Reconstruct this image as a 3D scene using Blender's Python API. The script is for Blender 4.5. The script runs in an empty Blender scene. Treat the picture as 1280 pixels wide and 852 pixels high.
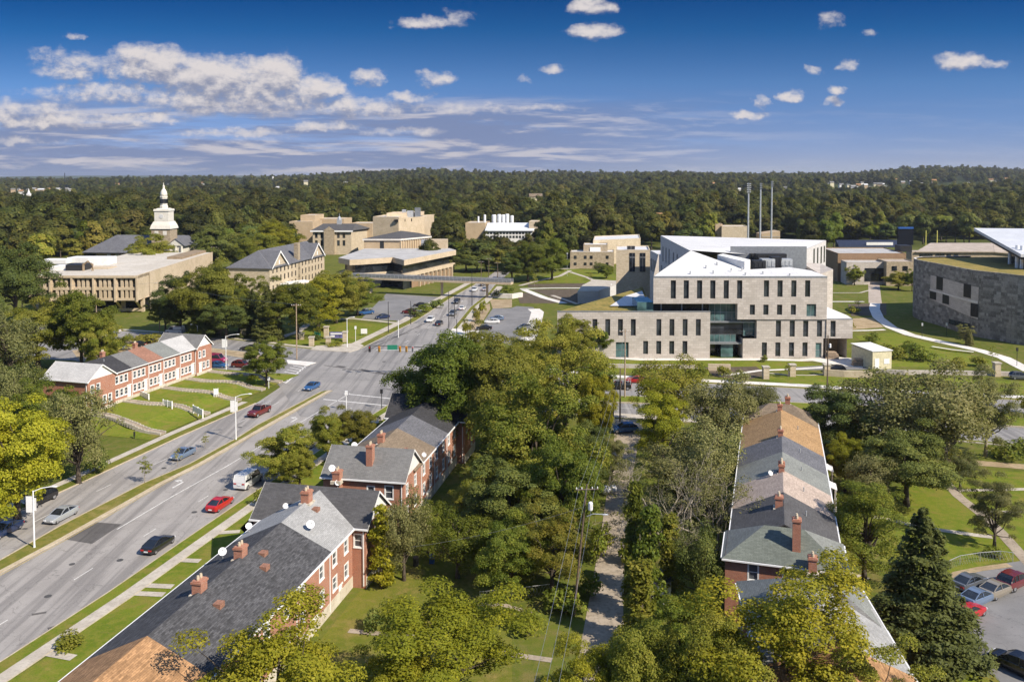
import bpy, bmesh, math, random
import numpy as np
from mathutils import Vector, Matrix
R = math.radians
sc = bpy.context.scene
C = sc.collection
random.seed(7)

# ------------------------------------------------------------------ camera
CAM_H, FPX, PITCH, HORIZ = 46.0, 1080.0, R(2.5), 219.0
PY0 = HORIZ + FPX * math.tan(PITCH)
cd = bpy.data.cameras.new('camera'); cam = bpy.data.objects.new('camera', cd); C.objects.link(cam)
cam.location = (0, 0, CAM_H); cam.rotation_euler = (R(90) - PITCH, 0, 0)
cd.sensor_width = 36; cd.lens = FPX / 1280 * 36; cd.shift_y = (PY0 - 426) / 1280
cd.clip_start = 1; cd.clip_end = 40000
sc.camera = cam

# ------------------------------------------------------------------ sun, sky, exposure
SUN_AZ, SUN_EL = R(128), R(41)
sl = bpy.data.lights.new('sun', 'SUN'); sl.energy = 4.6; sl.angle = R(0.5); sl.color = (1, .91, .78)
so = bpy.data.objects.new('sun', sl); C.objects.link(so)
so.rotation_euler = Vector((-math.sin(SUN_AZ) * math.cos(SUN_EL), -math.cos(SUN_AZ) * math.cos(SUN_EL), -math.sin(SUN_EL))).to_track_quat('-Z', 'Y').to_euler()
so.location = (0, 0, 200)
vs = sc.view_settings
vs.view_transform = 'Standard'; vs.look = 'None'; vs.exposure = 0.6; vs.gamma = 1; vs.use_curve_mapping = False
sc.render.engine = 'CYCLES'
cy = sc.cycles
cy.use_denoising = True
cy.max_bounces = 8; cy.diffuse_bounces = 6; cy.glossy_bounces = 3; cy.transmission_bounces = 6; cy.transparent_max_bounces = 6; cy.volume_bounces = 0
cy.caustics_reflective = False; cy.caustics_refractive = False
cy.use_adaptive_sampling = True; cy.adaptive_threshold = 0.015
cy.sample_clamp_indirect = 6

class NT:
    """small helper for building node trees"""
    def __init__(s, nt): s.nt = nt; s.n = nt.nodes; s.l = nt.links
    def new(s, t, **kw):
        n = s.n.new(t)
        for k, v in kw.items(): setattr(n, k, v)
        return n
    def put(s, sock, v):
        if isinstance(v, bpy.types.NodeSocket): s.l.new(v, sock)
        elif v is not None: sock.default_value = v
    def m(s, op, a, b=None, c=None, clamp=False):
        n = s.new('ShaderNodeMath', operation=op); n.use_clamp = clamp
        s.put(n.inputs[0], a); s.put(n.inputs[1], b)
        if c is not None: s.put(n.inputs[2], c)
        return n.outputs[0]
    def mix(s, f, a, b, blend='MIX'):
        n = s.new('ShaderNodeMix', data_type='RGBA', blend_type=blend)
        s.put(n.inputs[0], f)
        for i, v in ((6, a), (7, b)): s.put(n.inputs[i], (tuple(v) + (1,))[:4] if isinstance(v, (tuple, list)) else v)
        return n.outputs[2]
    def noise(s, vec, scale, detail=3, rough=.55, dist=0.0):
        n = s.new('ShaderNodeTexNoise'); s.put(n.inputs['Vector'], vec); n.inputs['Scale'].default_value = scale
        n.inputs['Detail'].default_value = detail; n.inputs['Roughness'].default_value = rough; n.inputs['Distortion'].default_value = dist
        return n.outputs['Fac']
    def ramp(s, f, stops):
        n = s.new('ShaderNodeValToRGB'); s.put(n.inputs[0], f); e = n.color_ramp.elements
        while len(e) < len(stops): e.new(.5)
        for i, (p, c) in enumerate(stops):
            e[i].position = p; e[i].color = (c if isinstance(c, (tuple, list)) else (c, c, c)) + ((1,) if not isinstance(c, (tuple, list)) or len(c) == 3 else ())
        return n.outputs[0]
    def range(s, f, a, b, c=0.0, d=1.0, smooth=True):
        n = s.new('ShaderNodeMapRange'); n.interpolation_type = 'SMOOTHSTEP' if smooth else 'LINEAR'
        s.put(n.inputs[0], f)
        for i, v in zip((1, 2, 3, 4), (a, b, c, d)): s.put(n.inputs[i], v)
        return n.outputs[0]
    def comb(s, x, y, z=0.0):
        n = s.new('ShaderNodeCombineXYZ')
        for i, v in enumerate((x, y, z)): s.put(n.inputs[i], v)
        return n.outputs[0]

def make_world():
    w = bpy.data.worlds.new('World'); sc.world = w; w.use_nodes = True
    t = NT(w.node_tree); t.n.clear()
    tc = t.new('ShaderNodeTexCoord'); sp = t.new('ShaderNodeSeparateXYZ'); t.l.new(tc.outputs['Generated'], sp.inputs[0])
    x, y, z = sp.outputs
    sky = t.new('ShaderNodeTexSky', sky_type='NISHITA'); sky.sun_disc = False
    sky.sun_elevation = SUN_EL; sky.sun_rotation = SUN_AZ; sky.altitude = 100; sky.air_density = 1.0; sky.dust_density = .4; sky.ozone_density = 3.0
    # deep autumn sky: the low band of the dome is read a little higher up than it lies
    zz = t.m('ADD', t.m('MULTIPLY', t.m('MAXIMUM', z, 0.0), 2.2), .045)
    t.l.new(t.comb(x, y, zz), sky.inputs['Vector'])
    ay = t.m('MAXIMUM', t.m('ABSOLUTE', y), .08)
    u = t.m('DIVIDE', x, ay); v = t.m('DIVIDE', z, ay)                 # u, v: direction as slopes, v 0 at the horizon
    grad = t.ramp(t.range(v, 0.0, .88, smooth=False), [(0.0, (.56, .50, .64)), (.02, (.53, .47, .615)), (.07, (.45, .50, .66)), (.12, (.36, .51, .68)), (.19, (.085, .345, .57)), (.25, (.008, .20, .455)), (.42, (.10, .34, .60)), (1.0, (1.6, 1.58, 1.6))])
    base = t.mix(1.0, sky.outputs[0], grad, 'MULTIPLY')
    # clouds
    def P(px, py): return ((px - 640) / FPX, (HORIZ - py) / FPX)
    uv = t.comb(u, v)
    wob1 = t.m('SUBTRACT', t.noise(uv, 38, 4, .6), .5); wob2 = t.m('SUBTRACT', t.noise(t.comb(u, v, 5.0), 38, 4, .6), .5)
    uu = t.m('ADD', u, t.m('MULTIPLY', wob1, .042)); vv = t.m('ADD', v, t.m('MULTIPLY', wob2, .018))
    blobs = [(532,31,38,9,.9),(572,24,20,11,.65),(740,10,30,12,1),(742,41,36,10,1),(690,87,19,7,.9),(655,101,10,6,.5),(1035,26,17,11,.7),(1081,43,14,5,.6),
             (1195,78,36,12,1),(1235,82,20,6,.6),(1040,128,18,6,1),(1040,114,12,7,.8),(986,121,15,8,1),(950,127,11,10,.95),(931,145,26,7,1),(1060,83,13,7,.7),(1015,88,13,5,.6),
             (95,85,50,20,.8),(75,70,40,11,.5),(97,47,11,5,.5),(190,82,60,28,1.35),(265,98,72,30,1.45),(340,100,48,32,1.45),(390,112,42,18,1.3),(460,98,22,12,.9),(545,99,24,11,.95),(510,122,36,8,.75),(300,126,150,22,1.15),(150,116,110,15,.85),(440,134,110,13,.9),(40,140,80,16,.75),(585,137,70,9,.55),(60,152,95,12,.95),(175,150,75,9,.85),(300,166,70,7,.7),(410,158,50,8,.75),(500,165,60,6,.6),(20,175,60,7,.6),(660,135,70,5,.5)]
    def blobs_at(off):
        acc = None; va = t.m('ADD', vv, off) if off else vv
        for px, py, rx, ry, amp in blobs:
            a, b = P(px, py)
            du = t.m('MULTIPLY', t.m('SUBTRACT', uu, a), FPX / rx); dv = t.m('MULTIPLY', t.m('SUBTRACT', va, b), FPX / ry)
            f = t.m('MULTIPLY', t.m('SUBTRACT', 1.25, t.m('MULTIPLY_ADD', du, du, t.m('MULTIPLY', dv, dv))), amp)
            acc = f if acc is None else t.m('MAXIMUM', acc, f)
        n = t.m('SUBTRACT', t.noise(t.comb(u, t.m('MULTIPLY', t.m('ADD', v, off), 1.5)), 44, 7, .62), .5)
        return t.m('MULTIPLY_ADD', n, 2.9, t.m('MAXIMUM', acc, -.6))
    f_blob = blobs_at(0.0); f_up = blobs_at(.011); d_blob = t.range(f_blob, -.05, 1.5)
    # low stratocumulus bank: long flat streaks, thickest to the left
    def streak(off, sx, sy, w):
        return t.noise(t.comb(t.m('MULTIPLY', u, sx), t.m('MULTIPLY', t.m('ADD', v, off), sy), w), 2.2, 7, .6, .35)
    mask = t.m('MULTIPLY', t.range(v, .105, .060), t.range(u, .40, -.08, .10, 1.0))
    gaps = t.range(t.m('ADD', streak(0, 1.7, 17, 7.0), t.m('MULTIPLY', t.range(v, .05, .015), .12)), .40, .56)
    d_bank = t.m('MULTIPLY', mask, t.m('MULTIPLY_ADD', gaps, .72, .16))
    st = streak(0, 3.0, 26, 2.0); lit2 = t.range(t.m('ADD', t.m('MULTIPLY', st, .8), t.m('MULTIPLY', t.m('SUBTRACT', st, streak(.006, 3.0, 26, 2.0)), .9)), .36, .62)
    bcol = t.mix(lit2, (1.25, 1.55, 2.55), (3.7, 3.45, 3.6))
    col = t.mix(d_bank, base, bcol)
    lit = t.range(t.m('SUBTRACT', f_blob, f_up), -.75, .70)
    col = t.mix(t.m('MULTIPLY', d_blob, .95), col, t.mix(lit, (1.6, 1.75, 2.4), (4.6, 4.25, 4.15)))
    bg = t.new('ShaderNodeBackground'); bg.inputs[1].default_value = .11
    t.l.new(col, bg.inputs[0]); o = t.new('ShaderNodeOutputWorld'); t.l.new(bg.outputs[0], o.inputs[0])
make_world()

# ------------------------------------------------------------------ pixel -> place
_c, _s = math.cos(PITCH), math.sin(PITCH)
def ray(px, py):
    dx, dy = (px - 640) / FPX, (py - PY0) / FPX
    return Vector((dx, _c - dy * _s, -_s - dy * _c))
def at(px, py, z=0.0):
    r = ray(px, py); k = (z - CAM_H) / r.z
    return Vector((r.x * k, r.y * k, z))
def atY(px, py, Y):
    r = ray(px, py); k = Y / r.y
    return Vector((r.x * k, Y, CAM_H + r.z * k))
def A2(px, py, z=0.0):
    p = at(px, py, z); return (p.x, p.y)
def pts(*l, z=0.0): return [A2(x, y, z) for x, y in l]

def smooth(a, b, x):
    t = min(1, max(0, (x - a) / (b - a))); return t * t * (3 - 2 * t)
_hz = [(-900,228),(0,228),(300,226),(420,221),(540,216.5),(650,218.5),(900,221),(1040,221),(1120,217),(1165,213),(1230,213),(1290,217),(2200,219)]
def elev(X, Y):
    if Y < 640: return 0.0
    px = 640 + FPX * X / Y
    for (x0, y0), (x1, y1) in zip(_hz, _hz[1:]):
        if px < x1 or x1 == 2200:
            k = min(1, max(0, (px - x0) / (x1 - x0))); yh = y0 + (y1 - y0) * k; break
    g = 33 - (yh - 219) * 2.9
    lump = 5.5*math.sin(X/170 + 1.3*math.sin(Y/310)) * math.sin(Y/240 + X/520) + 3.5*math.sin(X/67 + Y/130) * math.sin(Y/95)
    return g * smooth(640, 3200, Y) + lump * smooth(640, 1100, Y)

# ------------------------------------------------------------------ materials
MATS = {}
def newmat(name):
    m = bpy.data.materials.new(name); m.use_nodes = True; MATS[name] = m
    t = NT(m.node_tree); b = t.n['Principled BSDF']
    return m, t, b
def coords(t, kind):
    if kind == 'pos': return t.new('ShaderNodeNewGeometry').outputs['Position']
    return t.new('ShaderNodeTexCoord').outputs[{'uv': 'UV', 'obj': 'Object'}[kind]]
def mat_plain(name, col, rough=.6, metal=0.0, spec=.4, var=.12, scale=1.5, coord='obj', emit=None):
    m, t, b = newmat(name)
    n = t.noise(coords(t, coord), scale, 4)
    c = t.mix(t.range(n, .3, .7), tuple(max(0, v * (1 - var)) for v in col), tuple(min(1, v * (1 + var)) for v in col))
    t.put(b.inputs['Base Color'], c); b.inputs['Roughness'].default_value = rough; b.inputs['Metallic'].default_value = metal; b.inputs['Specular IOR Level'].default_value = spec
    return m
def mat_mix(name, c1, c2, c3, s1, s2, rough=.92, coord='pos', stretch=None, amt3=.5):
    """two-scale mottling: c1/c2 at scale s1, c3 flecks at scale s2"""
    m, t, b = newmat(name); v = coords(t, coord)
    if stretch:
        mp = t.new('ShaderNodeMapping'); t.l.new(v, mp.inputs[0]); mp.inputs['Scale'].default_value = stretch[0]; mp.inputs['Rotation'].default_value = (0, 0, stretch[1]); v = mp.outputs[0]
    c = t.mix(t.range(t.noise(v, s1, 5), .35, .65), c1, c2)
    c = t.mix(t.m('MULTIPLY', t.range(t.noise(v, s2, 4), .45, .7), amt3), c, c3)
    t.put(b.inputs['Base Color'], c); b.inputs['Roughness'].default_value = rough; b.inputs['Specular IOR Level'].default_value = .25
    return m, t, b
def mat_brick(name, c1, c2, mortar, bw, bh, mort=.012, rough=.9, blotch=.25, bump=.2, coord='uv', bias=0.0, big=.6, offset=.5):
    m, t, b = newmat(name); v = coords(t, coord)
    br = t.new('ShaderNodeTexBrick'); t.l.new(v, br.inputs['Vector']); br.offset = offset
    for k, val in (('Color1', c1 + (1,)), ('Color2', c2 + (1,)), ('Mortar', mortar + (1,)), ('Scale', 1.0), ('Mortar Size', mort), ('Brick Width', bw), ('Row Height', bh), ('Bias', bias), ('Mortar Smooth', .2)):
        br.inputs[k].default_value = val
    n = t.noise(v, big, 5, .6)
    c = t.mix(t.m('MULTIPLY', t.range(n, .35, .75), blotch), br.outputs['Color'], tuple(x * .45 for x in c1), 'MIX')
    n2 = t.noise(v, big * 7, 3, .6)
    c = t.mix(t.m('MULTIPLY', t.range(n2, .4, .8), blotch * .6), c, tuple(min(1, x * 1.7) for x in c2), 'MIX')
    t.put(b.inputs['Base Color'], c); b.inputs['Roughness'].default_value = rough; b.inputs['Specular IOR Level'].default_value = .2
    if bump:
        bn = t.new('ShaderNodeBump'); bn.inputs['Strength'].default_value = bump; bn.inputs['Distance'].default_value = .03
        t.l.new(br.outputs['Fac'], bn.inputs['Height']); bn.invert = True; t.l.new(bn.outputs[0], b.inputs['Normal'])
    return m
def mat_glass(name, col, rough=.06):
    m, t, b = newmat(name)
    v = coords(t, 'pos'); n = t.noise(v, .35, 2)
    t.put(b.inputs['Base Color'], t.mix(t.range(n, .35, .65), col, tuple(min(1, x * 2.0 + .004) for x in col)))
    b.inputs['Roughness'].default_value = rough; b.inputs['Specular IOR Level'].default_value = .6
    return m
def mat_leaf(name, ca, cb, cc, trans=.28, rough=.6, vr=(.88, 1.45), hr=(.474, .500)):
    """leaf colour varies by leaf, by clump and from tree to tree"""
    m, t, b = newmat(name); b.inputs['Roughness'].default_value = rough; b.inputs['Specular IOR Level'].default_value = .18
    at1 = t.new('ShaderNodeAttribute'); at1.attribute_name = 'tint'
    oi = t.new('ShaderNodeObjectInfo')
    f = t.m('ADD', t.m('MULTIPLY', at1.outputs['Fac'], .8), t.m('MULTIPLY', t.m('SUBTRACT', oi.outputs['Random'], .5), .55), clamp=True)
    c = t.ramp(f, [(0.0, ca), (.5, cb), (1.0, cc)])
    hs = t.new('ShaderNodeHueSaturation'); t.l.new(c, hs.inputs['Color'])
    r2 = t.m('FRACT', t.m('MULTIPLY', oi.outputs['Random'], 17.3))
    t.put(hs.inputs['Value'], t.range(r2, 0, 1, vr[0], vr[1], smooth=False)); t.put(hs.inputs['Hue'], t.range(t.m('FRACT', t.m('MULTIPLY', oi.outputs['Random'], 41.7)), 0, 1, hr[0], hr[1], smooth=False))
    c = hs.outputs[0]
    t.put(b.inputs['Base Color'], c)
    tr = t.new('ShaderNodeBsdfTranslucent'); t.put(tr.inputs[0], t.mix(.5, c, (.16, .17, .02)))
    ms = t.new('ShaderNodeMixShader'); ms.inputs[0].default_value = trans
    t.l.new(b.outputs[0], ms.inputs[1]); t.l.new(tr.outputs[0], ms.inputs[2]); t.l.new(ms.outputs[0], t.n['Material Output'].inputs[0])
    return m

# leaves
mat_leaf('leaf_green', (0.098, 0.142, 0.018), (0.182, 0.222, 0.028), (0.360, 0.342, 0.053), .46)
mat_leaf('leaf_dark', (0.065, 0.095, 0.022), (0.111, 0.143, 0.030), (0.186, 0.203, 0.042), .3)
mat_leaf('leaf_light', (0.161, 0.193, 0.025), (0.281, 0.287, 0.039), (0.421, 0.386, 0.063), .5)
mat_leaf('leaf_yellow', (0.215, 0.237, 0.020), (0.358, 0.351, 0.025), (0.501, 0.458, 0.043), .5)
mat_leaf('leaf_olive', (0.134, 0.150, 0.052), (0.215, 0.223, 0.075), (0.323, 0.309, 0.119), .46)
mat_leaf('leaf_autumn', (0.165, 0.180, 0.027), (0.263, 0.258, 0.039), (0.360, 0.323, 0.060), .5)
mat_leaf('leaf_needle', (.052, .070, .018), (.082, .102, .026), (.130, .146, .038), .24)
mat_leaf('leaf_wood', (0.048, 0.065, 0.013), (0.097, 0.108, 0.019), (0.178, 0.162, 0.030), .36, vr=(.55, 1.5), hr=(.466, .504))
mat_plain('bark', (.085, .066, .048), .95, var=.35, scale=3)
mat_plain('bark_pale', (.30, .26, .20), .9, var=.3, scale=3)
# ground
def mat_grass(name, a, b_, c, dry):
    m, t, b = newmat(name); v = coords(t, 'pos')
    n1 = t.noise(v, .09, 5, .6); n2 = t.noise(v, .9, 5, .65); n3 = t.noise(v, 7, 3, .6)
    col = t.mix(t.range(n1, .38, .62), a, b_)
    col = t.mix(t.m('MULTIPLY', t.range(n2, .42, .62), .85), col, c)
    col = t.mix(t.m('MULTIPLY', t.range(t.noise(v, .28, 6, .7), .48, .66), .7), col, dry)
    col = t.mix(t.m('MULTIPLY', t.range(n3, .45, .7), .35), col, tuple(x * .45 for x in a))
    col = t.mix(t.m('MULTIPLY', t.range(t.noise(v, .45, 7, .78, .6), .57, .70), .6), col, tuple(x * .55 for x in b_))
    col = t.mix(t.m('MULTIPLY', t.range(t.noise(v, .16, 8, .75, .4), .60, .72), .7), col, tuple(min(1, x * 1.25) for x in dry))
    col = t.mix(t.m('MULTIPLY', t.range(t.noise(v, 2.6, 6, .75), .60, .72), .5), col, tuple(min(1, x*1.5) for x in c))
    t.put(b.inputs['Base Color'], col); b.inputs['Roughness'].default_value = 1; b.inputs['Specular IOR Level'].default_value = .1
    bn = t.new('ShaderNodeBump'); bn.inputs['Strength'].default_value = .5; bn.inputs['Distance'].default_value = .08; t.put(bn.inputs['Height'], t.noise(v, 5, 5, .7)); t.l.new(bn.outputs[0], b.inputs['Normal'])
    return m
mat_grass('grass', (.105, .125, .015), (.140, .150, .020), (.170, .160, .032), (.24, .18, .06))
mat_grass('grass_dry', (.155, .150, .030), (.20, .175, .040), (.125, .140, .022), (.30, .23, .09))
mat_grass('grass_fresh', (.112, .152, .014), (.148, .182, .019), (.182, .186, .028), (.22, .175, .045))
def mat_ground():
    m = mat_grass('ground', (.085, .110, .015), (.115, .135, .02), (.140, .140, .03), (.19, .15, .055)); t = NT(m.node_tree); b = t.n['Principled BSDF']
    old = b.inputs['Base Color'].links[0].from_socket
    v = coords(t, 'pos'); sp = t.new('ShaderNodeSeparateXYZ'); t.l.new(v, sp.inputs[0])
    f = t.range(sp.outputs[1], 470, 640)
    t.put(b.inputs['Base Color'], t.mix(f, old, t.mix(t.range(t.noise(v, .02, 4), .4, .6), (.030, .042, .010), (.06, .07, .016))))
mat_ground()
def mat_asphalt(name, c1, c2, dark, rot=0.0, streak=True):
    m, t, b = newmat(name); v = coords(t, 'pos')
    mp = t.new('ShaderNodeMapping'); t.l.new(v, mp.inputs[0]); mp.inputs['Rotation'].default_value = (0, 0, rot); mp.inputs['Scale'].default_value = (1.1, .035, 1)
    col = t.mix(t.range(t.noise(v, .12, 6, .65), .35, .65), c1, c2)
    if streak: col = t.mix(t.m('MULTIPLY', t.range(t.noise(mp.outputs[0], .55, 4, .6), .44, .62), .8), col, dark)
    col = t.mix(t.m('MULTIPLY', t.range(t.noise(v, 1.1, 6, .75), .56, .68), .6), col, dark)
    col = t.mix(t.m('MULTIPLY', t.range(t.noise(v, 9, 3, .7), .45, .75), .3), col, tuple(x * 1.3 for x in c2))
    vo = t.new('ShaderNodeTexVoronoi', feature='DISTANCE_TO_EDGE'); vo.inputs['Scale'].default_value = .16
    wv = t.new('ShaderNodeVectorMath', operation='ADD'); t.l.new(v, wv.inputs[0]); nn = t.new('ShaderNodeTexNoise'); nn.inputs['Scale'].default_value = .5; nn.inputs['Detail'].default_value = 5; t.l.new(v, nn.inputs['Vector'])
    sv = t.new('ShaderNodeVectorMath', operation='SCALE'); t.l.new(nn.outputs['Color'], sv.inputs[0]); sv.inputs['Scale'].default_value = 4; t.l.new(sv.outputs[0], wv.inputs[1]); t.l.new(wv.outputs[0], vo.inputs['Vector'])
    crack = t.range(vo.outputs['Distance'], .003, .010, .32, 0.0)
    col = t.mix(crack, col, tuple(x * .35 for x in dark))
    t.put(b.inputs['Base Color'], col); b.inputs['Roughness'].default_value = .9; b.inputs['Specular IOR Level'].default_value = .25
    return m
mat_asphalt('asphalt', (.280, .258, .235), (.335, .310, .283), (.180, .167, .155), R(15))
mat_asphalt('asphalt_cross', (.235, .222, .208), (.290, .272, .252), (.150, .143, .137), R(82))
mat_asphalt('asphalt_dark', (.062, .060, .060), (.085, .082, .080), (.035, .035, .036), streak=False)
mat_asphalt('asphalt_lot', (.170, .165, .160), (.220, .212, .205), (.10, .10, .10), streak=False)
mat_asphalt('asphalt_patch', (.100, .092, .086), (.13, .12, .112), (.07, .066, .062), R(15))
mat_mix('concrete', (.42, .37, .30), (.50, .45, .37), (.28, .25, .20), .5, 3)
mat_mix('kerb', (.44, .36, .24), (.52, .44, .31), (.25, .2, .14), .5, 4)
mat_mix('concrete_white', (.62, .58, .52), (.72, .68, .62), (.45, .42, .38), .4, 3)
mat_mix('alley_concrete', (.30, .245, .18), (.38, .315, .24), (.17, .14, .10), .35, 2.2, amt3=.6)
mat_mix('dirt', (.30, .22, .13), (.40, .30, .19), (.16, .16, .05), .3, 2)
mat_mix('mulch', (.085, .062, .045), (.12, .09, .066), (.09, .095, .035), .5, 4)
mat_mix('paint', (.62, .60, .56), (.74, .72, .67), (.30, .29, .27), .7, 5, rough=.7, amt3=.7)
mat_mix('paint_yellow', (.48, .34, .08), (.58, .42, .1), (.3, .25, .15), .7, 5, rough=.7, amt3=.7)
mat_mix('hill_wood', (.05, .065, .02), (.075, .09, .028), (.03, .04, .015), .01, .05)
# walls
mat_brick('brick', (.34, .118, .064), (.43, .165, .092), (.40, .33, .27), .22, .075, .010, blotch=.28)
mat_brick('brick_tan', (.42, .31, .19), (.49, .37, .235), (.45, .38, .28), .5, .22, .015, blotch=.25, big=.25)
mat_brick('stone', (.30, .23, .15), (.44, .36, .25), (.36, .30, .22), .7, .35, .03, blotch=.4, bump=.4, big=.8)
mat_brick('stone_light', (.47, .38, .26), (.57, .48, .35), (.45, .38, .28), .8, .4, .02, blotch=.25, big=.4)
mat_brick('slate_wall', (.115, .106, .094), (.33, .31, .275), (.15, .14, .125), 1.3, .8, .012, blotch=.45, bump=.1, big=.5)
mat_brick('panel_stone', (.44, .39, .34), (.545, .49, .435), (.33, .295, .255), 1.3, .62, .025, blotch=.16, bump=.1, big=.3)
mat_brick('panel_shade', (.50, .48, .46), (.56, .54, .52), (.42, .40, .38), 1.3, .62, .02, blotch=.08, bump=.1, big=.3)
mat_brick('brown_wall', (.26, .165, .095), (.31, .205, .125), (.25, .18, .12), .5, .25, .015, blotch=.2, big=.3)
mat_mix('precast', (.50, .40, .27), (.57, .46, .325), (.34, .27, .18), .25, 1.2, amt3=.4)
mat_mix('precast_dark', (.25, .185, .115), (.31, .235, .155), (.16, .12, .08), .3, 2)
mat_mix('white_wall', (.74, .72, .68), (.80, .78, .75), (.55, .53, .50), .4, 2.5, rough=.6, amt3=.4)
mat_mix('foundation', (.52, .46, .36), (.60, .55, .45), (.33, .28, .2), .5, 2, amt3=.6)
mat_mix('steeple_white', (.66, .62, .53), (.72, .68, .60), (.50, .46, .38), .4, 2.5, rough=.6, amt3=.5)
mat_mix('trim_white', (.78, .77, .74), (.82, .81, .79), (.62, .6, .57), .6, 4, rough=.5, coord='obj', amt3=.3)
mat_brick('roof_white', (.60, .59, .57), (.66, .65, .63), (.40, .39, .38), 12, 1.5, .05, rough=.6, blotch=.16, bump=.1, big=.15)
mat_mix('roof_gravel', (.50, .45, .37), (.58, .53, .45), (.36, .32, .27), .12, 1.0, amt3=.5)
mat_mix('roof_grey', (.40, .385, .36), (.47, .455, .43), (.27, .26, .25), .15, .7, amt3=.45)
mat_mix('roof_tan', (.37, .31, .25), (.44, .37, .31), (.28, .23, .18), .2, 1, amt3=.4)
mat_mix('sedum', (.22, .17, .045), (.30, .22, .06), (.11, .125, .025), .25, 1.2, amt3=.8)
mat_mix('metal_roof', (.55, .56, .57), (.62, .63, .64), (.45, .46, .47), .2, 1, rough=.45, amt3=.3)
def shingle(name, c, var=.22):
    lo, hi = tuple(x * (1 - var) for x in c), tuple(min(1, x * (1 + var)) for x in c)
    return mat_brick(name, lo, hi, tuple(x * .62 for x in c), .55, .16, .014, .95, blotch=.34, bump=.35, big=.38)
shingle('shingle_dark', (.078, .077, .079), .42); shingle('shingle_black', (.050, .049, .051)); shingle('shingle_grey', (.185, .180, .170), .12); shingle('shingle_pale', (.33, .325, .31), .12)
shingle('shingle_tan', (.36, .205, .10), .35); shingle('shingle_orange', (.36, .225, .11), .18); shingle('shingle_pink', (.42, .335, .275), .15); shingle('shingle_brown', (.215, .165, .115), .18)
shingle('shingle_red', (.30, .155, .105), .18); shingle('shingle_green', (.150, .165, .140), .14); shingle('shingle_sage', (.215, .222, .202), .12); shingle('shingle_slate', (.135, .135, .145), .2); shingle('shingle_white', (.48, .465, .44), .08); shingle('shingle_charcoal', (.092, .089, .089), .15)
# glass, metal
mat_glass('glass', (.022, .026, .030)); mat_glass('glass_teal', (.045, .085, .085), .05); mat_glass('glass_house', (.05, .055, .06), .1)
mat_glass('glass_dark', (.010, .012, .015), .1); mat_plain('slot_glass', (.012, .013, .016), .45, spec=.2)
mat_plain('metal_dark', (.035, .035, .038), .5, .4); mat_plain('metal_grey', (.33, .34, .35), .45, .6); mat_plain('galvanised', (.55, .56, .56), .45, .5); mat_plain('white_metal', (.78, .78, .77), .4, 0, var=.05)
mat_plain('wood_pole', (.13, .095, .065), .9, var=.3, scale=4); mat_plain('wood_pale', (.34, .25, .17), .9, var=.25, scale=4)
mat_plain('rubber', (.018, .018, .018), .8); mat_plain('alloy', (.45, .45, .46), .35, .7)
mat_plain('lamp_red', (.45, .02, .015), .3); mat_plain('lamp_clear', (.75, .76, .78), .15)
mat_plain('sign_green', (.02, .20, .12), .5, var=.05); mat_plain('signal_yellow', (.55, .30, .02), .5, var=.08); mat_plain('sign_purple', (.13, .12, .28), .5, var=.5, scale=.9)
mat_plain('plastic_blue', (.02, .09, .30), .5); mat_plain('orange', (.62, .22, .04), .6); mat_plain('cream', (.60, .54, .36), .7); mat_plain('blue_seat', (.045, .06, .11), .9, spec=.1)
mat_plain('scoreboard_dark', (.010, .012, .018), .95, spec=.05); mat_plain('yellow_post', (.62, .55, .12), .5)
CARC = {'black': (.012, .012, .013), 'white': (.72, .72, .71), 'silver': (.40, .42, .44), 'red': (.42, .012, .012), 'maroon': (.13, .014, .014), 'navy': (.015, .028, .075), 'blue': (.022, .085, .22), 'grey': (.13, .14, .155), 'gold': (.30, .26, .20), 'magenta': (.30, .02, .08), 'steel': (.16, .22, .32), 'cream': (.66, .60, .46)}
for k, v in CARC.items():
    m = mat_plain('car_' + k, v, .25, .25 if k in ('silver', 'steel', 'grey', 'gold') else 0.0, .6, var=.03)
    m.node_tree.nodes['Principled BSDF'].inputs['Coat Weight'].default_value = .6; m.node_tree.nodes['Principled BSDF'].inputs['Coat Roughness'].default_value = .06

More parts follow.
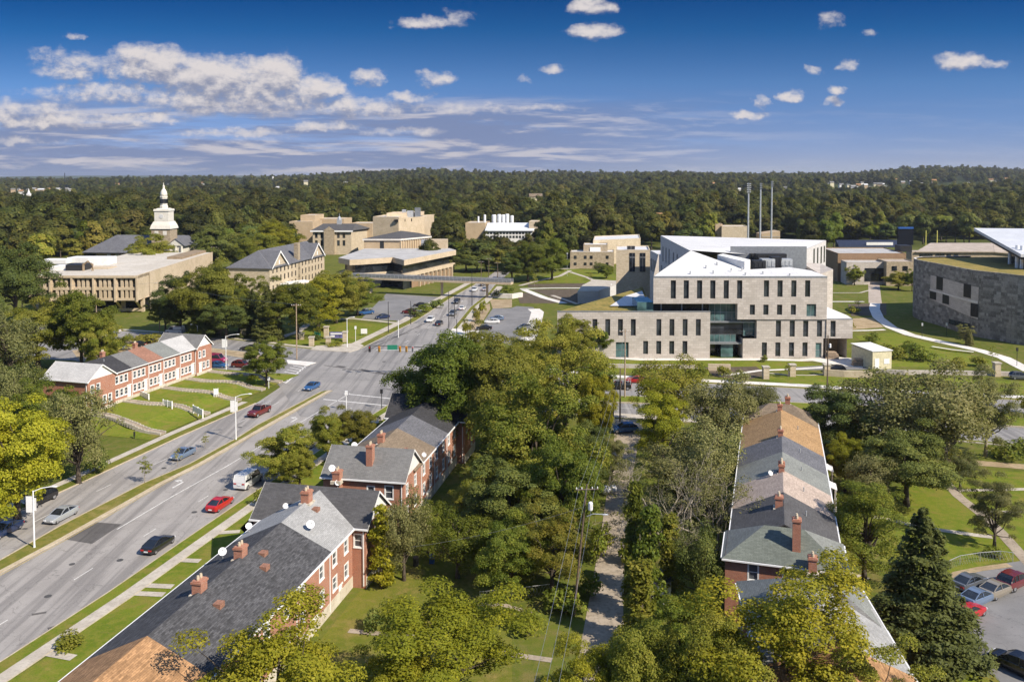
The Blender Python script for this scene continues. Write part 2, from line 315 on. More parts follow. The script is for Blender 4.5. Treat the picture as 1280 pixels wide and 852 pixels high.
# ------------------------------------------------------------------ mesh builder
class MB:
    def __init__(s): s.v = []; s.f = []; s.m = []
    def face(s, p, m=0):
        b = len(s.v); s.v += [tuple(q) for q in p]; s.f.append(tuple(range(b, b + len(p)))); s.m.append(m); return s
    def box(s, x0, x1, y0, y1, z0, z1, m=0):
        return s.prism([(x0, y0), (x1, y0), (x1, y1), (x0, y1)], z0, z1, m)
    def prism(s, poly, z0, z1, m=0, mt=None, bottom=True):
        """z1 may be a list giving every corner its own top height"""
        n = len(poly); zt = z1 if isinstance(z1, (list, tuple)) else [z1] * n; zb = z0 if isinstance(z0, (list, tuple)) else [z0] * n
        for i in range(n):
            j = (i + 1) % n
            s.face([(*poly[i], zb[i]), (*poly[j], zb[j]), (*poly[j], zt[j]), (*poly[i], zt[i])], m)
        s.face([(*poly[i], zt[i]) for i in range(n)], m if mt is None else mt)
        if bottom: s.face([(*poly[i], zb[i]) for i in range(n)][::-1], m)
        return s
    def obox(s, c, l, w, z0, z1, ang, m=0):
        ca, sa = math.cos(ang), math.sin(ang)
        return s.prism([(c[0] + ca * a - sa * b, c[1] + sa * a + ca * b) for a, b in ((-l/2, -w/2), (l/2, -w/2), (l/2, w/2), (-l/2, w/2))], z0, z1, m)
    def tube(s, path, rad, n=6, m=0, cap=True):
        path = [Vector(p) for p in path]; rad = rad if isinstance(rad, (list, tuple)) else [rad] * len(path)
        b = len(s.v)
        for i, p in enumerate(path):
            d = (path[min(i + 1, len(path) - 1)] - path[max(i - 1, 0)]).normalized()
            a = d.orthogonal().normalized() if abs(d.z) < .95 else Vector((1, 0, 0))
            a = (a - d * a.dot(d)).normalized(); c = d.cross(a)
            for k in range(n):
                th = 2 * math.pi * k / n; q = p + (a * math.cos(th) + c * math.sin(th)) * rad[i]; s.v.append(tuple(q))
        for i in range(len(path) - 1):
            for k in range(n):
                k2 = (k + 1) % n
                s.f.append((b + i*n + k, b + i*n + k2, b + (i+1)*n + k2, b + (i+1)*n + k)); s.m.append(m)
        if cap:
            s.f.append(tuple(range(b, b + n))[::-1]); s.m.append(m); e = b + (len(path) - 1) * n; s.f.append(tuple(range(e, e + n))); s.m.append(m)
        return s
    def lathe(s, prof, c=(0, 0, 0), n=12, m=0):
        return s.tube([(c[0], c[1], c[2] + z) for r, z in prof], [r for r, z in prof], n, m)
    def ell(s, c, r, n=8, k=5, m=0):
        b = len(s.v)
        for i in range(k + 1):
            ph = math.pi * i / k
            for j in range(n):
                th = 2 * math.pi * j / n; s.v.append((c[0] + r[0]*math.sin(ph)*math.cos(th), c[1] + r[1]*math.sin(ph)*math.sin(th), c[2] + r[2]*math.cos(ph)))
        for i in range(k):
            for j in range(n): s.f.append((b+i*n+j, b+(i+1)*n+j, b+(i+1)*n+(j+1) % n, b+i*n+(j+1) % n)); s.m.append(m)
        return s
    def strip(s, L, Rr, z, m=0):
        zl = z if callable(z) else (lambda x, y: z)
        for i in range(len(L) - 1):
            q = [L[i], L[i+1], Rr[i+1], Rr[i]]; s.face([(x, y, zl(x, y)) for x, y in q], m)
        return s
    def mesh(s, name, mats, off=None, smooth=False):
        me = bpy.data.meshes.new(name)
        v = s.v if off is None else [(x - off[0], y - off[1], z - off[2]) for x, y, z in s.v]
        me.from_pydata(v, [], s.f)
        for k in mats: me.materials.append(MATS[k])
        me.polygons.foreach_set('material_index', s.m)
        if smooth: me.polygons.foreach_set('use_smooth', [True] * len(s.f))
        uv = me.uv_layers.new(name='UVMap').data
        for p in me.polygons:
            n = p.normal
            if abs(n.z) > .985: a, b_ = Vector((1, 0, 0)), Vector((0, 1, 0))
            else: a = Vector((-n.y, n.x, 0)).normalized(); b_ = n.cross(a)
            for li in p.loop_indices:
                co = me.vertices[me.loops[li].vertex_index].co; uv[li].uv = (co.dot(a), co.dot(b_))
        me.update(); return me
    def build(s, name, mats, parent=None, smooth=False, local=False):
        if isinstance(mats, str): mats = [mats]
        off = None if (parent is None or local) else world_loc(parent)
        o = bpy.data.objects.new(name, s.mesh(name, mats, off, smooth)); C.objects.link(o)
        if parent: o.parent = parent
        return o
def world_loc(o):
    p = Vector((0, 0, 0))
    while o: p += o.location; o = o.parent
    return p
def T(name, label, cat, loc=(0, 0, 0), rot=0.0, group=None):
    o = bpy.data.objects.new(name, None); C.objects.link(o); o.location = loc; o.rotation_euler = (0, 0, rot); o.empty_display_size = .3
    return tag(o, label, cat, group)
def tag(o, label, cat, group=None):
    o['label'] = label; o['category'] = cat
    if group: o['group'] = group
    return o
def kind(o, k='structure'): o['kind'] = k; return o
def inst(name, me, parent, loc=(0, 0, 0), rot=(0, 0, 0), scale=(1, 1, 1)):
    o = bpy.data.objects.new(name, me); C.objects.link(o); o.parent = parent; o.location = loc; o.rotation_euler = rot; o.scale = scale; return o
def copy_thing(root, label=None):
    r = root.copy(); C.objects.link(r)
    for ch in list(root.children):
        c = ch.copy(); C.objects.link(c); c.parent = r
        for g in list(ch.children):
            d = g.copy(); C.objects.link(d); d.parent = c
    if label: r['label'] = label
    return r
def offset(pl, d):
    """shift a polyline sideways, positive to the right of its direction"""
    out = []
    for i, p in enumerate(pl):
        a, b = pl[max(i-1, 0)], pl[min(i+1, len(pl)-1)]; dx, dy = b[0]-a[0], b[1]-a[1]; L = math.hypot(dx, dy) or 1.0; out.append((p[0] + dy/L*d, p[1] - dx/L*d))
    return out
def extend(pl, d0=0, d1=0):
    pl = list(pl)
    def ex(a, b, d): L = math.hypot(a[0]-b[0], a[1]-b[1]); return (a[0] + (a[0]-b[0])/L*d, a[1] + (a[1]-b[1])/L*d)
    if d0: pl.insert(0, ex(pl[0], pl[1], d0))
    if d1: pl.append(ex(pl[-1], pl[-2], d1))
    return pl
def resample(pl, step):
    out = [pl[0]]
    for a, b in zip(pl, pl[1:]):
        n = max(1, int(math.hypot(b[0]-a[0], b[1]-a[1]) / step))
        out += [(a[0] + (b[0]-a[0])*i/n, a[1] + (b[1]-a[1])*i/n) for i in range(1, n+1)]
    return out

# openings in walls and the windows that fill them
def facade(mb, A, B, z0, z1, ops, rec=.12, m=0, mr=None):
    """wall from A to B (outside on the right of A->B... seen facing it, A is left) with real openings"""
    dx, dy = B[0]-A[0], B[1]-A[1]; L = math.hypot(dx, dy); dx /= L; dy /= L; nx, ny = -dy, dx    # inward
    xs = sorted({0, L} | {a for o in ops for a in o[:2]}); zs = sorted({z0, z1} | {a for o in ops for a in o[2:4]})
    P = lambda a, z, r=0: (A[0] + dx*a + nx*r, A[1] + dy*a + ny*r, z)
    for x0, x1 in zip(xs, xs[1:]):
        for a, b in zip(zs, zs[1:]):
            cx, cz = (x0+x1)/2, (a+b)/2
            if any(o[0] < cx < o[1] and o[2] < cz < o[3] for o in ops): continue
            mb.face([P(x0, a), P(x1, a), P(x1, b), P(x0, b)], m)
    mr = m if mr is None else mr
    for a0, a1, b0, b1 in [o[:4] for o in ops]:
        mb.face([P(a0, b0), P(a0, b1), P(a0, b1, rec), P(a0, b0, rec)], mr); mb.face([P(a1, b0), P(a1, b0, rec), P(a1, b1, rec), P(a1, b1)], mr)
        mb.face([P(a0, b0), P(a0, b0, rec), P(a1, b0, rec), P(a1, b0)], mr); mb.face([P(a0, b1), P(a1, b1), P(a1, b1, rec), P(a0, b1, rec)], mr)
WIN = {}
def win_mesh(w, h, style):
    key = (round(w, 2), round(h, 2), style)
    if key in WIN: return WIN[key]
    f = MB(); g = MB(); fm, gm = {'house': ('trim_white', 'glass_house'), 'tall': ('metal_dark', 'glass'), 'plain': ('metal_dark', 'glass_dark'), 'teal': ('metal_grey', 'glass_teal'), 'white': ('trim_white', 'glass'), 'door': ('trim_white', 'trim_white'), 'garage': ('trim_white', 'trim_white')}[style]
    t = .09 if style in ('house', 'white', 'door') else .06
    out = -.05 - (.1 if style in ('house', 'door', 'garage') else 0)
    for x0, x1, z0, z1 in ((-w/2, -w/2+t, 0, h), (w/2-t, w/2, 0, h), (-w/2+t, w/2-t, 0, t), (-w/2+t, w/2-t, h-t, h)): f.box(x0, x1, out, .03, z0, z1)
    if style == 'house':
        f.box(-w/2+t, w/2-t, -.06, .02, h/2-.03, h/2+.03); f.box(-w/2-.1, w/2+.1, -.2, .02, -.1, 0.0)
        f.box(-w/2-.07, -w/2, -.16, .02, 0, h+.08); f.box(w/2, w/2+.07, -.16, .02, 0, h+.08); f.box(-w/2, w/2, -.16, .02, h, h+.08)
    if style in ('tall', 'white') and h > 2: f.box(-w/2+t, w/2-t, -.03, .02, h*.72, h*.72+.06)
    if style == 'teal':
        n = max(1, round(w / 1.5))
        for i in range(1, n): f.box(-w/2 + w*i/n - .04, -w/2 + w*i/n + .04, -.05, .02, t, h-t)
        k = max(1, round(h / 2.4))
        for i in range(1, k): f.box(-w/2+t, w/2-t, -.045, .02, h*i/k-.05, h*i/k+.05)
    if style == 'door':
        f.box(-w/2-.15, w/2+.15, -.2, .02, h, h+.18)
        for z in (.25, 1.15): g.box(-w/2+t+.12, w/2-t-.12, -.09, -.04, z, z+.7)
    if style == 'garage':
        for i in range(4): g.box(-w/2+t, w/2-t, -.06, -.03, .06 + i*(h-.15)/4, .03 + (i+1)*(h-.15)/4)
    g.box(-w/2+t, w/2-t, -.02, .015, t, h-t)
    WIN[key] = (f.mesh('window', [fm]), g.mesh('pane', [gm])); return WIN[key]
def windows(parent, A, B, ops, rec=.12, local=False, parts=True):
    dx, dy = B[0]-A[0], B[1]-A[1]; L = math.hypot(dx, dy); dx /= L; dy /= L; ang = math.atan2(dy, dx)
    off = Vector((0, 0, 0)) if local else world_loc(parent)
    for o in ops:
        a, h = (o[0]+o[1])/2, o[3]-o[2]; st = o[4] if len(o) > 4 else 'tall'
        fm, gm = win_mesh(o[1]-o[0], h, st)
        q = Vector((A[0] + dx*a - dy*rec, A[1] + dy*a + dx*rec, o[2])) - off
        nm = {'door': 'door', 'garage': 'garage_door'}.get(st, 'window')
        w = inst(nm, fm, parent, q, (0, 0, ang)); inst({'door': 'door_panel', 'garage': 'door_panel'}.get(st, 'pane'), gm, w)

# ------------------------------------------------------------------ trees
def leaf_mesh(name, cen, nor, size, tint, mat, aspect=.62):
    """one small pointed four-sided leaf spray per row of cen"""
    n = len(cen); rng = np.random.default_rng(n)
    nor = nor / np.maximum(1e-6, np.linalg.norm(nor, axis=1))[:, None]
    a = rng.normal(size=(n, 3)); a -= nor * (a * nor).sum(1)[:, None]; a /= np.maximum(1e-6, np.linalg.norm(a, axis=1))[:, None]
    b = np.cross(nor, a); s = size[:, None]
    co = np.stack([cen - a*s, cen - b*s*aspect + nor*s*.12, cen + a*s, cen + b*s*aspect + nor*s*.12], 1).reshape(-1, 3)
    me = bpy.data.meshes.new(name); me.vertices.add(n*4); me.vertices.foreach_set('co', co.astype(np.float32).ravel())
    me.loops.add(n*4); me.loops.foreach_set('vertex_index', np.arange(n*4, dtype=np.int32))
    me.polygons.add(n); me.polygons.foreach_set('loop_start', np.arange(0, n*4, 4, dtype=np.int32)); me.polygons.foreach_set('loop_total', np.full(n, 4, dtype=np.int32))
    at_ = me.attributes.new('tint', 'FLOAT', 'FACE'); at_.data.foreach_set('value', tint.astype(np.float32))
    me.materials.append(MATS[mat]); me.update(); me.validate(); return me
def clumps(rng, n, rad, cz, lumps=.28, shell=(.45, 1.0), flat=.6):
    """clump centres through an uneven crown"""
    out = []; ph = rng.uniform(0, 6.28, 6)
    while len(out) < n:
        d = rng.normal(size=3); d /= np.linalg.norm(d)
        if d[2] < -.8: continue
        th = math.atan2(d[1], d[0])
        k = 1 + lumps * (.5*math.sin(2*th + ph[0]) + .5*math.sin(3*th + ph[1] + 2*d[2]) + .5*math.sin(5*d[2] + ph[2] + th))
        r = rng.uniform(*shell) ** .7 * k
        out.append(np.array([d[0]*rad[0]*r, d[1]*rad[1]*r, cz + d[2]*rad[2]*r]))
    return np.array(out)
def leaves_on(rng, cs, cr, per, size, mat, name, droop=0.0, up=.35, ball=.55):
    C_, N_, S_, T_ = [], [], [], []; mid_ = np.array([0, 0, cs[:, 2].mean() - .6]); ext_ = np.abs(cs - mid_).max() * .8 + .1
    for c, r in zip(cs, cr):
        k = max(8, int(per * (r / 1.3) ** 2))
        d = rng.normal(size=(k, 3)); d /= np.linalg.norm(d, axis=1)[:, None]
        d[:, 2] = np.where(d[:, 2] < -.3, -d[:, 2] * .6, d[:, 2])
        rr = r * rng.uniform(.35, 1.08, k) ** .55
        p = c + d * rr[:, None] * np.array([1, 1, .88])
        if droop: p[:, 2] -= droop * rng.uniform(0, 1, k) ** 2 * r * 1.4
        ct = rng.normal(.45, .16)
        C_.append(p); N_.append(d * (.75 - .25*ball) + ((p - mid_) / ext_) * ball + rng.normal(size=(k, 3)) * (.56 - .2*(ball > .8)) + np.array([0, 0, up*.4])); S_.append(rng.uniform(.65, 1.3, k) * size); T_.append(np.clip(ct + rng.normal(0, .27, k), 0, 1))
    return leaf_mesh(name, np.concatenate(C_), np.concatenate(N_), np.concatenate(S_), np.concatenate(T_), mat)
def limbs(rng, mb, base_h, ends, r0, top):
    """tapered trunk with bent limbs to the given ends"""
    lean = rng.normal(0, .25, 2)
    tr = [(lean[0]*z/top*(z/top), lean[1]*z/top*(z/top), z) for z in np.linspace(-.3, top, 7)]
    mb.tube(tr, [r0*1.35] + [r0 * (1 - .8*i/6) for i in range(1, 7)], 7)
    for e in ends:
        z0 = base_h + rng.uniform(0, 1) * max(.3, min(top, e[2]*.85) - base_h); k = z0 / top
        s = np.array([lean[0]*k*k, lean[1]*k*k, z0]); e = np.array(e); m1 = s + (e - s) * .4 + np.array([0, 0, -.05*np.linalg.norm(e-s)]) + rng.normal(0, .2, 3); m2 = s + (e - s) * .75 + rng.normal(0, .25, 3)
        q = r0 * (1 - .75*k) * .55
        mb.tube([s, m1, m2, e], [q, q*.7, q*.4, .02], 5, cap=False)
TREES = {}
def proto(key, trunk, crown, h, w): TREES[key] = (trunk, crown, h, w)
def make_protos():
    # broad leafy trees, nominal 12 m tall and 10 m wide
    for i in range(5):
        rng = np.random.default_rng(10 + i); cs = clumps(rng, 150, (4.4, 4.4, 4.9), 6.7, lumps=.36, shell=(.4, 1.04)); cr = rng.uniform(.45, 1.3, len(cs))
        cr_mesh = leaves_on(rng, cs, cr, 820, .105, 'leaf_green', 'broad_crown')
        mb = MB(); limbs(rng, mb, 2.2, cs[rng.choice(len(cs), 16, replace=False)] * [.85, .85, .92], .34, 8.5)
        proto('broad%d' % i, mb.mesh('trunk', ['bark'], smooth=True), cr_mesh, 12, 10)
    # loose upright trees where sky and limbs show
    for i in range(3):
        rng = np.random.default_rng(40 + i); cs = clumps(rng, 95, (4.0, 4.0, 5.4), 7.4, lumps=.38, shell=(.3, 1.08)); cr = rng.uniform(.55, 1.2, len(cs))
        cr_mesh = leaves_on(rng, cs, cr, 800, .092, 'leaf_light', 'loose_crown')
        mb = MB(); limbs(rng, mb, 2.0, cs[rng.choice(len(cs), 34, replace=False)], .28, 10)
        proto('loose%d' % i, mb.mesh('trunk', ['bark'], smooth=True), cr_mesh, 13.5, 9)
    # fine-leaved drooping trees
    for i in range(3):
        rng = np.random.default_rng(60 + i); cs = clumps(rng, 100, (4.3, 4.3, 4.6), 7.2, lumps=.3, shell=(.3, 1.08)); cr = rng.uniform(.65, 1.4, len(cs))
        cr_mesh = leaves_on(rng, cs, cr, 210, .14, 'leaf_olive', 'fine_crown', droop=.75, up=.2)
        mb = MB(); limbs(rng, mb, 2.0, cs[rng.choice(len(cs), 45, replace=False)], .36, 9)
        proto('fine%d' % i, mb.mesh('trunk', ['bark'], smooth=True), cr_mesh, 12.5, 10)
    # spruce
    for i in range(2):
        rng = np.random.default_rng(80 + i); P_, N_, S_, T_ = [], [], [], []; mb = MB(); mb.tube([(0, 0, -.3), (0, 0, 6), (0, 0, 12)], [.28, .17, .03], 6)
        z = 1.0
        while z < 12:
            rad = 3.9 * (1 - z/12.4) ** .8 * rng.uniform(.88, 1.1); nb = max(4, int(11 * (1 - z/14)))
            for k in range(nb):
                th = 2*math.pi*(k + rng.uniform(-.35, .35))/nb; L = rad * rng.uniform(.78, 1.12); m = int(60 + 95*L)
                t = rng.uniform(.12, 1, m) ** .7; sw = (1 - t*.55) * L * .26
                x = t*L; y = rng.normal(0, 1, m) * sw; zz = z - .32*L*t + .24*L*t*t + rng.normal(0, .13, m) - np.abs(y)*.25
                P_.append(np.stack([x*math.cos(th) - y*math.sin(th), x*math.sin(th) + y*math.cos(th), zz], 1))
                N_.append(np.stack([np.full(m, math.cos(th)*.4), np.full(m, math.sin(th)*.4), np.ones(m)], 1) + rng.normal(0, .45, (m, 3)))
                S_.append(rng.uniform(.09, .19, m)); T_.append(np.clip(rng.normal(.35, .2) + t*.25 + rng.normal(0, .12, m), 0, 1))
            z += rng.uniform(.38, .55)
        proto('spruce%d' % i, mb.mesh('trunk', ['bark'], smooth=True), leaf_mesh('spruce_crown', np.concatenate(P_), np.concatenate(N_), np.concatenate(S_), np.concatenate(T_), 'leaf_needle', .45), 12, 7.8)
    # bare-branched trees: a forking skeleton with a few leaves left at the tips
    for i in range(2):
        rng = np.random.default_rng(95 + i); mb = MB(); tips = []
        def grow(p, d, L, r, lev):
            q = p + d * L * .5 + rng.normal(0, .06, 3) * L; e = p + d * L + rng.normal(0, .1, 3) * L
            mb.tube([p, q, e], [r, r*.8, r*.6], 5 if lev < 2 else 4 if lev < 3 else 3, cap=False)
            if lev == 5 or r < .008: tips.append(e); return
            for k in range(2 if lev > 0 and rng.uniform() < .4 else 3):
                nd = d + rng.normal(0, .52, 3) + np.array([0, 0, .12]); nd /= np.linalg.norm(nd); grow(e if k else q, nd, L * rng.uniform(.62, .86), r * .58, lev + 1)
        for k in range(3):
            th = 2.1*k + i; d = np.array([math.cos(th)*.45, math.sin(th)*.45, 1]); grow(np.array([0, 0, -.2]), d/np.linalg.norm(d), 3.6, .2, 0)
        tips = np.array(tips); cs = tips[rng.choice(len(tips), 170, replace=False)]
        proto('bare%d' % i, mb.mesh('trunk', ['bark_pale'], smooth=True), leaves_on(rng, cs, rng.uniform(.3, .75, len(cs)), 150, .10, 'leaf_olive', 'sparse_crown'), 11.5, 10)
    # narrow leafy column grown with creeper
    for i in range(2):
        rng = np.random.default_rng(120 + i); cs = []; cr = []
        for z in np.linspace(.6, 10.6, 60):
            r = 1.35 * (1 - (z/11.5) ** 2 * .75); th = rng.uniform(0, 6.28); k = rng.uniform(.2, 1); cs.append((r*k*math.cos(th), r*k*math.sin(th), z)); cr.append(rng.uniform(.45, .85))
        mb = MB(); mb.tube([(0, 0, -.3), (.1, 0, 5), (0, .1, 10.8)], [.2, .16, .05], 6)
        proto('column%d' % i, mb.mesh('trunk', ['bark'], smooth=True), leaves_on(rng, np.array(cs), cr, 330, .17, 'leaf_green', 'creeper_crown', up=.1), 11.3, 3.2)
    # young street trees and shrubs
    for i in range(2):
        rng = np.random.default_rng(130 + i); cs = np.stack([rng.normal(0, .42, 20), rng.normal(0, .42, 20), rng.uniform(1.6, 4.3, 20)], 1)
        mb = MB(); limbs(rng, mb, 1.3, cs[:9], .06, 3.6)
        proto('sapling%d' % i, mb.mesh('trunk', ['bark'], smooth=True), leaves_on(rng, cs, rng.uniform(.22, .5, 20), 260, .11, 'leaf_light', 'young_crown'), 4.5, 2.2)
        cs = clumps(rng, 16, (.95, .95, .7), .75, shell=(.3, 1)); mb = MB(); limbs(rng, mb, .1, cs[:7], .06, .8)
        proto('shrub%d' % i, mb.mesh('stem', ['bark'], smooth=True), leaves_on(rng, cs, rng.uniform(.4, .65, 16), 330, .12, 'leaf_green', 'shrub_crown'), 1.7, 2.7)
    # woodland trees for the middle distance and beyond
    for i in range(4):
        rng = np.random.default_rng(150 + i); cs = clumps(rng, 46, (4.1, 4.1, 4.3), 8.0, lumps=.3, shell=(.45, 1)); cr = rng.uniform(1.0, 2.1, len(cs))
        mb = MB(); limbs(rng, mb, 3, cs[:6], .35, 8)
        proto('wood%d' % i, mb.mesh('trunk', ['bark'], smooth=True), leaves_on(rng, cs, cr, 85, .40, 'leaf_wood', 'wood_crown', ball=1.1), 13, 10)
make_protos()
TN = 0
def tree(key, x, y, h, w, label, mat=None, group=None, z=0.0, name='tree', bark=None, cat=None):
    global TN; TN += 1
    tr, cr, h0, w0 = TREES[key]
    r = T(name, label, cat or ('shrub' if 'shrub' in name else 'tree'), (x, y, z), random.uniform(0, 6.28), group)
    sc_ = (w/w0, w/w0, h/h0)
    a = inst('stem' if 'shrub' in name else 'trunk', tr, r, scale=sc_); b = inst('foliage' if 'shrub' in name else 'crown', cr, r, scale=sc_)
    for o, mm in ((b, mat), (a, bark)):
        if mm: o.material_slots[0].link = 'OBJECT'; o.material_slots[0].material = MATS[mm]
    return r
def tree_px(key, px, by, ty, wpx, label, mat=None, group=None, name='tree', bark=None, z=0.0):
    p = at(px, by, z); h = atY(px, ty, p.y).z - z
    return tree(key, p.x, p.y, h, wpx * p.y / FPX * (1.12 if name == 'tree' else 1), label, mat, group, z, name, bark)

# ------------------------------------------------------------------ ground and roads
def build_ground():
    xs = sorted(set([-9000, -6000, -4500] + list(range(-3400, -600, 200)) + list(range(-600, 601, 40)) + list(range(800, 3401, 200)) + [4500, 6000, 9000]))
    ys = sorted(set([-300, -100] + list(range(0, 800, 40)) + list(range(800, 3600, 120)) + [4000, 5000, 7000, 10000, 16000]))
    v = [(x, y, elev(x, y)) for y in ys for x in xs]; n = len(xs)
    f = [(j*n+i, j*n+i+1, (j+1)*n+i+1, (j+1)*n+i) for j in range(len(ys)-1) for i in range(n-1)]
    me = bpy.data.meshes.new('ground'); me.from_pydata(v, [], f); me.materials.append(MATS['ground']); me.polygons.foreach_set('use_smooth', [True]*len(f)); me.update()
    o = bpy.data.objects.new('ground', me); C.objects.link(o); kind(o)
build_ground()
RZ = .02
def sheet(name, poly, z, mat): 
    mb = MB(); mb.face([(x, y, z) for x, y in poly]); return kind(mb.build(name, mat))
# main road, from beyond the bottom left corner up to the crossing
L_out = extend(pts((0,651),(32,635),(112,599),(225,546),(320,504),(350,484)), 60)
M_l = extend(pts((0,700),(73.5,658),(179,604),(236,580),(295,548),(320,532),(400,490)), 60)
M_r = extend(pts((0,717),(80,674),(204,604),(252,580),(320,541),(357,520),(414,488)), 60)
R_out = extend(pts((0,827.5),(134,741),(224,679),(315,617),(390,569),(460,522),(495,500)), 25)
# crossing street
N_edge = pts((-200,398),(0,405),(160,414.5),(257,421.5),(326,429),(352,433),(392,437),(437,440))
Wm_u = pts((-200,412),(0,416),(160,425),(263,435.5),(305,440.5),(356,450))
Wm_l = pts((-200,418),(0,421),(160,431),(263,441),(305,448),(356,455))
S_edgeW = pts((-200,440),(0,446),(160,454),(263,463),(330,472),(352,483))
NE_edge = pts((556,424),(600,441),(680,464),(746,473.5),(931,482.5),(1000,486),(1077,491),(1280,501),(1600,515))
Em_u = pts((640,486),(760,494.5),(790,495.3),(931,500.5),(1077,507),(1280,517),(1600,532))
Em_l = pts((640,494),(760,502.5),(790,503.7),(931,511),(1077,519),(1280,534),(1600,556))
SE_edge = pts((495,500),(600,509),(700,513),(790,518),(931,527),(1077,538),(1280,556),(1600,582))
Nl = pts((451,436),(520.6,401),(560,375),(590,358),(606,349),(618,340),(632,330))
Nr = pts((557,421),(588,384),(609,367.5),(617,358),(628,348),(638,340),(648,330))
def build_roads():
    mb = MB()
    def strip2(Lp, Rp, z, step=6):
        n = 40
        def par(pl, k):
            ds = [0]
            for a, b in zip(pl, pl[1:]): ds.append(ds[-1] + math.hypot(b[0]-a[0], b[1]-a[1]))
            d = k * ds[-1]
            for i in range(len(pl)-1):
                if d <= ds[i+1] + 1e-6: q = (d - ds[i]) / (ds[i+1]-ds[i]); return (pl[i][0] + (pl[i+1][0]-pl[i][0])*q, pl[i][1] + (pl[i+1][1]-pl[i][1])*q)
            return pl[-1]
        for i in range(n):
            q = [par(Lp, i/n), par(Lp, (i+1)/n), par(Rp, (i+1)/n), par(Rp, i/n)]; mb.face([(x, y, z) for x, y in q])
    mb = MB(); strip2(L_out, R_out, RZ); kind(mb.build('main_road', 'asphalt'))
    mb = MB(); strip2(N_edge, S_edgeW, RZ + .008); strip2(NE_edge, SE_edge, RZ + .008)
    kind(mb.build('cross_street', 'asphalt_cross'))
    mb = MB(); strip2(Nl, Nr, RZ); kind(mb.build('far_road', 'asphalt'))
    sheet('crossing', pts((350,484),(340,463),(352,433),(392,437),(437,440),(452,435.5),(500,411),(566,411),(556,424),(600,441),(640,455),(640,512),(600,509),(495,500),(450,529),(375,520)), RZ + .016, 'asphalt_cross')
    # medians: raised grass with a kerb all round
    def raised(name, poly, zc, kerb_w, mk='kerb', mg='grass_dry'):
        k = MB(); k.prism(poly, 0, zc); kind(k.build(name + '_kerb', mk))
        c = (sum(p[0] for p in poly)/len(poly), sum(p[1] for p in poly)/len(poly))
        return k
    med = M_l + M_r[::-1]; mb = MB()
    mb.strip(M_l, M_r, .14); mb.strip(M_l, M_l, 0)
    for pl in (M_l, M_r):
        for a, b in zip(pl, pl[1:]): mb.face([(*a, 0), (*b, 0), (*b, .14), (*a, .14)])
    a, b = M_l[-1], M_r[-1]; mb.face([(*a, 0), (*b, 0), (*b, .14), (*a, .14)])
    kind(mb.build('median_kerb', 'kerb'))
    mb = MB(); mb.strip(offset(M_l, .28)[:-1] + [offset(M_l, .3)[-1]], offset(M_r, -.6), .146); kind(mb.build('median_grass', 'grass_dry'))
    for nm, u, l in (('west_median', Wm_u, Wm_l), ('east_median', Em_u, Em_l)):
        mb = MB(); mb.strip(u, l, .14)
        for pl in (u, l):
            for a, b in zip(pl, pl[1:]): mb.face([(*a, 0), (*b, 0), (*b, .14), (*a, .14)])
        for e in (0, -1): mb.face([(*u[e], 0), (*l[e], 0), (*l[e], .14), (*u[e], .14)])
        kind(mb.build(nm + '_kerb', 'kerb'))
        mb = MB(); mb.strip(offset(u, .3), offset(l, -.3), .146); kind(mb.build(nm + '_grass', 'dirt' if nm[0] == 'w' else 'grass_fresh'))
    # verges and pavements beside the roads
    def walk(name, edge, side, verge, width, mat='concrete', vmat='grass', gap=.18):
        d = lambda k: offset(edge, side*k)
        mb = MB(); mb.strip(d(0), d(gap), .13)
        e = d(0)
        for a, b in zip(e, e[1:]): mb.face([(*a, 0), (*b, 0), (*b, .13), (*a, .13)])
        kind(mb.build(name + '_kerb', 'kerb' if 'main' in name else 'concrete'))
        if verge > gap: mb = MB(); mb.strip(d(gap), d(verge), .134); kind(mb.build(name + '_verge', vmat))
        if width: mb = MB(); mb.strip(d(verge), d(verge + width), .14); e = d(verge + width); [mb.face([(*a, 0), (*b, 0), (*b, .14), (*a, .14)]) for a, b in zip(e, e[1:])]; kind(mb.build(name + '_pavement', mat))
    walk('main_west', resample(L_out[:-1], 8), -1, 1.9, 1.4)
    walk('main_east', resample(R_out, 8), 1, 1.75, 1.5, vmat='grass_fresh')
    walk('street_northwest', N_edge, -1, 1.2, 1.6)
    walk('street_northeast', NE_edge[2:], -1, 1.6, 2.6, 'concrete_white', 'grass_dry')
    walk('street_southeast', SE_edge[:5], 1, .2, 2.6)
    walk('street_south_right', SE_edge[5:], 1, 1.2, .4, vmat='grass')
    walk('north_road_west', Nl[:5], -1, 2.6, 2.6, vmat='grass')
    walk('north_road_east', Nr[:4], 1, 1.4, 2.6, vmat='grass')
    # worn paint
    mb = MB(); z = RZ + .026
    def dash(pl, w, on, off, z=z):
        pl = resample(pl, .6); acc = 0; l, r = offset(pl, -w/2), offset(pl, w/2)
        for i in range(len(pl)-1):
            if off == 0 or acc % (on + off) < on: mb.face([(*l[i], z), (*l[i+1], z), (*r[i+1], z), (*r[i], z)])
            acc += math.hypot(pl[i+1][0]-pl[i][0], pl[i+1][1]-pl[i][1])
    def mid(a, b, k): 
        n = 24
        def par(pl, q):
            i = min(int(q*(len(pl)-1)), len(pl)-2); f = q*(len(pl)-1) - i; return (pl[i][0]+(pl[i+1][0]-pl[i][0])*f, pl[i][1]+(pl[i+1][1]-pl[i][1])*f)
        ra = resample(a, 2)
        out = []
        for p in ra:
            q = min(resample(b, 2), key=lambda t: (t[0]-p[0])**2 + (t[1]-p[1])**2); out.append((p[0]+(q[0]-p[0])*k, p[1]+(q[1]-p[1])*k))
        return out[::6] + [out[-1]]
    dash(mid(M_r, R_out, .30)[6:], .16, 400, 0)
    dash(mid(M_r, R_out, .62), .12, 3, 9)
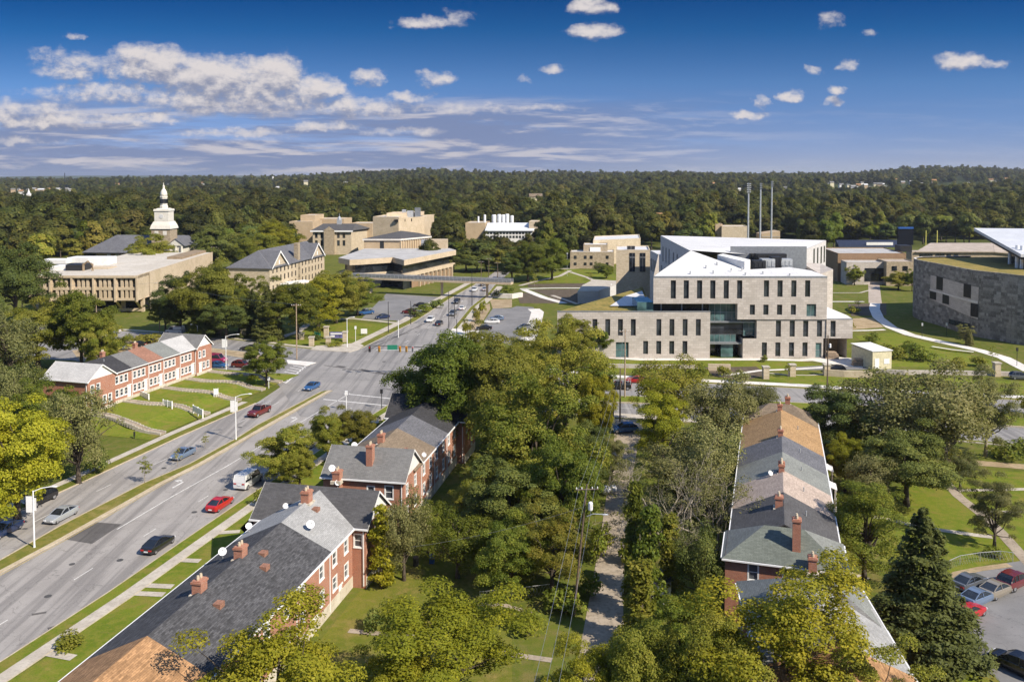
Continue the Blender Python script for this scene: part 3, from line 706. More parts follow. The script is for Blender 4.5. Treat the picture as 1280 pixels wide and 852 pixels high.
    dash(mid(L_out, M_l, .52), .12, 3, 9)
    dash(mid(Nl, Nr, .5), .13, 3, 8)
    for a, b in (((404,499),(495,508)), ((430,492),(496,499)), ((357,479),(382,457.5))): dash([A2(*a), A2(*b)], .45, 99, 0)
    for k in range(8):
        x = 345 + k*3.6; dash([A2(x - 4, 475 - k*2.6), A2(x + 12, 478 - k*2.6)], .35, 99, 0)
    dash([A2(470, 437.5), A2(545, 437.5)], .4, 99, 0)
    dash(mid(Em_l, SE_edge, .5), .12, 3, 8); dash(mid(NE_edge[3:], Em_u, .5), .12, 3, 8); dash(mid(N_edge[:6], Wm_u, .5), .12, 3, 8)
    def arrow(c, ang, s=1.0):
        ca, sa = math.cos(ang), math.sin(ang); q = lambda a, b: (c[0] + (ca*a - sa*b)*s, c[1] + (sa*a + ca*b)*s, z + .004)
        mb.face([q(-1.6, -.12), q(.4, -.12), q(.4, .12), q(-1.6, .12)]); mb.face([q(.4, .12), q(.4, -.12), q(.75, .5), q(.5, .72)]); mb.face([q(.2, .5), q(1.15, .5), q(.65, 1.35)])
    dirn = math.atan2(M_r[3][1]-M_r[1][1], M_r[3][0]-M_r[1][0])
    arrow(A2(226, 604), dirn, 1.25); arrow(A2(370, 524), dirn, 1.25)
    kind(mb.build('road_markings', 'paint'))
    mb = MB(); dash(mid(N_edge[:6], Wm_u, .96), .12, 99, 0); dash(offset(M_r, .35), .10, 999, 0); dash(offset(Em_l, .5), .1, 999, 0); kind(mb.build('yellow_road_markings', 'paint_yellow'))
    # patches and long sealed joints in the surface
    sheet('road_patch', pts((81.5,674),(120,652.5),(152,655),(115,679.5)), RZ + .012, 'asphalt_patch')
    mb = MB()
    for a, b, w in (((405,456.5),(520,474),.5), ((421,457.5),(432,459),1.2), ((450,461.5),(462,464),1.2), ((471,465),(490,468.5),1.2), ((482,486),(508,492),.4), ((504,481),(484,487),.4), ((430,441),(510,416),.5), ((455,440),(540,400),.45), ((60,786),(74,782),.6), ((40,768),(58,765),.4)):
        pl = [A2(*a), A2(*b)]; l, r = offset(pl, -w/2), offset(pl, w/2); mb.face([(*l[0], RZ+.022), (*l[1], RZ+.022), (*r[1], RZ+.022), (*r[0], RZ+.022)])
    kind(mb.build('road_tar_seams', 'asphalt_patch'))
    rng = random.Random(4); mb = MB(); n = 9
    for px, py, r in ((150,700,.4),(243,640,.4),(330,580,.42),(300,534,.4),(430,462,.5),(480,452,.5),(520,415,.4),(205,585,.4),(60,745,.4),(400,520,.4),(90,705,.35),(282,612,.35),(545,393,.4),(355,560,.35)):
        c = A2(px, py); mb.face([(c[0] + r*math.cos(k*2*math.pi/n), c[1] + r*math.sin(k*2*math.pi/n), RZ + .024) for k in range(n)])
    kind(mb.build('road_manholes', 'asphalt_dark'))
    # islands and corners
    mb = MB(); mb.prism(pts((358,450),(395,453.5),(383,457.5),(360,455)), 0, .15); kind(mb.build('traffic_island', 'concrete_white'))
    mb = MB(); mb.prism(pts((388,437.5),(437,440.5),(449,437),(455,432.5),(448,429),(420,431),(395,432.5)), 0, .15); kind(mb.build('corner_pavement', 'concrete'))
    mb = MB(); mb.prism(pts((556,424),(566,411),(600,414),(604,423),(590,432)), 0, .15); kind(mb.build('east_corner_pavement', 'concrete_white'))
    # car parks
    sheet('west_car_park', pts((452,398),(483,367),(555,371.5),(511,393),(508,401),(474,400)), .03, 'asphalt_lot')
    sheet('west_car_park_entrance', pts((495,401),(508,393),(520,396),(531,398),(521,404)), .036, 'asphalt_lot')
    sheet('east_car_park', pts((594,417),(616,385.5),(639,385),(646,382.5),(667,384),(669,390),(659,419),(640,432)), .03, 'asphalt_lot')
    sheet('east_car_park_far_lane', pts((616,386),(640,384),(640,374),(612,374)), .024, 'dirt')
    sheet('house_car_park', extend(pts((1178,722),(1236,706.5),(1282,700)), 0, 40) + [(75, 55)] + pts((1262,862),(1214,821),(1196,782)), .03, 'asphalt_lot')
    sheet('alley', pts((715,870),(727,800),(742,720),(752,660),(761,600),(768,545),(766,523),(806,525),(797,560),(789,600),(785,640),(781,690),(779,760),(782,870)), .03, 'alley_concrete')
    sheet('service_drive', pts((985,462.5),(1085,462),(1090,455),(1060,452),(1040,456),(990,459)), .03, 'asphalt_lot')
    sheet('service_yard', pts((1000,448.5),(1050,446),(1085,450),(1078,460),(1046,456)), .034, 'concrete_white')
    sheet('rear_alley', pts((95,452),(120,430),(170,421),(215,423),(150,450)), .03, 'asphalt_lot')
    # paths (left/right edges)
    def path(name, cl, w, mat='concrete', z=.04):
        pl = resample(pts(*cl), 3); mb = MB(); mb.strip(offset(pl, -w/2), offset(pl, w/2), z); return kind(mb.build(name, mat))
    path('curved_path', [(1094,379),(1093,386),(1098,397),(1114,409),(1138,418.5),(1180,428),(1225,438),(1255,447),(1272,456),(1288,464)], 3.4, 'concrete_white')
    path('brick_ramp_path', [(1094,379),(1092,350)], 4.4, 'roof_tan')
    path('forecourt_path', [(752,446),(800,449),(880,449),(950,449),(1000,450),(1040,449)], 2.6, 'concrete_white')
    path('drive_edge_path', [(900,470),(950,463),(1000,461),(1030,459)], 1.3, 'concrete_white')
    path('bank_path', [(960,466),(985,468.5),(1010,469),(1060,466)], .7, 'concrete')
    path('slope_path', [(1165,435),(1190,439),(1217,442)], 1.0, 'concrete_white', .5)
    path('slope_steps', [(1035,414),(1085,413),(1106,412)], 1.6, 'concrete_white', .06)
    path('terrace_path', [(1032,377),(1080,377)], 1.8, 'concrete_white', .06)
    path('terrace_path_far', [(1032,366),(1075,366),(1090,362)], 1.2, 'concrete', .06)
    path('pale_track', [(1160,574),(1200,577),(1240,580),(1300,585)], 2.6, 'dirt')
    path('lawn_path', [(1183,603),(1198,620),(1226,642),(1250,664),(1290,708)], 1.5, 'alley_concrete')
    path('lawn_cross_path', [(1196,613),(1240,612),(1300,611)], 1.0, 'concrete')
    path('lawn_middle_path', [(1225,640),(1300,639)], .8, 'concrete', .044)
    path('lawn_near_path', [(1090,645),(1160,660),(1215,668),(1240,671)], 1.1, 'concrete')
    path('car_park_path', [(1188,724),(1196,717),(1225,711),(1262,706)], 1.0, 'dirt', .05)
    for q in ([(208,699),(250,701)], [(172,731),(216,733)], [(160,741),(205,743)], [(255,667),(300,664)], [(60,816),(92,822)]): path('front_path', q, 1.0, 'concrete', .05)
    path('house_path', [(1050,712),(1085,724)], .9, 'concrete')
    path('garden_path', [(436,788),(475,792),(520,796)], .8, 'alley_concrete'); path('garden_path', [(596,755),(630,756),(665,766)], .7, 'alley_concrete'); path('garden_path', [(620,815),(690,825)], .8, 'alley_concrete')
    path('campus_lawn_path', [(406,400),(440,398),(500,404),(512,405)], 2.0, 'concrete'); path('campus_entry_path', [(345,426),(358,419),(372,415),(385,405),(400,399)], 2.2, 'concrete')
    path('car_park_walk', [(667,386),(672,390),(669,402),(662,420),(655,432)], 4.2, 'concrete_white')
    path('green_path', [(650,357),(668,352),(700,345),(713,338)], 2.0, 'concrete'); path('green_path', [(713,340),(735,347),(752,356),(790,360)], 2.0, 'concrete')
    path('green_path', [(650,361),(690,360),(735,360),(790,360)], 2.2, 'concrete_white', .05); path('green_path', [(655,362),(680,372),(705,379)], 3.0, 'concrete_white', .06); path('green_path', [(690,369),(722,380)], 1.6, 'concrete', .05)
    path('hall_path', [(700,336),(730,335),(765,336)], 3.0, 'concrete')
    for nm, poly, m in (('mulch_bed', [(660,355),(735,354),(735,359),(660,359)], 'mulch'), ('mulch_bed', [(664,362),(722,361),(722,380),(706,379)], 'mulch'), ('mulch_bed', [(645,366),(660,366),(697,379),(650,379)], 'mulch'), ('mulch_bed', [(1060,380),(1108,379),(1108,394),(1064,395)], 'mulch'), ('shaded_bed', [(1062,398),(1090,397),(1105,409),(1065,412)], 'dirt'),
                        ('car_park_bed', [(578,421),(598,384),(612,379),(613,386),(594,417)], 'dirt'), ('car_park_hedge_bed', [(512,393),(556,371.5),(562,372),(521,395)], 'grass_dry'), ('rain_garden', [(880,459),(945,458),(960,468),(930,476),(892,470)], 'mulch'), ('field_bed', [(90,438),(215,424),(215,431),(100,452)], 'dirt')):
        sheet(nm, pts(*poly), .034, m)
    for nm, poly, m in (('campus_lawn', [(345,428),(372,416),(404,401),(500,406),(505,407),(455,431),(400,431)], 'grass_fresh'), ('forecourt_lawn', [(760,450),(1000,451),(1030,457),(960,462),(900,469),(760,465)], 'grass_fresh'), ('drive_lawn', [(962,470),(1076,467),(1300,478),(1300,498),(1077,487),(962,480)], 'grass_fresh'), ('hall_lawn', [(655,352),(712,336),(765,340),(790,358),(700,353)], 'grass_fresh'), ('right_lawn', [(1150,585),(1300,590),(1300,700),(1240,703),(1190,720),(1100,700),(1120,610)], 'grass_fresh'), ('corner_lawn', [(1110,800),(1205,806),(1260,862),(1120,862)], 'grass_fresh'),
                        ('east_house_lawn', [(520,502),(497,507),(470,522),(380,580),(300,660),(330,690),(470,560),(530,510)], 'grass_fresh'), ('front_lawn', [(318,630),(230,690),(160,742),(60,820),(0,858),(0,900),(100,870),(250,720),(330,650)], 'grass_fresh'), ('rear_garden', [(445,745),(480,700),(640,700),(640,870),(300,900),(400,800)], 'grass'), ('slope_meadow', [(1070,420),(1115,415),(1180,434),(1240,450),(1255,461),(1110,458)], 'grass_fresh')):
        sheet(nm, pts(*poly), .012, m)
build_roads()

# ------------------------------------------------------------------ brick row houses
def slab(mb, quad, t, m=0):
    """roof plane with thickness: quad is given as 4 (or 3) top corners"""
    lo = [(x, y, z - t) for x, y, z in quad]; n = len(quad)
    mb.face(quad, m); mb.face(lo[::-1], m)
    for i in range(n): j = (i+1) % n; mb.face([quad[i], lo[i], lo[j], quad[j]], m)
def house(O, ang, x0, Ln, d, ze, zr, kind_, roof, label, zb=0.0, basement=1.3, ops=None, chim=(), group=None, ext=(0, 0), sky=(), gmat='white_wall', flat_sides=True, oh=.32, ridge_at=.5, hipin=3.6, vents=()):
    """one house of a terrace. local x runs along the terrace, y across it from the right-hand wall (y=0) to the left-hand one (y=d)"""
    p = Vector(O) + Vector((math.cos(ang), math.sin(ang), 0)) * x0
    h = T('row_house', label, 'house', (p.x, p.y, zb), ang, group)
    ops = ops or {}; e = .006; W = MB(); Rf = MB()
    sides = {'R': ((e, 0), (Ln - e, 0)), 'L': ((Ln - e, d), (e, d)), 'N': ((e, d), (e, 0)), 'F': ((Ln - e, 0), (Ln - e, d))}
    for k, (A, B) in sides.items(): facade(W, A, B, -.6, ze, ops.get(k, []), .14)
    ry = d * ridge_at
    if kind_ == 'mid':
        for x in (e, Ln - e): W.face([(x, 0, ze), (x, d, ze), (x, ry, zr - .12)])
        X0, X1 = -ext[0], Ln + ext[1]; sl_ = (zr - ze) / ry; sl2 = (zr - ze) / (d - ry)
        slab(Rf, [(X0, -oh, ze - oh*sl_), (X1, -oh, ze - oh*sl_), (X1, ry, zr), (X0, ry, zr)], .16); slab(Rf, [(X1, d+oh, ze - oh*sl2), (X0, d+oh, ze - oh*sl2), (X0, ry, zr), (X1, ry, zr)], .16)
    elif kind_ == 'cross':
        G = MB(); sl_ = (zr - ze) / (Ln/2)
        for y in (e, d - e): G.face([(e, y, ze), (Ln - e, y, ze), (Ln/2, y, zr - .12)])
        G.build('gable', gmat, h, local=True)
        slab(Rf, [(-oh, d+oh, ze - oh*sl_), (-oh, -oh, ze - oh*sl_), (Ln/2, -oh, zr), (Ln/2, d+oh, zr)], .16); slab(Rf, [(Ln+oh, -oh, ze - oh*sl_), (Ln+oh, d+oh, ze - oh*sl_), (Ln/2, d+oh, zr), (Ln/2, -oh, zr)], .16)
        for y in (-oh - .03, d + oh): 
            for sx in (0, 1):
                xa, xb = (-oh, Ln/2) if not sx else (Ln+oh, Ln/2)
                V = MB(); V.face([(xa, y, ze - oh*sl_ - .22), (xb, y, zr - .22), (xb, y, zr + .03), (xa, y, ze - oh*sl_ + .03)]); V.face([(xa, y+.03, ze - oh*sl_ - .22), (xb, y+.03, zr - .22), (xb, y+.03, zr + .03), (xa, y+.03, ze - oh*sl_ + .03)]); V.build('bargeboard', 'trim_white', h, local=True)
    else:
        sl_ = (zr - ze) / (Ln/2); z_ = ze - oh*sl_; a, b, c, dd = (-oh, -oh, z_), (Ln+oh, -oh, z_), (Ln+oh, d+oh, z_), (-oh, d+oh, z_); r0, r1 = (Ln/2, hipin, zr), (Ln/2, d - hipin, zr)
        Rf.face([a, r0, r1, dd]); Rf.face([b, c, r1, r0]); Rf.face([a, b, r0]); Rf.face([c, dd, r1]); Rf.face([(x, y, z-.12) for x, y, z in (a, b, c, dd)])
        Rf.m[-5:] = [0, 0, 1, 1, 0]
    W.build('wall', 'brick', h, local=True)
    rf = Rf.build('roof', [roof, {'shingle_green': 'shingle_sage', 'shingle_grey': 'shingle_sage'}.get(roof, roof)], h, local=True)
    if basement:
        Bm = MB()
        Bm.box(.0, Ln, -.05, -.002, -.7, basement); Bm.build('basement_wall', 'foundation', h, local=True)
    Gt = MB()
    if kind_ != 'cross':
        zz = ze - oh*(zr-ze)/ry if kind_ == 'mid' else ze - oh*(zr-ze)/(Ln/2)
        gl = [('gutter', 0, Ln, -oh-.14, -oh-.01, zz-.18, zz-.03), ('gutter', 0, Ln, d+oh+.01, d+oh+.14, zz-.18, zz-.03), ('downpipe', .12, .22, -.12, -.02, .3, ze - .1), ('downpipe', Ln-.3, Ln-.2, d+.02, d+.12, .3, ze-.1)]
        if kind_ == 'hip': gl.append(('gutter', -oh-.14, -oh-.01, -oh, d+oh, zz-.18, zz-.03))
    else: gl = [('gutter', -oh-.14, -oh-.01, -oh, d+oh, ze-.3, ze-.12), ('downpipe', -.12, -.02, .2, .3, .3, ze-.1)]
    for q in gl: Gt = MB(); Gt.box(*q[1:]); Gt.build(q[0], 'trim_white', h, local=True)
    for k, (A, B) in sides.items():
        if k in ops: windows(h, A, B, ops[k], .14, local=True)
    for cx, cy_, cz, ch, w in chim:
        c = MB(); c.box(cx-w/2, cx+w/2, cy_-w*.42, cy_+w*.42, cz-1.2, cz+ch); c.box(cx-w/2-.08, cx+w/2+.08, cy_-w*.42-.08, cy_+w*.42+.08, cz+ch-.28, cz+ch-.1)
        co = c.build('chimney', 'brick', h, local=True)
        if ch < 2 and cy_ > 2: f = MB(); f.box(cx-w/2-.2, cx+w/2+.2, cy_-w*.42-.2, cy_+w*.42+.2, cz-.45, cz-.02); f.build('flashing', 'foundation', co, local=True)
        for q in (-.22, .22): f = MB(); f.lathe([(.13, ch), (.15, ch+.12), (.11, ch+.4)], (cx + q*w, cy_, cz), 8); f.build('chimney_pot', 'stone_light', co, local=True)
    for cx, cy_, cz in sky:
        s = MB(); s.box(cx-.4, cx+.4, cy_-.35, cy_+.35, cz-.35, cz+.12); s.build('roof_hatch', 'shingle_red', h, local=True)
    for cx, cy_, cz in vents:
        s = MB(); s.tube([(cx, cy_, cz-.3), (cx, cy_, cz+.55)], .07, 8); s.build('vent_pipe', 'galvanised', h, local=True)
    return h
def frame_from(p1, p2):
    d = (p2 - p1); return math.atan2(d.y, d.x)
def V_(ang, a, b): return Vector((math.cos(ang)*a - math.sin(ang)*b, math.sin(ang)*a + math.cos(ang)*b, 0))
H_ = 'house'
def rear_ops(L, base=True, kind_='a'):
    o = [(1.0, 2.1, 1.9+2.75, 1.9+4.3, H_), (L-2.3, L-1.2, 4.65, 6.2, H_), (1.0, 2.1, 2.0, 3.5, H_), (L-2.3, L-1.2, 1.9, 3.5, H_)]
    if base: o += [(L*.42, L*.42+2.0, -.1, 1.75, 'garage')] if kind_ == 'a' else [(L*.4, L*.4+.9, -.1, 1.8, 'door')]
    return o
# terrace B: bottom left, beside the main road
rb1, rb2 = at(184, 794, 9.5), at(352, 652, 9.5); angB = frame_from(rb1, rb2); dB = 10.6
OB = rb1 + V_(angB, 0, -dB/2); OB.z = 0
def frontops(L): return [(.9, 1.9, 3.9, 5.4, H_), (2.3, 3.3, 3.9, 5.4, H_), (L-2.2, L-1.1, 3.9, 5.4, H_), (.9, 1.9, 1.0, 2.5, H_), (L-2.2, L-1.2, .35, 2.5, 'door')]
gB = 'brick row houses beside the main road'
for x0, L, k, rf, lab, ch, skyl, ext in (
    (-15.5, 7.7, 'mid', 'shingle_tan', 'brick row house with tan roof mostly below the bottom edge', (), (), (0, 0)),
    (-7.8, 7.8, 'mid', 'shingle_tan', 'tan roofed brick row house joined to the dark roofed terrace', (), (), (0, 0)),
    (0, 7.9, 'mid', 'shingle_dark', 'dark roofed brick row house next to the tan roof, square chimney at its far end', ((7.8, dB/2+.2, 9.25, 1.2, 1.05),), ((7.2, dB/2-2.0, 8.75),), (0, 0)),
    (7.9, 7.2, 'mid', 'shingle_dark', 'dark roofed brick row house between two square ridge chimneys', ((7.0, dB/2+.2, 9.25, 1.2, 1.05),), ((7.0, dB/2-2.3, 8.6), (8.8, dB/2-1.2, 9.05)), (0, 0)),
    (15.1, 7.8, 'mid', 'shingle_dark', 'dark roofed brick row house touching the pale grey roof', (), (), (0, 0)),
    (22.9, 6.4, 'mid', 'shingle_grey', 'pale grey roofed brick row house with a large white dish', ((6.2, dB/2, 9.4, 1.3, 1.1),), ((5.5, dB/2-1.4, 8.95),), (0, 3.5))):
    roofm = 'shingle_pale' if rf == 'shingle_grey' else rf
    house(OB, angB, x0, L, dB, 7.0, 9.5, k, roofm, lab, ops={'R': rear_ops(L, True, 'a' if int(x0) % 2 else 'b'), 'L': frontops(L)}, chim=ch, sky=skyl, group=gB, ext=ext)
house(OB + V_(angB, 0, -1.6), angB, 29.3, 7.2, dB + 3.0, 7.0, 9.8, 'cross', 'shingle_charcoal', 'end brick row house with charcoal cross roof and ivy on its white gable', ops={'R': [(2.9, 4.2, 4.4, 6.0, H_), (2.9, 4.2, 1.6, 3.2, H_)], 'N': [(dB+1.6, dB+2.6, 4.6, 6.1, H_)], 'L': frontops(7.2)}, group=gB)
# terrace C: middle, by the crossing
rc1, rc2 = at(503.7, 601.4, 7.0), at(568, 532, 7.0); angC = frame_from(rc1, at(545, 560, 7.0)) ; angC = R(79.5); dC = 10.9
OC = rc1.copy(); OC.z = 0; OC = OC + V_(angC, .25, 0)
gC = 'brick row houses near the crossing'
house(OC, angC, 0, 7.6, dC, 7.0, 9.9, 'cross', 'shingle_grey', 'brick end house with grey cross roof, tall side chimney and white gable', ops={'N': [(dC-1.5-1.0, dC-1.5+.1, 4.5, 6.2, H_), (dC-4.9, dC-3.9, 4.7, 6.0, H_), (dC-2.5, dC-1.4, 1.6, 3.2, H_)], 'R': [(1.0, 1.9, 4.6, 6.1, H_), (4.6, 5.6, 4.6, 6.1, H_), (1.0, 1.9, 1.8, 3.2, H_), (4.6, 5.6, 1.9, 3.4, H_)], 'L': frontops(7.6)}, chim=((1.9, dC*.47, 8.2, 2.6, 1.0), (-.5, dC*.80, 6.8, 1.2, 1.15)), group=gC)
for i, (x0, L, rf, lab) in enumerate(((7.6, 6.6, 'shingle_brown', 'brown roofed brick row house behind the grey cross roofed end house'), (14.2, 7.0, 'shingle_slate', 'slate grey roofed brick row house half under tree shade'), (21.2, 6.6, 'shingle_black', 'dark roofed brick row house deep in tree shade near the crossing'))):
    house(OC, angC, x0, L, dC, 7.0, 9.4, 'mid', rf, lab, ops={'R': rear_ops(L, True, 'b' if i else 'a'), 'L': frontops(L)}, chim=((.2, dC*.52, 9.2, 1.3, .95),) if i == 0 else (), group=gC, ext=(3.4 if i == 0 else 0, 3 if i == 2 else 0), sky=((1.4, dC*.25, 8.1),) if i == 0 else ())
house(OC + V_(angC, 0, -1.2), angC, 27.8, 7.6, dC + 2, 7.0, 9.9, 'cross', 'shingle_black', 'far end brick house of the shaded terrace under the big trees', ops={'R': [(1.2, 2.2, 4.6, 6.1, H_), (4.6, 5.6, 4.6, 6.1, H_), (4.6, 5.6, 1.6, 3.1, H_)]}, group=gC)
# terrace D: right of the alley
rd1, rd2 = at(978.5, 587, 9.5), at(976, 511, 9.5); angD = frame_from(rd1, rd2); dD = 10.7
uD = Vector((math.cos(angD), math.sin(angD), 0))
def sD(px, py): return (at(px, py, 9.5) - rd1).dot(uD)
OD = rd1 + V_(angD, 0, -dD/2); OD.z = 0
gD = 'brick row houses right of the alley'
bD = [sD(979.4, 614.6) - 7.4, sD(979.4, 614.6), 0.0, sD(977.5, 564), sD(976.8, 543), sD(976, 511)]
for i, (rf, lab, ch) in enumerate((('shingle_charcoal', 'row house with charcoal roof in tree shadow behind the green hip roof', True), ('shingle_pink', 'row house with pale pinkish roof in the right hand terrace', False), ('shingle_sage', 'row house with pale sage roof beside the pinkish roof', False), ('shingle_slate', 'row house with slate blue roof between sage and orange roofs', False), ('shingle_orange', 'row house with orange tan roof near the far end of the terrace', False))):
    L = bD[i+1] - bD[i]
    house(OD, angD, bD[i], L, dD, 7.0, 9.5, 'mid', rf, lab, ops={'R': [(.8, 1.8, 4.5, 6.0, H_), (L-2, L-1, 4.5, 6.0, H_), (.8, 1.8, 1.5, 3.0, H_), (L-2, L-1, .3, 2.5, 'door')], 'L': rear_ops(L, False)}, basement=0, group=gD, ext=(2.2 if i == 0 else 0, 0),
          chim=((3.6, dD*.55, 9.1, 1.3, .95),) if ch else ((L-.25, dD/2+.15, 9.25, 1.1, .8),) if i != 2 else ((.3, dD/2+.15, 9.25, 1.2, .8),), vents=((L*.5, dD*.28, 8.4),))
house(OD, angD, bD[5], 7.4, dD, 7.0, 9.4, 'hip', 'shingle_brown', 'far hipped end house with grey brown roof behind the orange roof', ops={'R': frontops(7.4)}, basement=0, group=gD, hipin=3.6, chim=((4.2, dD*.4, 9.2, 1.3, .9),))
house(OD + V_(angD, 0, -.4), angD, bD[0] - 5.6, 6.6, dD + .9, 6.9, 9.2, 'hip', 'shingle_green', 'brick end house with grey green hip roof and two tall chimneys', ops={'N': [(2.3, 3.3, 4.6, 6.3, H_), (5.7, 6.7, 4.8, 6.3, H_), (9.9, 10.9, 4.6, 6.2, H_)], 'R': [(2, 3, 4.5, 6, H_)], 'L': rear_ops(6.6, False)}, basement=0, group=gD, hipin=3.8, chim=((1.55, dD*.43, 8.3, 2.7, .95), (-.45, dD*.29, 6.6, 1.5, .95)))
# terrace F: bottom right corner
rf1 = at(1035, 724, 9.3); angF = R(83.0); dF = 11.0
OF = rf1 + V_(angF, -3.7, -3.7); OF.z = 0
gF = 'brick row houses in the bottom right'
house(OF, angF, 0, 7.4, dF, 7.0, 9.3, 'hip', 'shingle_grey', 'hip roofed grey end house below the green hip roof', basement=0, group=gF, hipin=3.7, ops={'R': [(2, 3, 4.5, 6, H_)], 'L': rear_ops(7.4, False)})
house(OF, angF, -7.0, 7.0, dF, 7.0, 9.3, 'mid', 'shingle_pale', 'grey roofed row house at the bottom edge right of the yellow green tree', basement=0, group=gF, ext=(0, 3.5), ops={'R': [(1, 2, 4.5, 6, H_)]})
house(OF, angF, -14.5, 7.5, dF, 7.0, 9.3, 'mid', 'shingle_tan', 'tan roofed row house hidden under the bottom right tree', basement=0, group=gF)
# terrace A: across the main road on its bank
a1, a2 = at(115, 515, 2.0), at(262.5, 462.5, 2.0); angA = frame_from(a1, a2); LA = (a2 - a1).length; dA = 9.6
OA = a1.copy(); OA.z = 0
gA = 'brick row houses on the grass bank'
wA = [-1.5, 5.6, 10.6, 15.4, 20.0, 25.4, 30.6, LA]
def opsA(L, door_at=None):
    o = []
    for z0, z1 in ((3.75, 5.2), (1.15, 2.6)):
        for k in range(3): x = .55 + k*1.25; o.append((x, x+.95, z0, z1, H_))
    o.append((L-1.15, L-.15, .5, 2.75, 'door')); return o
for i, (rf, lab) in enumerate((('', ''), ('shingle_black', 'bank row house with near black roof'), ('shingle_grey', 'bank row house with mid grey roof beside the black roof'), ('shingle_red', 'bank row house with red brown roof'), ('shingle_sage', 'bank row house with grey green roof beside the red brown roof'), ('shingle_white', 'bank row house with very pale roof next to the far gable'))):
    if not rf: continue
    L = wA[i+1] - wA[i]
    house(OA, angA, wA[i], L, dA, 6.2, 8.3, 'mid', rf, lab, zb=2.0, basement=.55, ops={'R': opsA(L)}, group=gA, ext=(3.2 if i == 1 else 0, 2.8 if i == 5 else 0), chim=((.2, dA*.72, 7.6, 1.2, .8),) if i in (2, 4) else (), vents=((1.8, 3.6, 7.7),) if i == 1 else ())
for x0, L, lab, rfm in ((wA[0], wA[1]-wA[0], 'pale roofed end house of the bank terrace beside the trees', 'shingle_white'), (wA[6], wA[7]-wA[6], 'far end house of the bank terrace with white gable over its door', 'shingle_grey')):
    house(OA + V_(angA, 0, -.5), angA, x0, L, dA + .5, 6.2, 8.6, 'cross', rfm, lab, zb=2.0, basement=.55, ops={'R': [(.7, 1.6, 3.7, 5.2, H_), (2.2, 3.1, 3.7, 5.2, H_)] + [(L-1.9, L-1.0, 1.1, 2.6, H_), (.8, 1.8, .4, 2.6, 'door'), (L-3.3, L-2.4, 1.1, 2.6, H_)], 'F': [(2, 3, 3.7, 5.2, H_), (2, 3, 1.1, 2.6, H_), (6, 7, 3.7, 5.2, H_)]}, group=gA, gmat='white_wall')
# the bank in front of it
def bank():
    prof = [(-13, 1.2), (-10, 1.9), (0, 1.95), (2.5, 1.85), (6, 1.65), (9, 1.45), (11.5, 1.15), (13.2, .62), (14.6, .3), (17.4, .12)]
    nx = 40; X0, X1 = -6, LA + 9; mb = MB(); g = []
    for i in range(nx + 1):
        s = X0 + (X1 - X0)*i/nx; k = smooth(0, 6, i/nx*(X1-X0)) * smooth(0, 8, (1-i/nx)*(X1-X0)); row = []
        for t, z in prof:
            q = OA + V_(angA, s, -t); row.append((q.x, q.y, .05 + (z-.05) * k + .06*math.sin(s*1.3 + t) * k * (1 if 0 < t < 12 else 0)))
        g.append(row)
    for i in range(nx):
        for j in range(len(prof)-1): mb.face([g[i][j], g[i][j+1], g[i+1][j+1], g[i+1][j]])
    o = kind(mb.build('lawn_bank', 'grass_fresh', smooth=True))
    def zat(t):
        for (t0, z0), (t1, z1) in zip(prof, prof[1:]):
            if t <= t1: return z0 + (z1-z0)*(t-t0)/(t1-t0)
        return .12
    for s, bend, lab in ((-.5, -2, 'stepped'), (8.5, 2.0, ''), (19.5, 1.5, ''), (27.5, 2.5, ''), (35, 2, '')):
        mb = MB(); kb = MB()
        for k in range(26):
            t = .3 + k*.66; t2 = t + .66; z = zat(t + .3) + .07; x = s + bend * smooth(3, 12, t); 
            q = [OA + V_(angA, a, -b) for a, b in ((x-.62, t), (x-.62, t2), (x+.62, t2), (x+.62, t))]
            mb.prism([(p.x, p.y) for p in q][::-1], z - .5, z + .03)
            for sd in (-1, 1):
                q = [OA + V_(angA, a, -b) for a, b in ((x+sd*.66-.13, t), (x+sd*.66-.13, t2), (x+sd*.66+.13, t2), (x+sd*.66+.13, t))]; kb.prism([(p.x, p.y) for p in q][::-1], z - .5, z + .19 + .002*k)
        kind(mb.build('bank_steps', 'alley_concrete')); kind(kb.build('bank_steps_edge', 'concrete'))
bank()

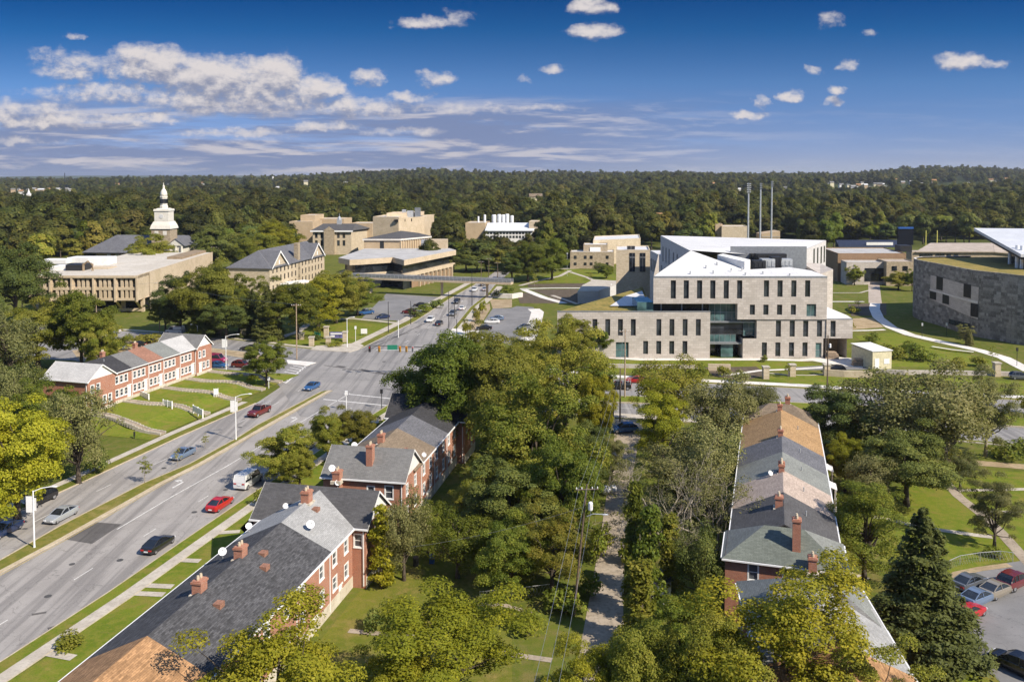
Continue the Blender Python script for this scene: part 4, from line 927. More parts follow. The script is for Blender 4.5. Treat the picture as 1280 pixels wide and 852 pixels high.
# ------------------------------------------------------------------ campus hall in the middle right
def flat_x(px, Y): return (px - 640) / FPX * Y if False else atY(px, 400, Y).x
def campus():
    base = at(880, 447.5); Y0 = base.y
    Z = lambda py, Y=None: atY(880, py, Y or Y0).z
    X = lambda px, Y=None: atY(px, 400, Y or Y0).x
    h = T('campus_hall', 'large modern pale stone hall with white folded roof and tall slit windows', 'building', (X(880), Y0, 0))
    f0 = Z(422.5)        # underside of the first band etc.
    z_low, z_up, z_ub, z_ub2 = Z(389.5), Z(345.5), Z(379), Z(398.7)
    def ops(rows, x0):
        o = []
        for xs, ya, yb, w in rows:
            for x in xs: c = X(x) - x0; o.append((c - w/2, c + w/2, Z(yb), Z(ya), 'tall'))
        return o
    W = MB(); zz = -.3; D = 1.2
    blocks = []
    # lower left block: two storeys
    xl, xr = X(696.6), X(887.7)
    oA = ops([((743.7, 759.7, 775.6, 791.7, 823.7, 840, 856.5, 873), 398.7, 419.5, 1.25), ((807.3, 823.7, 840, 856.5), 426, 442.5, 1.25)], xl) + [(X(770)-xl, X(786)-xl, .15, Z(427.5), 'teal'), (X(701)-xl, X(715)-xl, Z(412), Z(397), 'tall')]
    W2 = MB(); facade(W2, (xl, Y0), (xr, Y0), zz, z_low, oA, .4); windows(h, (xl, Y0), (xr, Y0), oA, .38)
    yb = Y0 + 44
    back = [(xl, Y0), (X(803, yb), yb)]
    W2.face([(xl, Y0, zz), (xl, Y0, z_low), (back[1][0], yb, z_low), (back[1][0], yb, zz)])
    W2.face([(xr, Y0, zz), (xr, Y0, z_low), (xr, Y0+9, z_low), (xr, Y0+9, zz)])
    # upper block: floor slab line at 379 on the left, deeper on the right
    ul, ur, um = X(816), X(1032.3), X(921)
    oB = ops([((840.8, 856.9, 873.5, 890, 906.7, 923.4), 350, 372.8, 1.3), ((956.7, 973.6, 990.8, 1008), 350, 370.5, 1.3)], ul)
    facade(W2, (ul, Y0 - .6), (ur, Y0 - .6), z_ub, z_up, oB, .4); windows(h, (ul, Y0 - .6), (ur, Y0 - .6), oB, .38)
    oC = ops([((939.5, 956.4, 973.4, 990.6), 378.2, 393, 1.3)], um); oC = [(a, b, c, min(d, z_ub - .25), s) for a, b, c, d, s in oC] + [(X(1007)-um, X(1019)-um, Z(395), z_ub - .1, 'teal')]
    facade(W2, (um, Y0 - .6), (ur, Y0 - .6), z_ub2, z_ub, oC, .4); windows(h, (um, Y0 - .6), (ur, Y0 - .6), oC, .38)
    W2.face([(ul, Y0-.6, z_ub), (um, Y0-.6, z_ub), (um, Y0+8, z_ub), (ul, Y0+8, z_ub)]); W2.face([(um, Y0-.6, z_ub2), (ur, Y0-.6, z_ub2), (ur, Y0+8, z_ub2), (um, Y0+8, z_ub2)]); W2.face([(um, Y0-.6, z_ub2), (um, Y0+8, z_ub2), (um, Y0+8, z_ub), (um, Y0-.6, z_ub)])
    W2.face([(ul, Y0-.6, z_ub), (ul, Y0-.6, z_up), (ul+4.5, Y0+18, z_up+4.6), (ul+4.5, Y0+18, z_ub)])
    W2.face([(ur, Y0-.6, zz), (ur, Y0-.6, z_up), (ur+1.5, Y0+20, z_up), (ur+1.5, Y0+20, zz)])
    # lower right block
    rl, rr, rl2 = X(945.6), X(1065.4), X(928.5); z_r = z_ub2
    oD = ops([((972.7, 990, 1006.8, 1024, 1041), 400.5, 420.5, 1.3)], rl)
    facade(W2, (rl, Y0 - .3), (rr, Y0 - .3), f0, z_r, oD, .4); windows(h, (rl, Y0 - .3), (rr, Y0 - .3), oD, .38)
    oE = ops([((955.5, 972.4, 989.4, 1006.3), 427.5, 445, 1.3)], rl2) + [(X(1019.5)-rl2, X(1027)-rl2, .2, Z(428), 'teal')]
    re_ = X(1029)
    facade(W2, (rl2, Y0 - .3), (re_, Y0 - .3), zz, f0, oE, .4); windows(h, (rl2, Y0 - .3), (re_, Y0 - .3), oE, .38)
    W2.face([(rl, Y0-.3, f0), (rr, Y0-.3, f0), (rr, Y0+9, f0), (rl, Y0+9, f0)]); W2.face([(re_, Y0-.3, zz), (re_, Y0-.3, f0), (re_, Y0+8, f0), (re_, Y0+8, zz)])
    W2.face([(rl, Y0-.3, f0), (rl, Y0+8, f0), (rl, Y0+8, z_r), (rl, Y0-.3, z_r)]); W2.face([(rr, Y0-.3, f0), (rr, Y0-.3, z_r), (rr+1, Y0+22, z_r), (rr+1, Y0+22, zz)])
    W2.face([(rr-1.2, Y0+.2, zz), (rr-1.2, Y0+.2, f0), (rr-1.2, Y0+16, f0), (rr-1.2, Y0+16, zz)]); W2.face([(rl2, Y0-.3, zz), (rl2, Y0+7, zz), (rl2, Y0+7, f0), (rl2, Y0-.3, f0)])
    W2.build('stone_wall', 'panel_stone', h)
    g = MB(); g.box(re_, rr-1.2, Y0+6.5, Y0+6.6, zz, f0); g.build('loading_bay_wall', 'brick_tan', h)
    # glazed slot and entrance
    G = MB(); G.box(X(800), um + 1, Y0+2.2, Y0+2.6, z_low - 1, z_ub + .1); G.build('glass_slot', 'glass_dark', h)
    for px in (828, 854, 880, 905): M = MB(); M.box(X(px)-.15, X(px)+.15, Y0+1.9, Y0+2.2, z_low, z_ub); M.build('slot_mullion', 'metal_grey', h)
    M = MB(); M.box(X(797), X(817), Y0+.6, Y0+10, z_low, Z(378)); M.build('roof_lantern', 'glass_teal', h)
    gl, gr = X(887.7), X(945.8)
    windows(h, (gl, Y0+1.6), (gr, Y0+1.6), [(0.02, gr-gl-.02, Z(403), z_ub - .1, 'teal'), (.02, X(930)-gl, Z(412), Z(403), 'tall'), (.02, X(922)-gl, Z(428.5), Z(419), 'teal'), (X(931)-gl, gr-gl, Z(421), Z(403), 'teal'), (0.02, X(930)-gl, Z(419), Z(411.5), 'plain')], 0)
    G = MB(); G.box(X(880), gr + 2, Y0+4.5, Y0+4.8, zz, z_low + .5); G.build('entrance_glass', 'glass_dark', h)
    G = MB(); G.box(X(903), X(918), Y0+1.2, Y0+1.5, 0, Z(430)); G.build('entrance_door', 'glass_teal', h)
    G = MB(); G.box(gl, X(936), Y0+.4, Y0+4, Z(430.5), Z(428.5)); G.box(gl, gr, Y0+.8, Y0+4, Z(404), Z(402)); G.build('floor_edge', 'metal_grey', h)
    # folded white roofs
    Rf = MB(); e = .05
    a, b = (ul, Y0-.6, z_up+e), (ur, Y0-.6, z_up+e); c = (X(863, Y0+17), Y0+17, atY(863, 313, Y0+17).z); d = (X(930, Y0+6), Y0+6, atY(930, 337, Y0+6).z)
    mw = (X(986, Y0+7), Y0+7, atY(986, 334, Y0+7).z); bk = (ur+1, Y0+14, atY(1020, 338, Y0+14).z)
    Rf.face([a, b, d, c]); Rf.face([b, bk, mw, d]); 
    Rf.face([(xl, Y0, z_low+.03), (X(816), Y0, z_low+.03), (X(816)+3, yb, z_low+.5), (X(803, yb), yb, z_low+.5)]); Rf.m[-1] = 1
    Rf.face([(xl + 14, Y0+7, z_low+.42), (xl+24, Y0+7, z_low+.42), (X(803, yb)-1.5, yb-9, z_low+.6), (X(803, yb)-8, yb-20, z_low+.6)])
    Rf.face([(rl, Y0-.3, z_r+e), (rr, Y0-.3, z_r+e), (rr, Y0+3, z_r+.4), (X(1019, Y0+9), Y0+9, atY(1019, 377.5, Y0+9).z), (ur-2, Y0+9, atY(1019, 377.5, Y0+9).z), (ur-2, Y0-.3, z_r+e)])
    Rf.build('roof', ['roof_white', 'sedum'], h)
    P = MB()
    for (p, q) in ((a, b), (a, c)): P.face([(p[0], p[1]-.02, p[2]-.35), (q[0], q[1]-.02, q[2]-.35), (q[0], q[1]-.02, q[2]+.12), (p[0], p[1]-.02, p[2]+.12)])
    P.box(xl, xr, Y0-.06, Y0+.3, z_low-.05, z_low+.18); P.box(rl, rr, Y0-.36, Y0, z_r-.05, z_r+.15); P.build('parapet', 'metal_grey', h)
    # rear wing
    q = lambda px, py, Y: (X(px, Y), Y, atY(px, py, Y).z)
    A, B, Cc, Dd = q(861, 313, Y0+18), q(825, 294.5, Y0+53), q(1031, 300.5, Y0+62), q(983, 321.5, Y0+25)
    E_ = q(812, 313, Y0+72)
    w = MB()
    oW = [(a_, a_+1.3, z0, z1, 'tall') for a_, z0, z1 in ((6, 19.6, 22.6), (13, 20.0, 23.4), (17.5, 20, 23.4), (23, 19.4, 24), (27, 19.4, 24), (31, 19.4, 24), (6, 14.5, 17.6), (10.5, 14.5, 17.6), (15, 14.5, 17.8), (19.5, 14.5, 17.8), (24, 14.5, 18), (28.5, 14.5, 18), (33, 14.5, 18))]
    facade(w, B[:2], A[:2], -.2, 25.0, [(35.0-o[1], 35.0-o[0]) + o[2:] for o in oW], .3); windows(h, B[:2], A[:2], [(35.0-o[1], 35.0-o[0]) + o[2:] for o in oW], .28)
    w.face([(*A[:2], 25.0), (*B[:2], 25.0), B, A])
    w.face([(*Dd[:2], 6), Dd, Cc, (*Cc[:2], 6)]); w.face([(*Cc[:2], 0), Cc, B, (*B[:2], 0)])
    oL = [(a_, a_+1.2, 15.0, 18.5, 'tall') for a_ in (2, 5.5, 9, 12.5)]
    w.face([(*B[:2], 0), (*E_[:2], 0), (*E_[:2], E_[2]), (*B[:2], E_[2])])
    windows(h, E_[:2], B[:2], [(a_, a_+1.2, 14.5, 18.5, 'tall') for a_ in (2, 5.5, 9, 12.5)], -.04)
    Lr = math.hypot(Cc[0]-Dd[0], Cc[1]-Dd[1])
    windows(h, Dd[:2], Cc[:2], [(Lr*k-.7, Lr*k+.7, 18.2, 23.4, 'tall') for k in (.66, .76, .86, .95)], -.04)
    w.build('rear_wing_wall', 'panel_shade', h)
    r = MB(); r.face([A, B, Cc, Dd]); r.face([E_, (E_[0]+30, E_[1], E_[2]), (B[0]+30, B[1], E_[2]), (B[0], B[1], E_[2])]); o = r.build('rear_wing_roof', 'roof_white', h)
    o.location.z += .05
    # roof box, plant and annexe
    bx = MB(); p0, p1, p2, p3 = q(896, 322, Y0+13), q(930, 337, Y0+6), q(937, 334, Y0+8), q(903, 319, Y0+17)
    bx.prism([p0[:2], p1[:2], p2[:2], p3[:2]], [16]*4, [atY(896, 318.5, p0[1]).z, atY(929, 327, p1[1]).z, atY(937, 324.5, p2[1]).z, atY(903, 317, p3[1]).z]); bx.build('roof_monitor', 'white_wall', h)
    for px, py, s, hh, mt in ((947, 332, 3.2, 2.6, 'metal_dark'), (958, 331, 3.4, 3.0, 'galvanised'), (968, 330, 2.6, 3.6, 'metal_dark'), (980, 330, 3.2, 2.6, 'galvanised'), (962, 325, 8, 3.2, 'metal_dark'), (945, 322, 4, 2.2, 'metal_dark'), (920, 317, 3, 1.8, 'metal_grey'), (905, 314, 3, 1.4, 'metal_grey')):
        Y = Y0 + 10 + (332-py)*1.2; c0 = q(px, py, Y); u = MB(); u.box(c0[0]-s/2, c0[0]+s/2, Y-1.4, Y+1.4, c0[2]-2.5, c0[2]+hh*.55)
        for k in range(3): u.box(c0[0]-s/2+.2+k*s/3, c0[0]-s/2+s/3-.1+k*s/3, Y-1.5, Y-1.38, c0[2]-.3, c0[2]+hh*.4)
        u.build('rooftop_unit', mt, h)
    for fx, fy in ((.2, .15), (.35, .2), (.55, .12), (.7, .25), (.3, .45), (.5, .38), (.62, .5), (.42, .68), (.82, .1)):
        pa_ = [a[i] + (b[i]-a[i])*fx for i in range(3)]; pb_ = [c[i] + (d[i]-c[i])*fx for i in range(3)]; o_ = [pa_[i] + (pb_[i]-pa_[i])*fy for i in range(3)]
        u = MB(); u.tube([(o_[0], o_[1], o_[2]-.2), (o_[0], o_[1], o_[2]+.5)], .22, 8); u.build('roof_vent', 'galvanised', h)
    wl = MB(); c0 = q(962, 330, Y0+22); wl.box(c0[0]-11, c0[0]+10, Y0+22, Y0+22.4, 14, atY(962, 308, Y0+22).z); wl.build('plant_screen', 'metal_grey', h)
    an = MB(); c1 = q(1021, 337, Y0+22); c2 = q(1042, 337, Y0+22); an.prism([(c1[0], Y0+20), (c2[0], Y0+23), (c2[0]+1, Y0+36), (c1[0], Y0+36)], -.2, [c1[2]-1, c2[2], c2[2]+.3, c1[2]+.6]); an.build('annexe', 'panel_stone', h)
    windows(h, (c1[0], Y0+20), (c2[0], Y0+23), [(.8, 1.8, 7, 14, 'tall')], -.03)
campus()

# ------------------------------------------------------------------ the round slate-clad building on the right
def round_building():
    front = [at(1142, 396), at(1150, 399.5), at(1178, 408), at(1213, 419), at(1250, 426), at(1280, 431.5)]
    xs = [(p.x, p.y) for p in front]
    xs = xs + [(xs[-1][0] + 9, xs[-1][1] - 6), (xs[-1][0] + 26, xs[-1][1] - 8), (xs[-1][0] + 60, xs[-1][1])]
    nose = [(xs[0][0] + 1.5, xs[0][1] + 4), (xs[0][0] + 6, xs[0][1] + 8), (xs[0][0] + 24, xs[0][1] + 11)]
    def sub(pl):
        out = []
        for i in range(len(pl)-1):
            p0, p1, p2, p3 = pl[max(i-1, 0)], pl[i], pl[i+1], pl[min(i+2, len(pl)-1)]
            for k in range(4):
                t = k/4; out.append(tuple(.5*((2*p1[j]) + (-p0[j]+p2[j])*t + (2*p0[j]-5*p1[j]+4*p2[j]-p3[j])*t*t + (-p0[j]+3*p1[j]-3*p2[j]+p3[j])*t**3) for j in (0, 1)))
        return out + [pl[-1]]
    fp = sub(xs); zt = 18.9
    h = T('slate_clad_hall', 'curved dark slate clad building with planted roof and white canopy', 'building', (*fp[0], 0))
    w = MB(); d = [0.0]
    for a, b in zip(fp, fp[1:]): d.append(d[-1] + math.hypot(b[0]-a[0], b[1]-a[1]))
    for a, b in zip(fp, fp[1:]): w.face([(*a, -.2), (*b, -.2), (*b, zt), (*a, zt)])
    np_ = [fp[0]] + nose
    for a, b in zip(np_, np_[1:]): w.face([(*a, -.2), (*b, -.2), (*b, zt), (*a, zt)])
    w.build('slate_wall', 'slate_wall', h)
    def pos(px): # place along the wall under a picture column
        best = min(((abs(640 + FPX*fp[i][0]/ (fp[i][1]*1.0) - px), i) for i in range(len(fp)-8))); i = best[1]; return fp[i], i
    # pale panels set into the wall
    def panel(p0, p1, z00, z01, z10, z11, mat, name, out=.12):
        i0, i1 = p0, p1; g = MB(); seg = fp[i0:i1+1]; n = len(seg)-1
        for k in range(n):
            a, b = seg[k], seg[k+1]; L = math.hypot(b[0]-a[0], b[1]-a[1]); nx, ny = (b[1]-a[1])/L*out, -(b[0]-a[0])/L*out
            if nx > 0: nx, ny = -nx, -ny
            za0, zb0 = z00 + (z10-z00)*k/n, z00 + (z10-z00)*(k+1)/n; za1, zb1 = z01 + (z11-z01)*k/n, z01 + (z11-z01)*(k+1)/n
            g.face([(a[0]+nx, a[1]+ny, za0), (b[0]+nx, b[1]+ny, zb0), (b[0]+nx, b[1]+ny, zb1), (a[0]+nx, a[1]+ny, za1)])
        g.build(name, mat, h)
    def idx(px): return pos(px)[1]
    i0, i1 = idx(1167), idx(1227)
    panel(i0, i1, 7.5, 15.0, 5.0, 14.2, 'panel_stone', 'pale_panel', .10)
    panel(i0, i1, 10.2, 10.6, 9.6, 10.2, 'concrete_white', 'pale_ledge', .30)
    for px, za, zb in ((1174, 11, 15), (1204, 10.7, 14.6)): i = idx(px); panel(i, i+1, za, zb, za, zb, 'slot_glass', 'slot_window', .2)
    for px, za, zb in ((1169, 7.6, 10.0), (1183, 7.2, 10.0), (1225, 5.6, 9.4)): i = min(idx(px), i1-1); panel(i, i+1, za, zb, za, zb, 'slot_glass', 'slot_window', .2)
    panel(idx(1190), idx(1216), 1.6, 3.0, 1.6, 3.4, 'glass', 'low_window', .12)
    # planted roof and rim
    back = [(fp[-1][0], fp[-1][1] + 60), (nose[-1][0] + 30, nose[-1][1] + 2)] + nose[::-1]
    r = MB(); r.face([(x, y, zt - .5) for x, y in fp + back]); r.build('planted_roof', 'sedum', h)
    r = MB(); ip = offset(fp, -.6); r.strip(fp, ip, zt + .02); r.build('roof_rim', 'slate_wall', h)
    r = MB(); r.strip(np_, offset(np_, .7), zt + .02); 
    for a, b in zip(np_, np_[1:]): r.face([(*a, zt-.5), (*b, zt-.5), (*b, zt+.03), (*a, zt+.03)])
    r.build('white_rim', 'concrete_white', h)
    # canopy
    c0, c1, c2, c3 = atY(1217.5, 285, 288), atY(1276, 317.5, 250), atY(1300, 318, 249), atY(1420, 287, 300)
    c4 = atY(1560, 322, 240)
    cn = MB(); top = [c0, c1, c4, c3]
    slab(cn, [tuple(p) for p in top], .9); cn.build('canopy', 'metal_roof', h)
    f = MB(); lo = [tuple(p + Vector((.4, .6, -1.1))) for p in (c0, c1, c4)]; slab(f, lo + [tuple(c3 + Vector((0, 0, -1.1)))], .5); f.build('canopy_soffit', 'metal_dark', h)
    for px, Y in ((1271, 257), (1277, 255), (1262, 268)):
        c = atY(px, 330, Y); cc = MB(); cc.tube([(c.x, c.y, zt-1), (c.x, c.y, c0.z - 3.2)], .5, 10); cc.build('column', 'white_metal', h)
    g = MB(); p = [atY(1263, 330, 272), atY(1285, 330, 262)]; g.prism([(p[0].x, p[0].y), (p[1].x, p[1].y), (p[1].x + 60, p[1].y), (p[0].x + 60, p[0].y + 20)], zt - .5, c1.z - 1.5); g.build('clerestory', 'glass', h)
round_building()

# ------------------------------------------------------------------ other campus buildings
def xyz(px, py, Y): p = atY(px, py, Y); return p
def block(b, name, x0, x1, Y, dep, z0, z1, mat, roof=None, skew=0.0, rim=.35):
    """box with a parapet: front from picture column x0 to x1 at distance Y"""
    a, c = atY(x0, 400, Y).x, atY(x1, 400, Y + skew).x; poly = [(a, Y), (c, Y+skew), (c + dep*.12, Y+skew+dep), (a + dep*.12, Y+dep)]
    m = MB(); m.prism(poly, z0, z1, 0, 1); o = m.build(name, [mat, roof or 'roof_gravel'], b)
    if rim:
        q = MB()
        for i in range(4):
            p0, p1 = poly[i], poly[(i+1) % 4]; L = math.hypot(p1[0]-p0[0], p1[1]-p0[1]); nx, ny = -(p1[1]-p0[1])/L*.35, (p1[0]-p0[0])/L*.35
            q.prism([p0, p1, (p1[0]+nx, p1[1]+ny), (p0[0]+nx, p0[1]+ny)], z1 - .02, z1 + rim)
        q.build('parapet', mat, b)
    return poly
def library():
    # precast building with deep window bays, left
    c = at(172, 392.5); Y = c.y; b = T('precast_hall', 'tan precast concrete building with rows of recessed windows, left side', 'building', (c.x, Y, 0))
    Z = lambda py: atY(172, py, Y).z
    xl, xr = atY(36, 360, Y).x, c.x; zt, zb = Z(345), Z(375.5); bay = (xr - xl) / 5
    m = MB(); ops = []
    for i in range(5):
        for r0, r1 in ((Z(359), Z(348.5)), (Z(372.5), Z(362.5))):
            ops.append((i*bay + .6, (i+1)*bay - .6, r0, r1))
    facade(m, (xl, Y), (xr, Y), zb, zt, ops, .9)
    m.face([(xl, Y, zb), (xr, Y, zb), (xr, Y+12, zb), (xl, Y+12, zb)])
    far = (atY(266, 330, Y+88).x, Y+88); m.face([(xr, Y, zb), (xr, Y, zt), (*far, zt), (*far, zb)]); m.face([(xr-.5, Y+11, -.2), (xr-.5, Y+11, zt), (*far, zt), (*far, -.2)])
    m.build('precast_wall', 'precast', b)
    for k, (r0, r1) in enumerate(((Z(359), Z(348.5)), (Z(372.5), Z(362.5)))):
        for i in range(5):
            g = MB(); g.box(xl+i*bay+.5, xl+(i+1)*bay-.5, Y+.8, Y+.95, r0-.1, r1+.1); g.build('window', 'glass_dark', b)
            f = MB()
            for j in range(1, 4): x = xl + i*bay + .6 + (bay-1.2)*j/4; f.box(x-.42, x+.42, Y+.12, Y+.8, r0, r1)
            f.build('window_fin', 'precast', b)
    for i in range(6): f = MB(); f.box(xl+i*bay-.28, xl+i*bay+.28, Y-.5, Y, zb-.4, zt); f.build('pier', 'precast', b)
    g = MB(); g.box(xl, xr-1, Y+11, Y+11.3, -.2, zb); g.build('ground_floor_glass', 'glass_dark', b)
    for i in (0, 2, 4, 5): f = MB(); x = min(xl + i*bay, xr-.6); f.face([(x-.5, Y, zb), (x+.5, Y, zb), (x+.5, Y+6, -.2), (x-.5, Y+6, -.2)]); f.box(x-.5, x+.5, Y+5, Y+6.2, -.2, zb); f.build('buttress', 'precast', b)
    f = MB(); f.box(xl, xr, Y+4, Y+4.3, .4, 1.3); f.build('low_wall', 'precast', b)
    r = MB(); r.face([(xl, Y+.4, zt-.02), (xr, Y+.4, zt-.02), (*far, zt-.02), (xl-4, far[1], zt-.02)]); r.face([(xl, Y, zt), (xr, Y, zt), (xr, Y+.5, zt+.12), (xl, Y+.5, zt+.12)]); r.build('roof', 'roof_gravel', b)
    f = MB(); f.face([(xr, Y, zt-.9), (*far, zt-.9), (*far, zt+.25), (xr, Y, zt+.25)]); f.box(xl-.3, xr+.3, Y-.55, Y-.05, zt-.55, zt+.2); f.build('roof_edge', 'precast', b)
    for x0, x1, py0, py1, dY, mat in ((55, 135, 341, 335, 22, 'precast'), (49, 82, 336, 325, 40, 'white_wall'), (84, 110, 335, 322, 44, 'white_wall'), (110, 135, 331, 322, 36, 'white_wall'), (62, 83, 337, 333, 18, 'white_wall'), (82, 103, 339, 331, 16, 'metal_dark')):
        p = atY(x0, py0, Y+dY); q = atY(x1, py1, Y+dY); f = MB(); f.box(p.x, q.x, Y+dY, Y+dY+7, zt-.1, q.z); f.build('roof_block', mat, b)
    f = MB(); p = atY(110, 340, Y+16); f.tube([(p.x-1.6, Y+16, zt), (p.x-1.6, Y+16, zt+2.2), (p.x, Y+16, zt+3.3), (p.x+1.6, Y+16, zt+2.2), (p.x+1.6, Y+16, zt)], .45, 8); f.build('roof_duct', 'precast_dark', b)
    p = atY(228, 345, Y+58); q = atY(258, 345, Y+88); f = MB(); f.prism([(p.x, p.y), (q.x, q.y), (q.x-6, q.y+3), (p.x-6, p.y)], 0, zt+.9); f.build('stair_block', 'precast_dark', b)
library()
def tower_hall():
    Y = 400; b = T('steeple_hall', 'stone hall with grey hipped roof and tall white domed steeple', 'building', (*atY(197, 330, Y).xy, 0))
    P = lambda px, py, y=Y: atY(px, py, y)
    z_e = P(140, 315).z
    L0, L1 = P(104, 314), P(238, 314, Y+16)
    body = [(P(120, 314).x, Y), (P(172, 314).x, Y-2), (P(232, 314).x, Y+10), (P(246, 314).x, Y+30), (P(150, 314).x, Y+34)]
    m = MB(); m.prism(body, -.2, z_e); m.build('stone_wall', 'stone', b)
    e = MB(); a, c, d_, f_ = (P(103, 315, Y-1).x, Y-2, z_e), (P(176, 314, Y-5).x, Y-5, z_e), (P(243, 300, Y+10).x, Y+10, z_e+.5), (P(250, 300, Y+36).x, Y+36, z_e)
    r0, r1 = tuple(P(146, 293.5, Y+8)), tuple(P(236, 294, Y+24)); g_ = (P(140, 314, Y+36).x, Y+36, z_e)
    e.face([a, c, r0]); e.face([c, d_, r1, r0]); e.face([a, r0, g_]); e.face([d_, f_, r1]); e.face([r0, r1, f_, g_]); e.face([(x, y, z-.3) for x, y, z in (a, c, d_, f_, g_)]); e.build('roof', 'shingle_slate', b)
    tx = P(197, 300).x; ty = Y + 8; zt = lambda py: atY(197, py, ty).z
    s = lambda wpx: wpx * ty / FPX / 2 * .77
    def sq(name, w0, w1, z0, z1, mat): mm = MB(); mm.prism([(tx-w0, ty-w0), (tx+w0, ty-w0), (tx+w0, ty+w0), (tx-w0, ty+w0)], z0, z1) if w0 == w1 else [mm.face([(tx+sx0*w0, ty+sy0*w0, z0), (tx+sx1*w0, ty+sy1*w0, z0), (tx+sx1*w1, ty+sy1*w1, z1), (tx+sx0*w1, ty+sy0*w1, z1)]) for (sx0, sy0), (sx1, sy1) in (((-1,-1),(1,-1)), ((1,-1),(1,1)), ((1,1),(-1,1)), ((-1,1),(-1,-1)))] and None; return mm.build(name, mat, b)
    sq('tower_base', s(30), s(30), 0, zt(285.5), 'stone'); sq('tower_cornice', s(33.5), s(31), zt(285.5), zt(281.5), 'steeple_white'); sq('tower_step', s(31), s(25), zt(281.5), zt(276.5), 'steeple_white')
    sq('clock_stage', s(22.5), s(22.5), zt(276.5), zt(263.5), 'steeple_white'); sq('clock_cornice', s(25), s(24), zt(263.5), zt(261), 'steeple_white'); sq('clock_step', s(22), s(14), zt(261.5), zt(260), 'steeple_white')
    o = MB(); o.lathe([(s(13.5), zt(261)), (s(13.5), zt(257.5)), (s(11.6), zt(257)), (s(11.2), zt(247)), (s(12.8), zt(246.5)), (s(12.2), zt(245))], (tx, ty, 0), 8); lan = o.build('belfry', 'steeple_white', b)
    for k in range(8):
        th = math.pi/8 + k*math.pi/4 + math.pi/8; q = s(11.0)*.98; w = MB(); w.obox((tx + q*math.cos(th), ty + q*math.sin(th)), .5, 1.1, zt(254), zt(248.5), th); w.build('belfry_opening', 'glass_dark', lan)
    o = MB(); o.lathe([(s(11.2), zt(245)), (s(11.0), zt(242.5)), (s(9.4), zt(239.5)), (s(6.2), zt(237)), (s(3.6), zt(236)), (s(3.4), zt(233.5)), (s(4.2), zt(233)), (s(1), zt(231.2)), (s(.6), zt(228.5))], (tx, ty, 0), 12); o.build('dome', 'steeple_white', b, smooth=True)
    w = MB(); w.tube([(tx, ty-s(22.5)-.15, zt(270)), (tx, ty-s(22.5)-.02, zt(270))], s(7), 14); w.build('clock_face', 'roof_white', b)
    for dx in (-.45, .45): w = MB(); w.box(tx+dx*s(30)-.9, tx+dx*s(30)+.9, ty-s(30)-.08, ty-s(30)-.01, zt(293), zt(288)); w.build('tower_window', 'steeple_white', b)
    # portico with pediment facing the right
    px0, px1 = P(211, 320, Y-6), P(226, 320, Y-4); m = MB(); m.box(px0.x, px1.x+2, Y-6, Y+8, -.2, P(211, 307, Y-6).z); m.build('portico', 'steeple_white', b)
    m = MB(); zA, zB = P(211, 307, Y-6).z, P(218, 298.5, Y-6).z
    m.face([(px0.x-.8, Y-6.6, zA), (px1.x+2.8, Y-6.6, zA), ((px0.x+px1.x+2)/2, Y-6.6, zB)]); m.build('pediment', 'steeple_white', b)
    m = MB(); mx = (px0.x+px1.x+2)/2; slab(m, [(px0.x-1, Y-6.9, zA), (mx, Y-6.9, zB+.2), (mx, Y+9, zB+.2), (px0.x-1, Y+9, zA)], .3); slab(m, [(px1.x+3, Y-6.9, zA), (px1.x+3, Y+9, zA), (mx, Y+9, zB+.2), (mx, Y-6.9, zB+.2)], .3); m.build('portico_roof', 'shingle_slate', b)
    for k in range(3): x = px0.x + .6 + k*(px1.x + .8 - px0.x)/2; m = MB(); m.lathe([(.55, 0), (.5, zA-.2)], (x, Y-6.5, 0), 8); m.build('column', 'steeple_white', b)
    for px in (139, 149): q = P(px, 320); m = MB(); m.box(q.x-.9, q.x+.9, Y-2.3-(px-120)*.0, Y-1, P(px, 325).z, P(px, 317).z); m.build('window', 'steeple_white', b)
tower_hall()
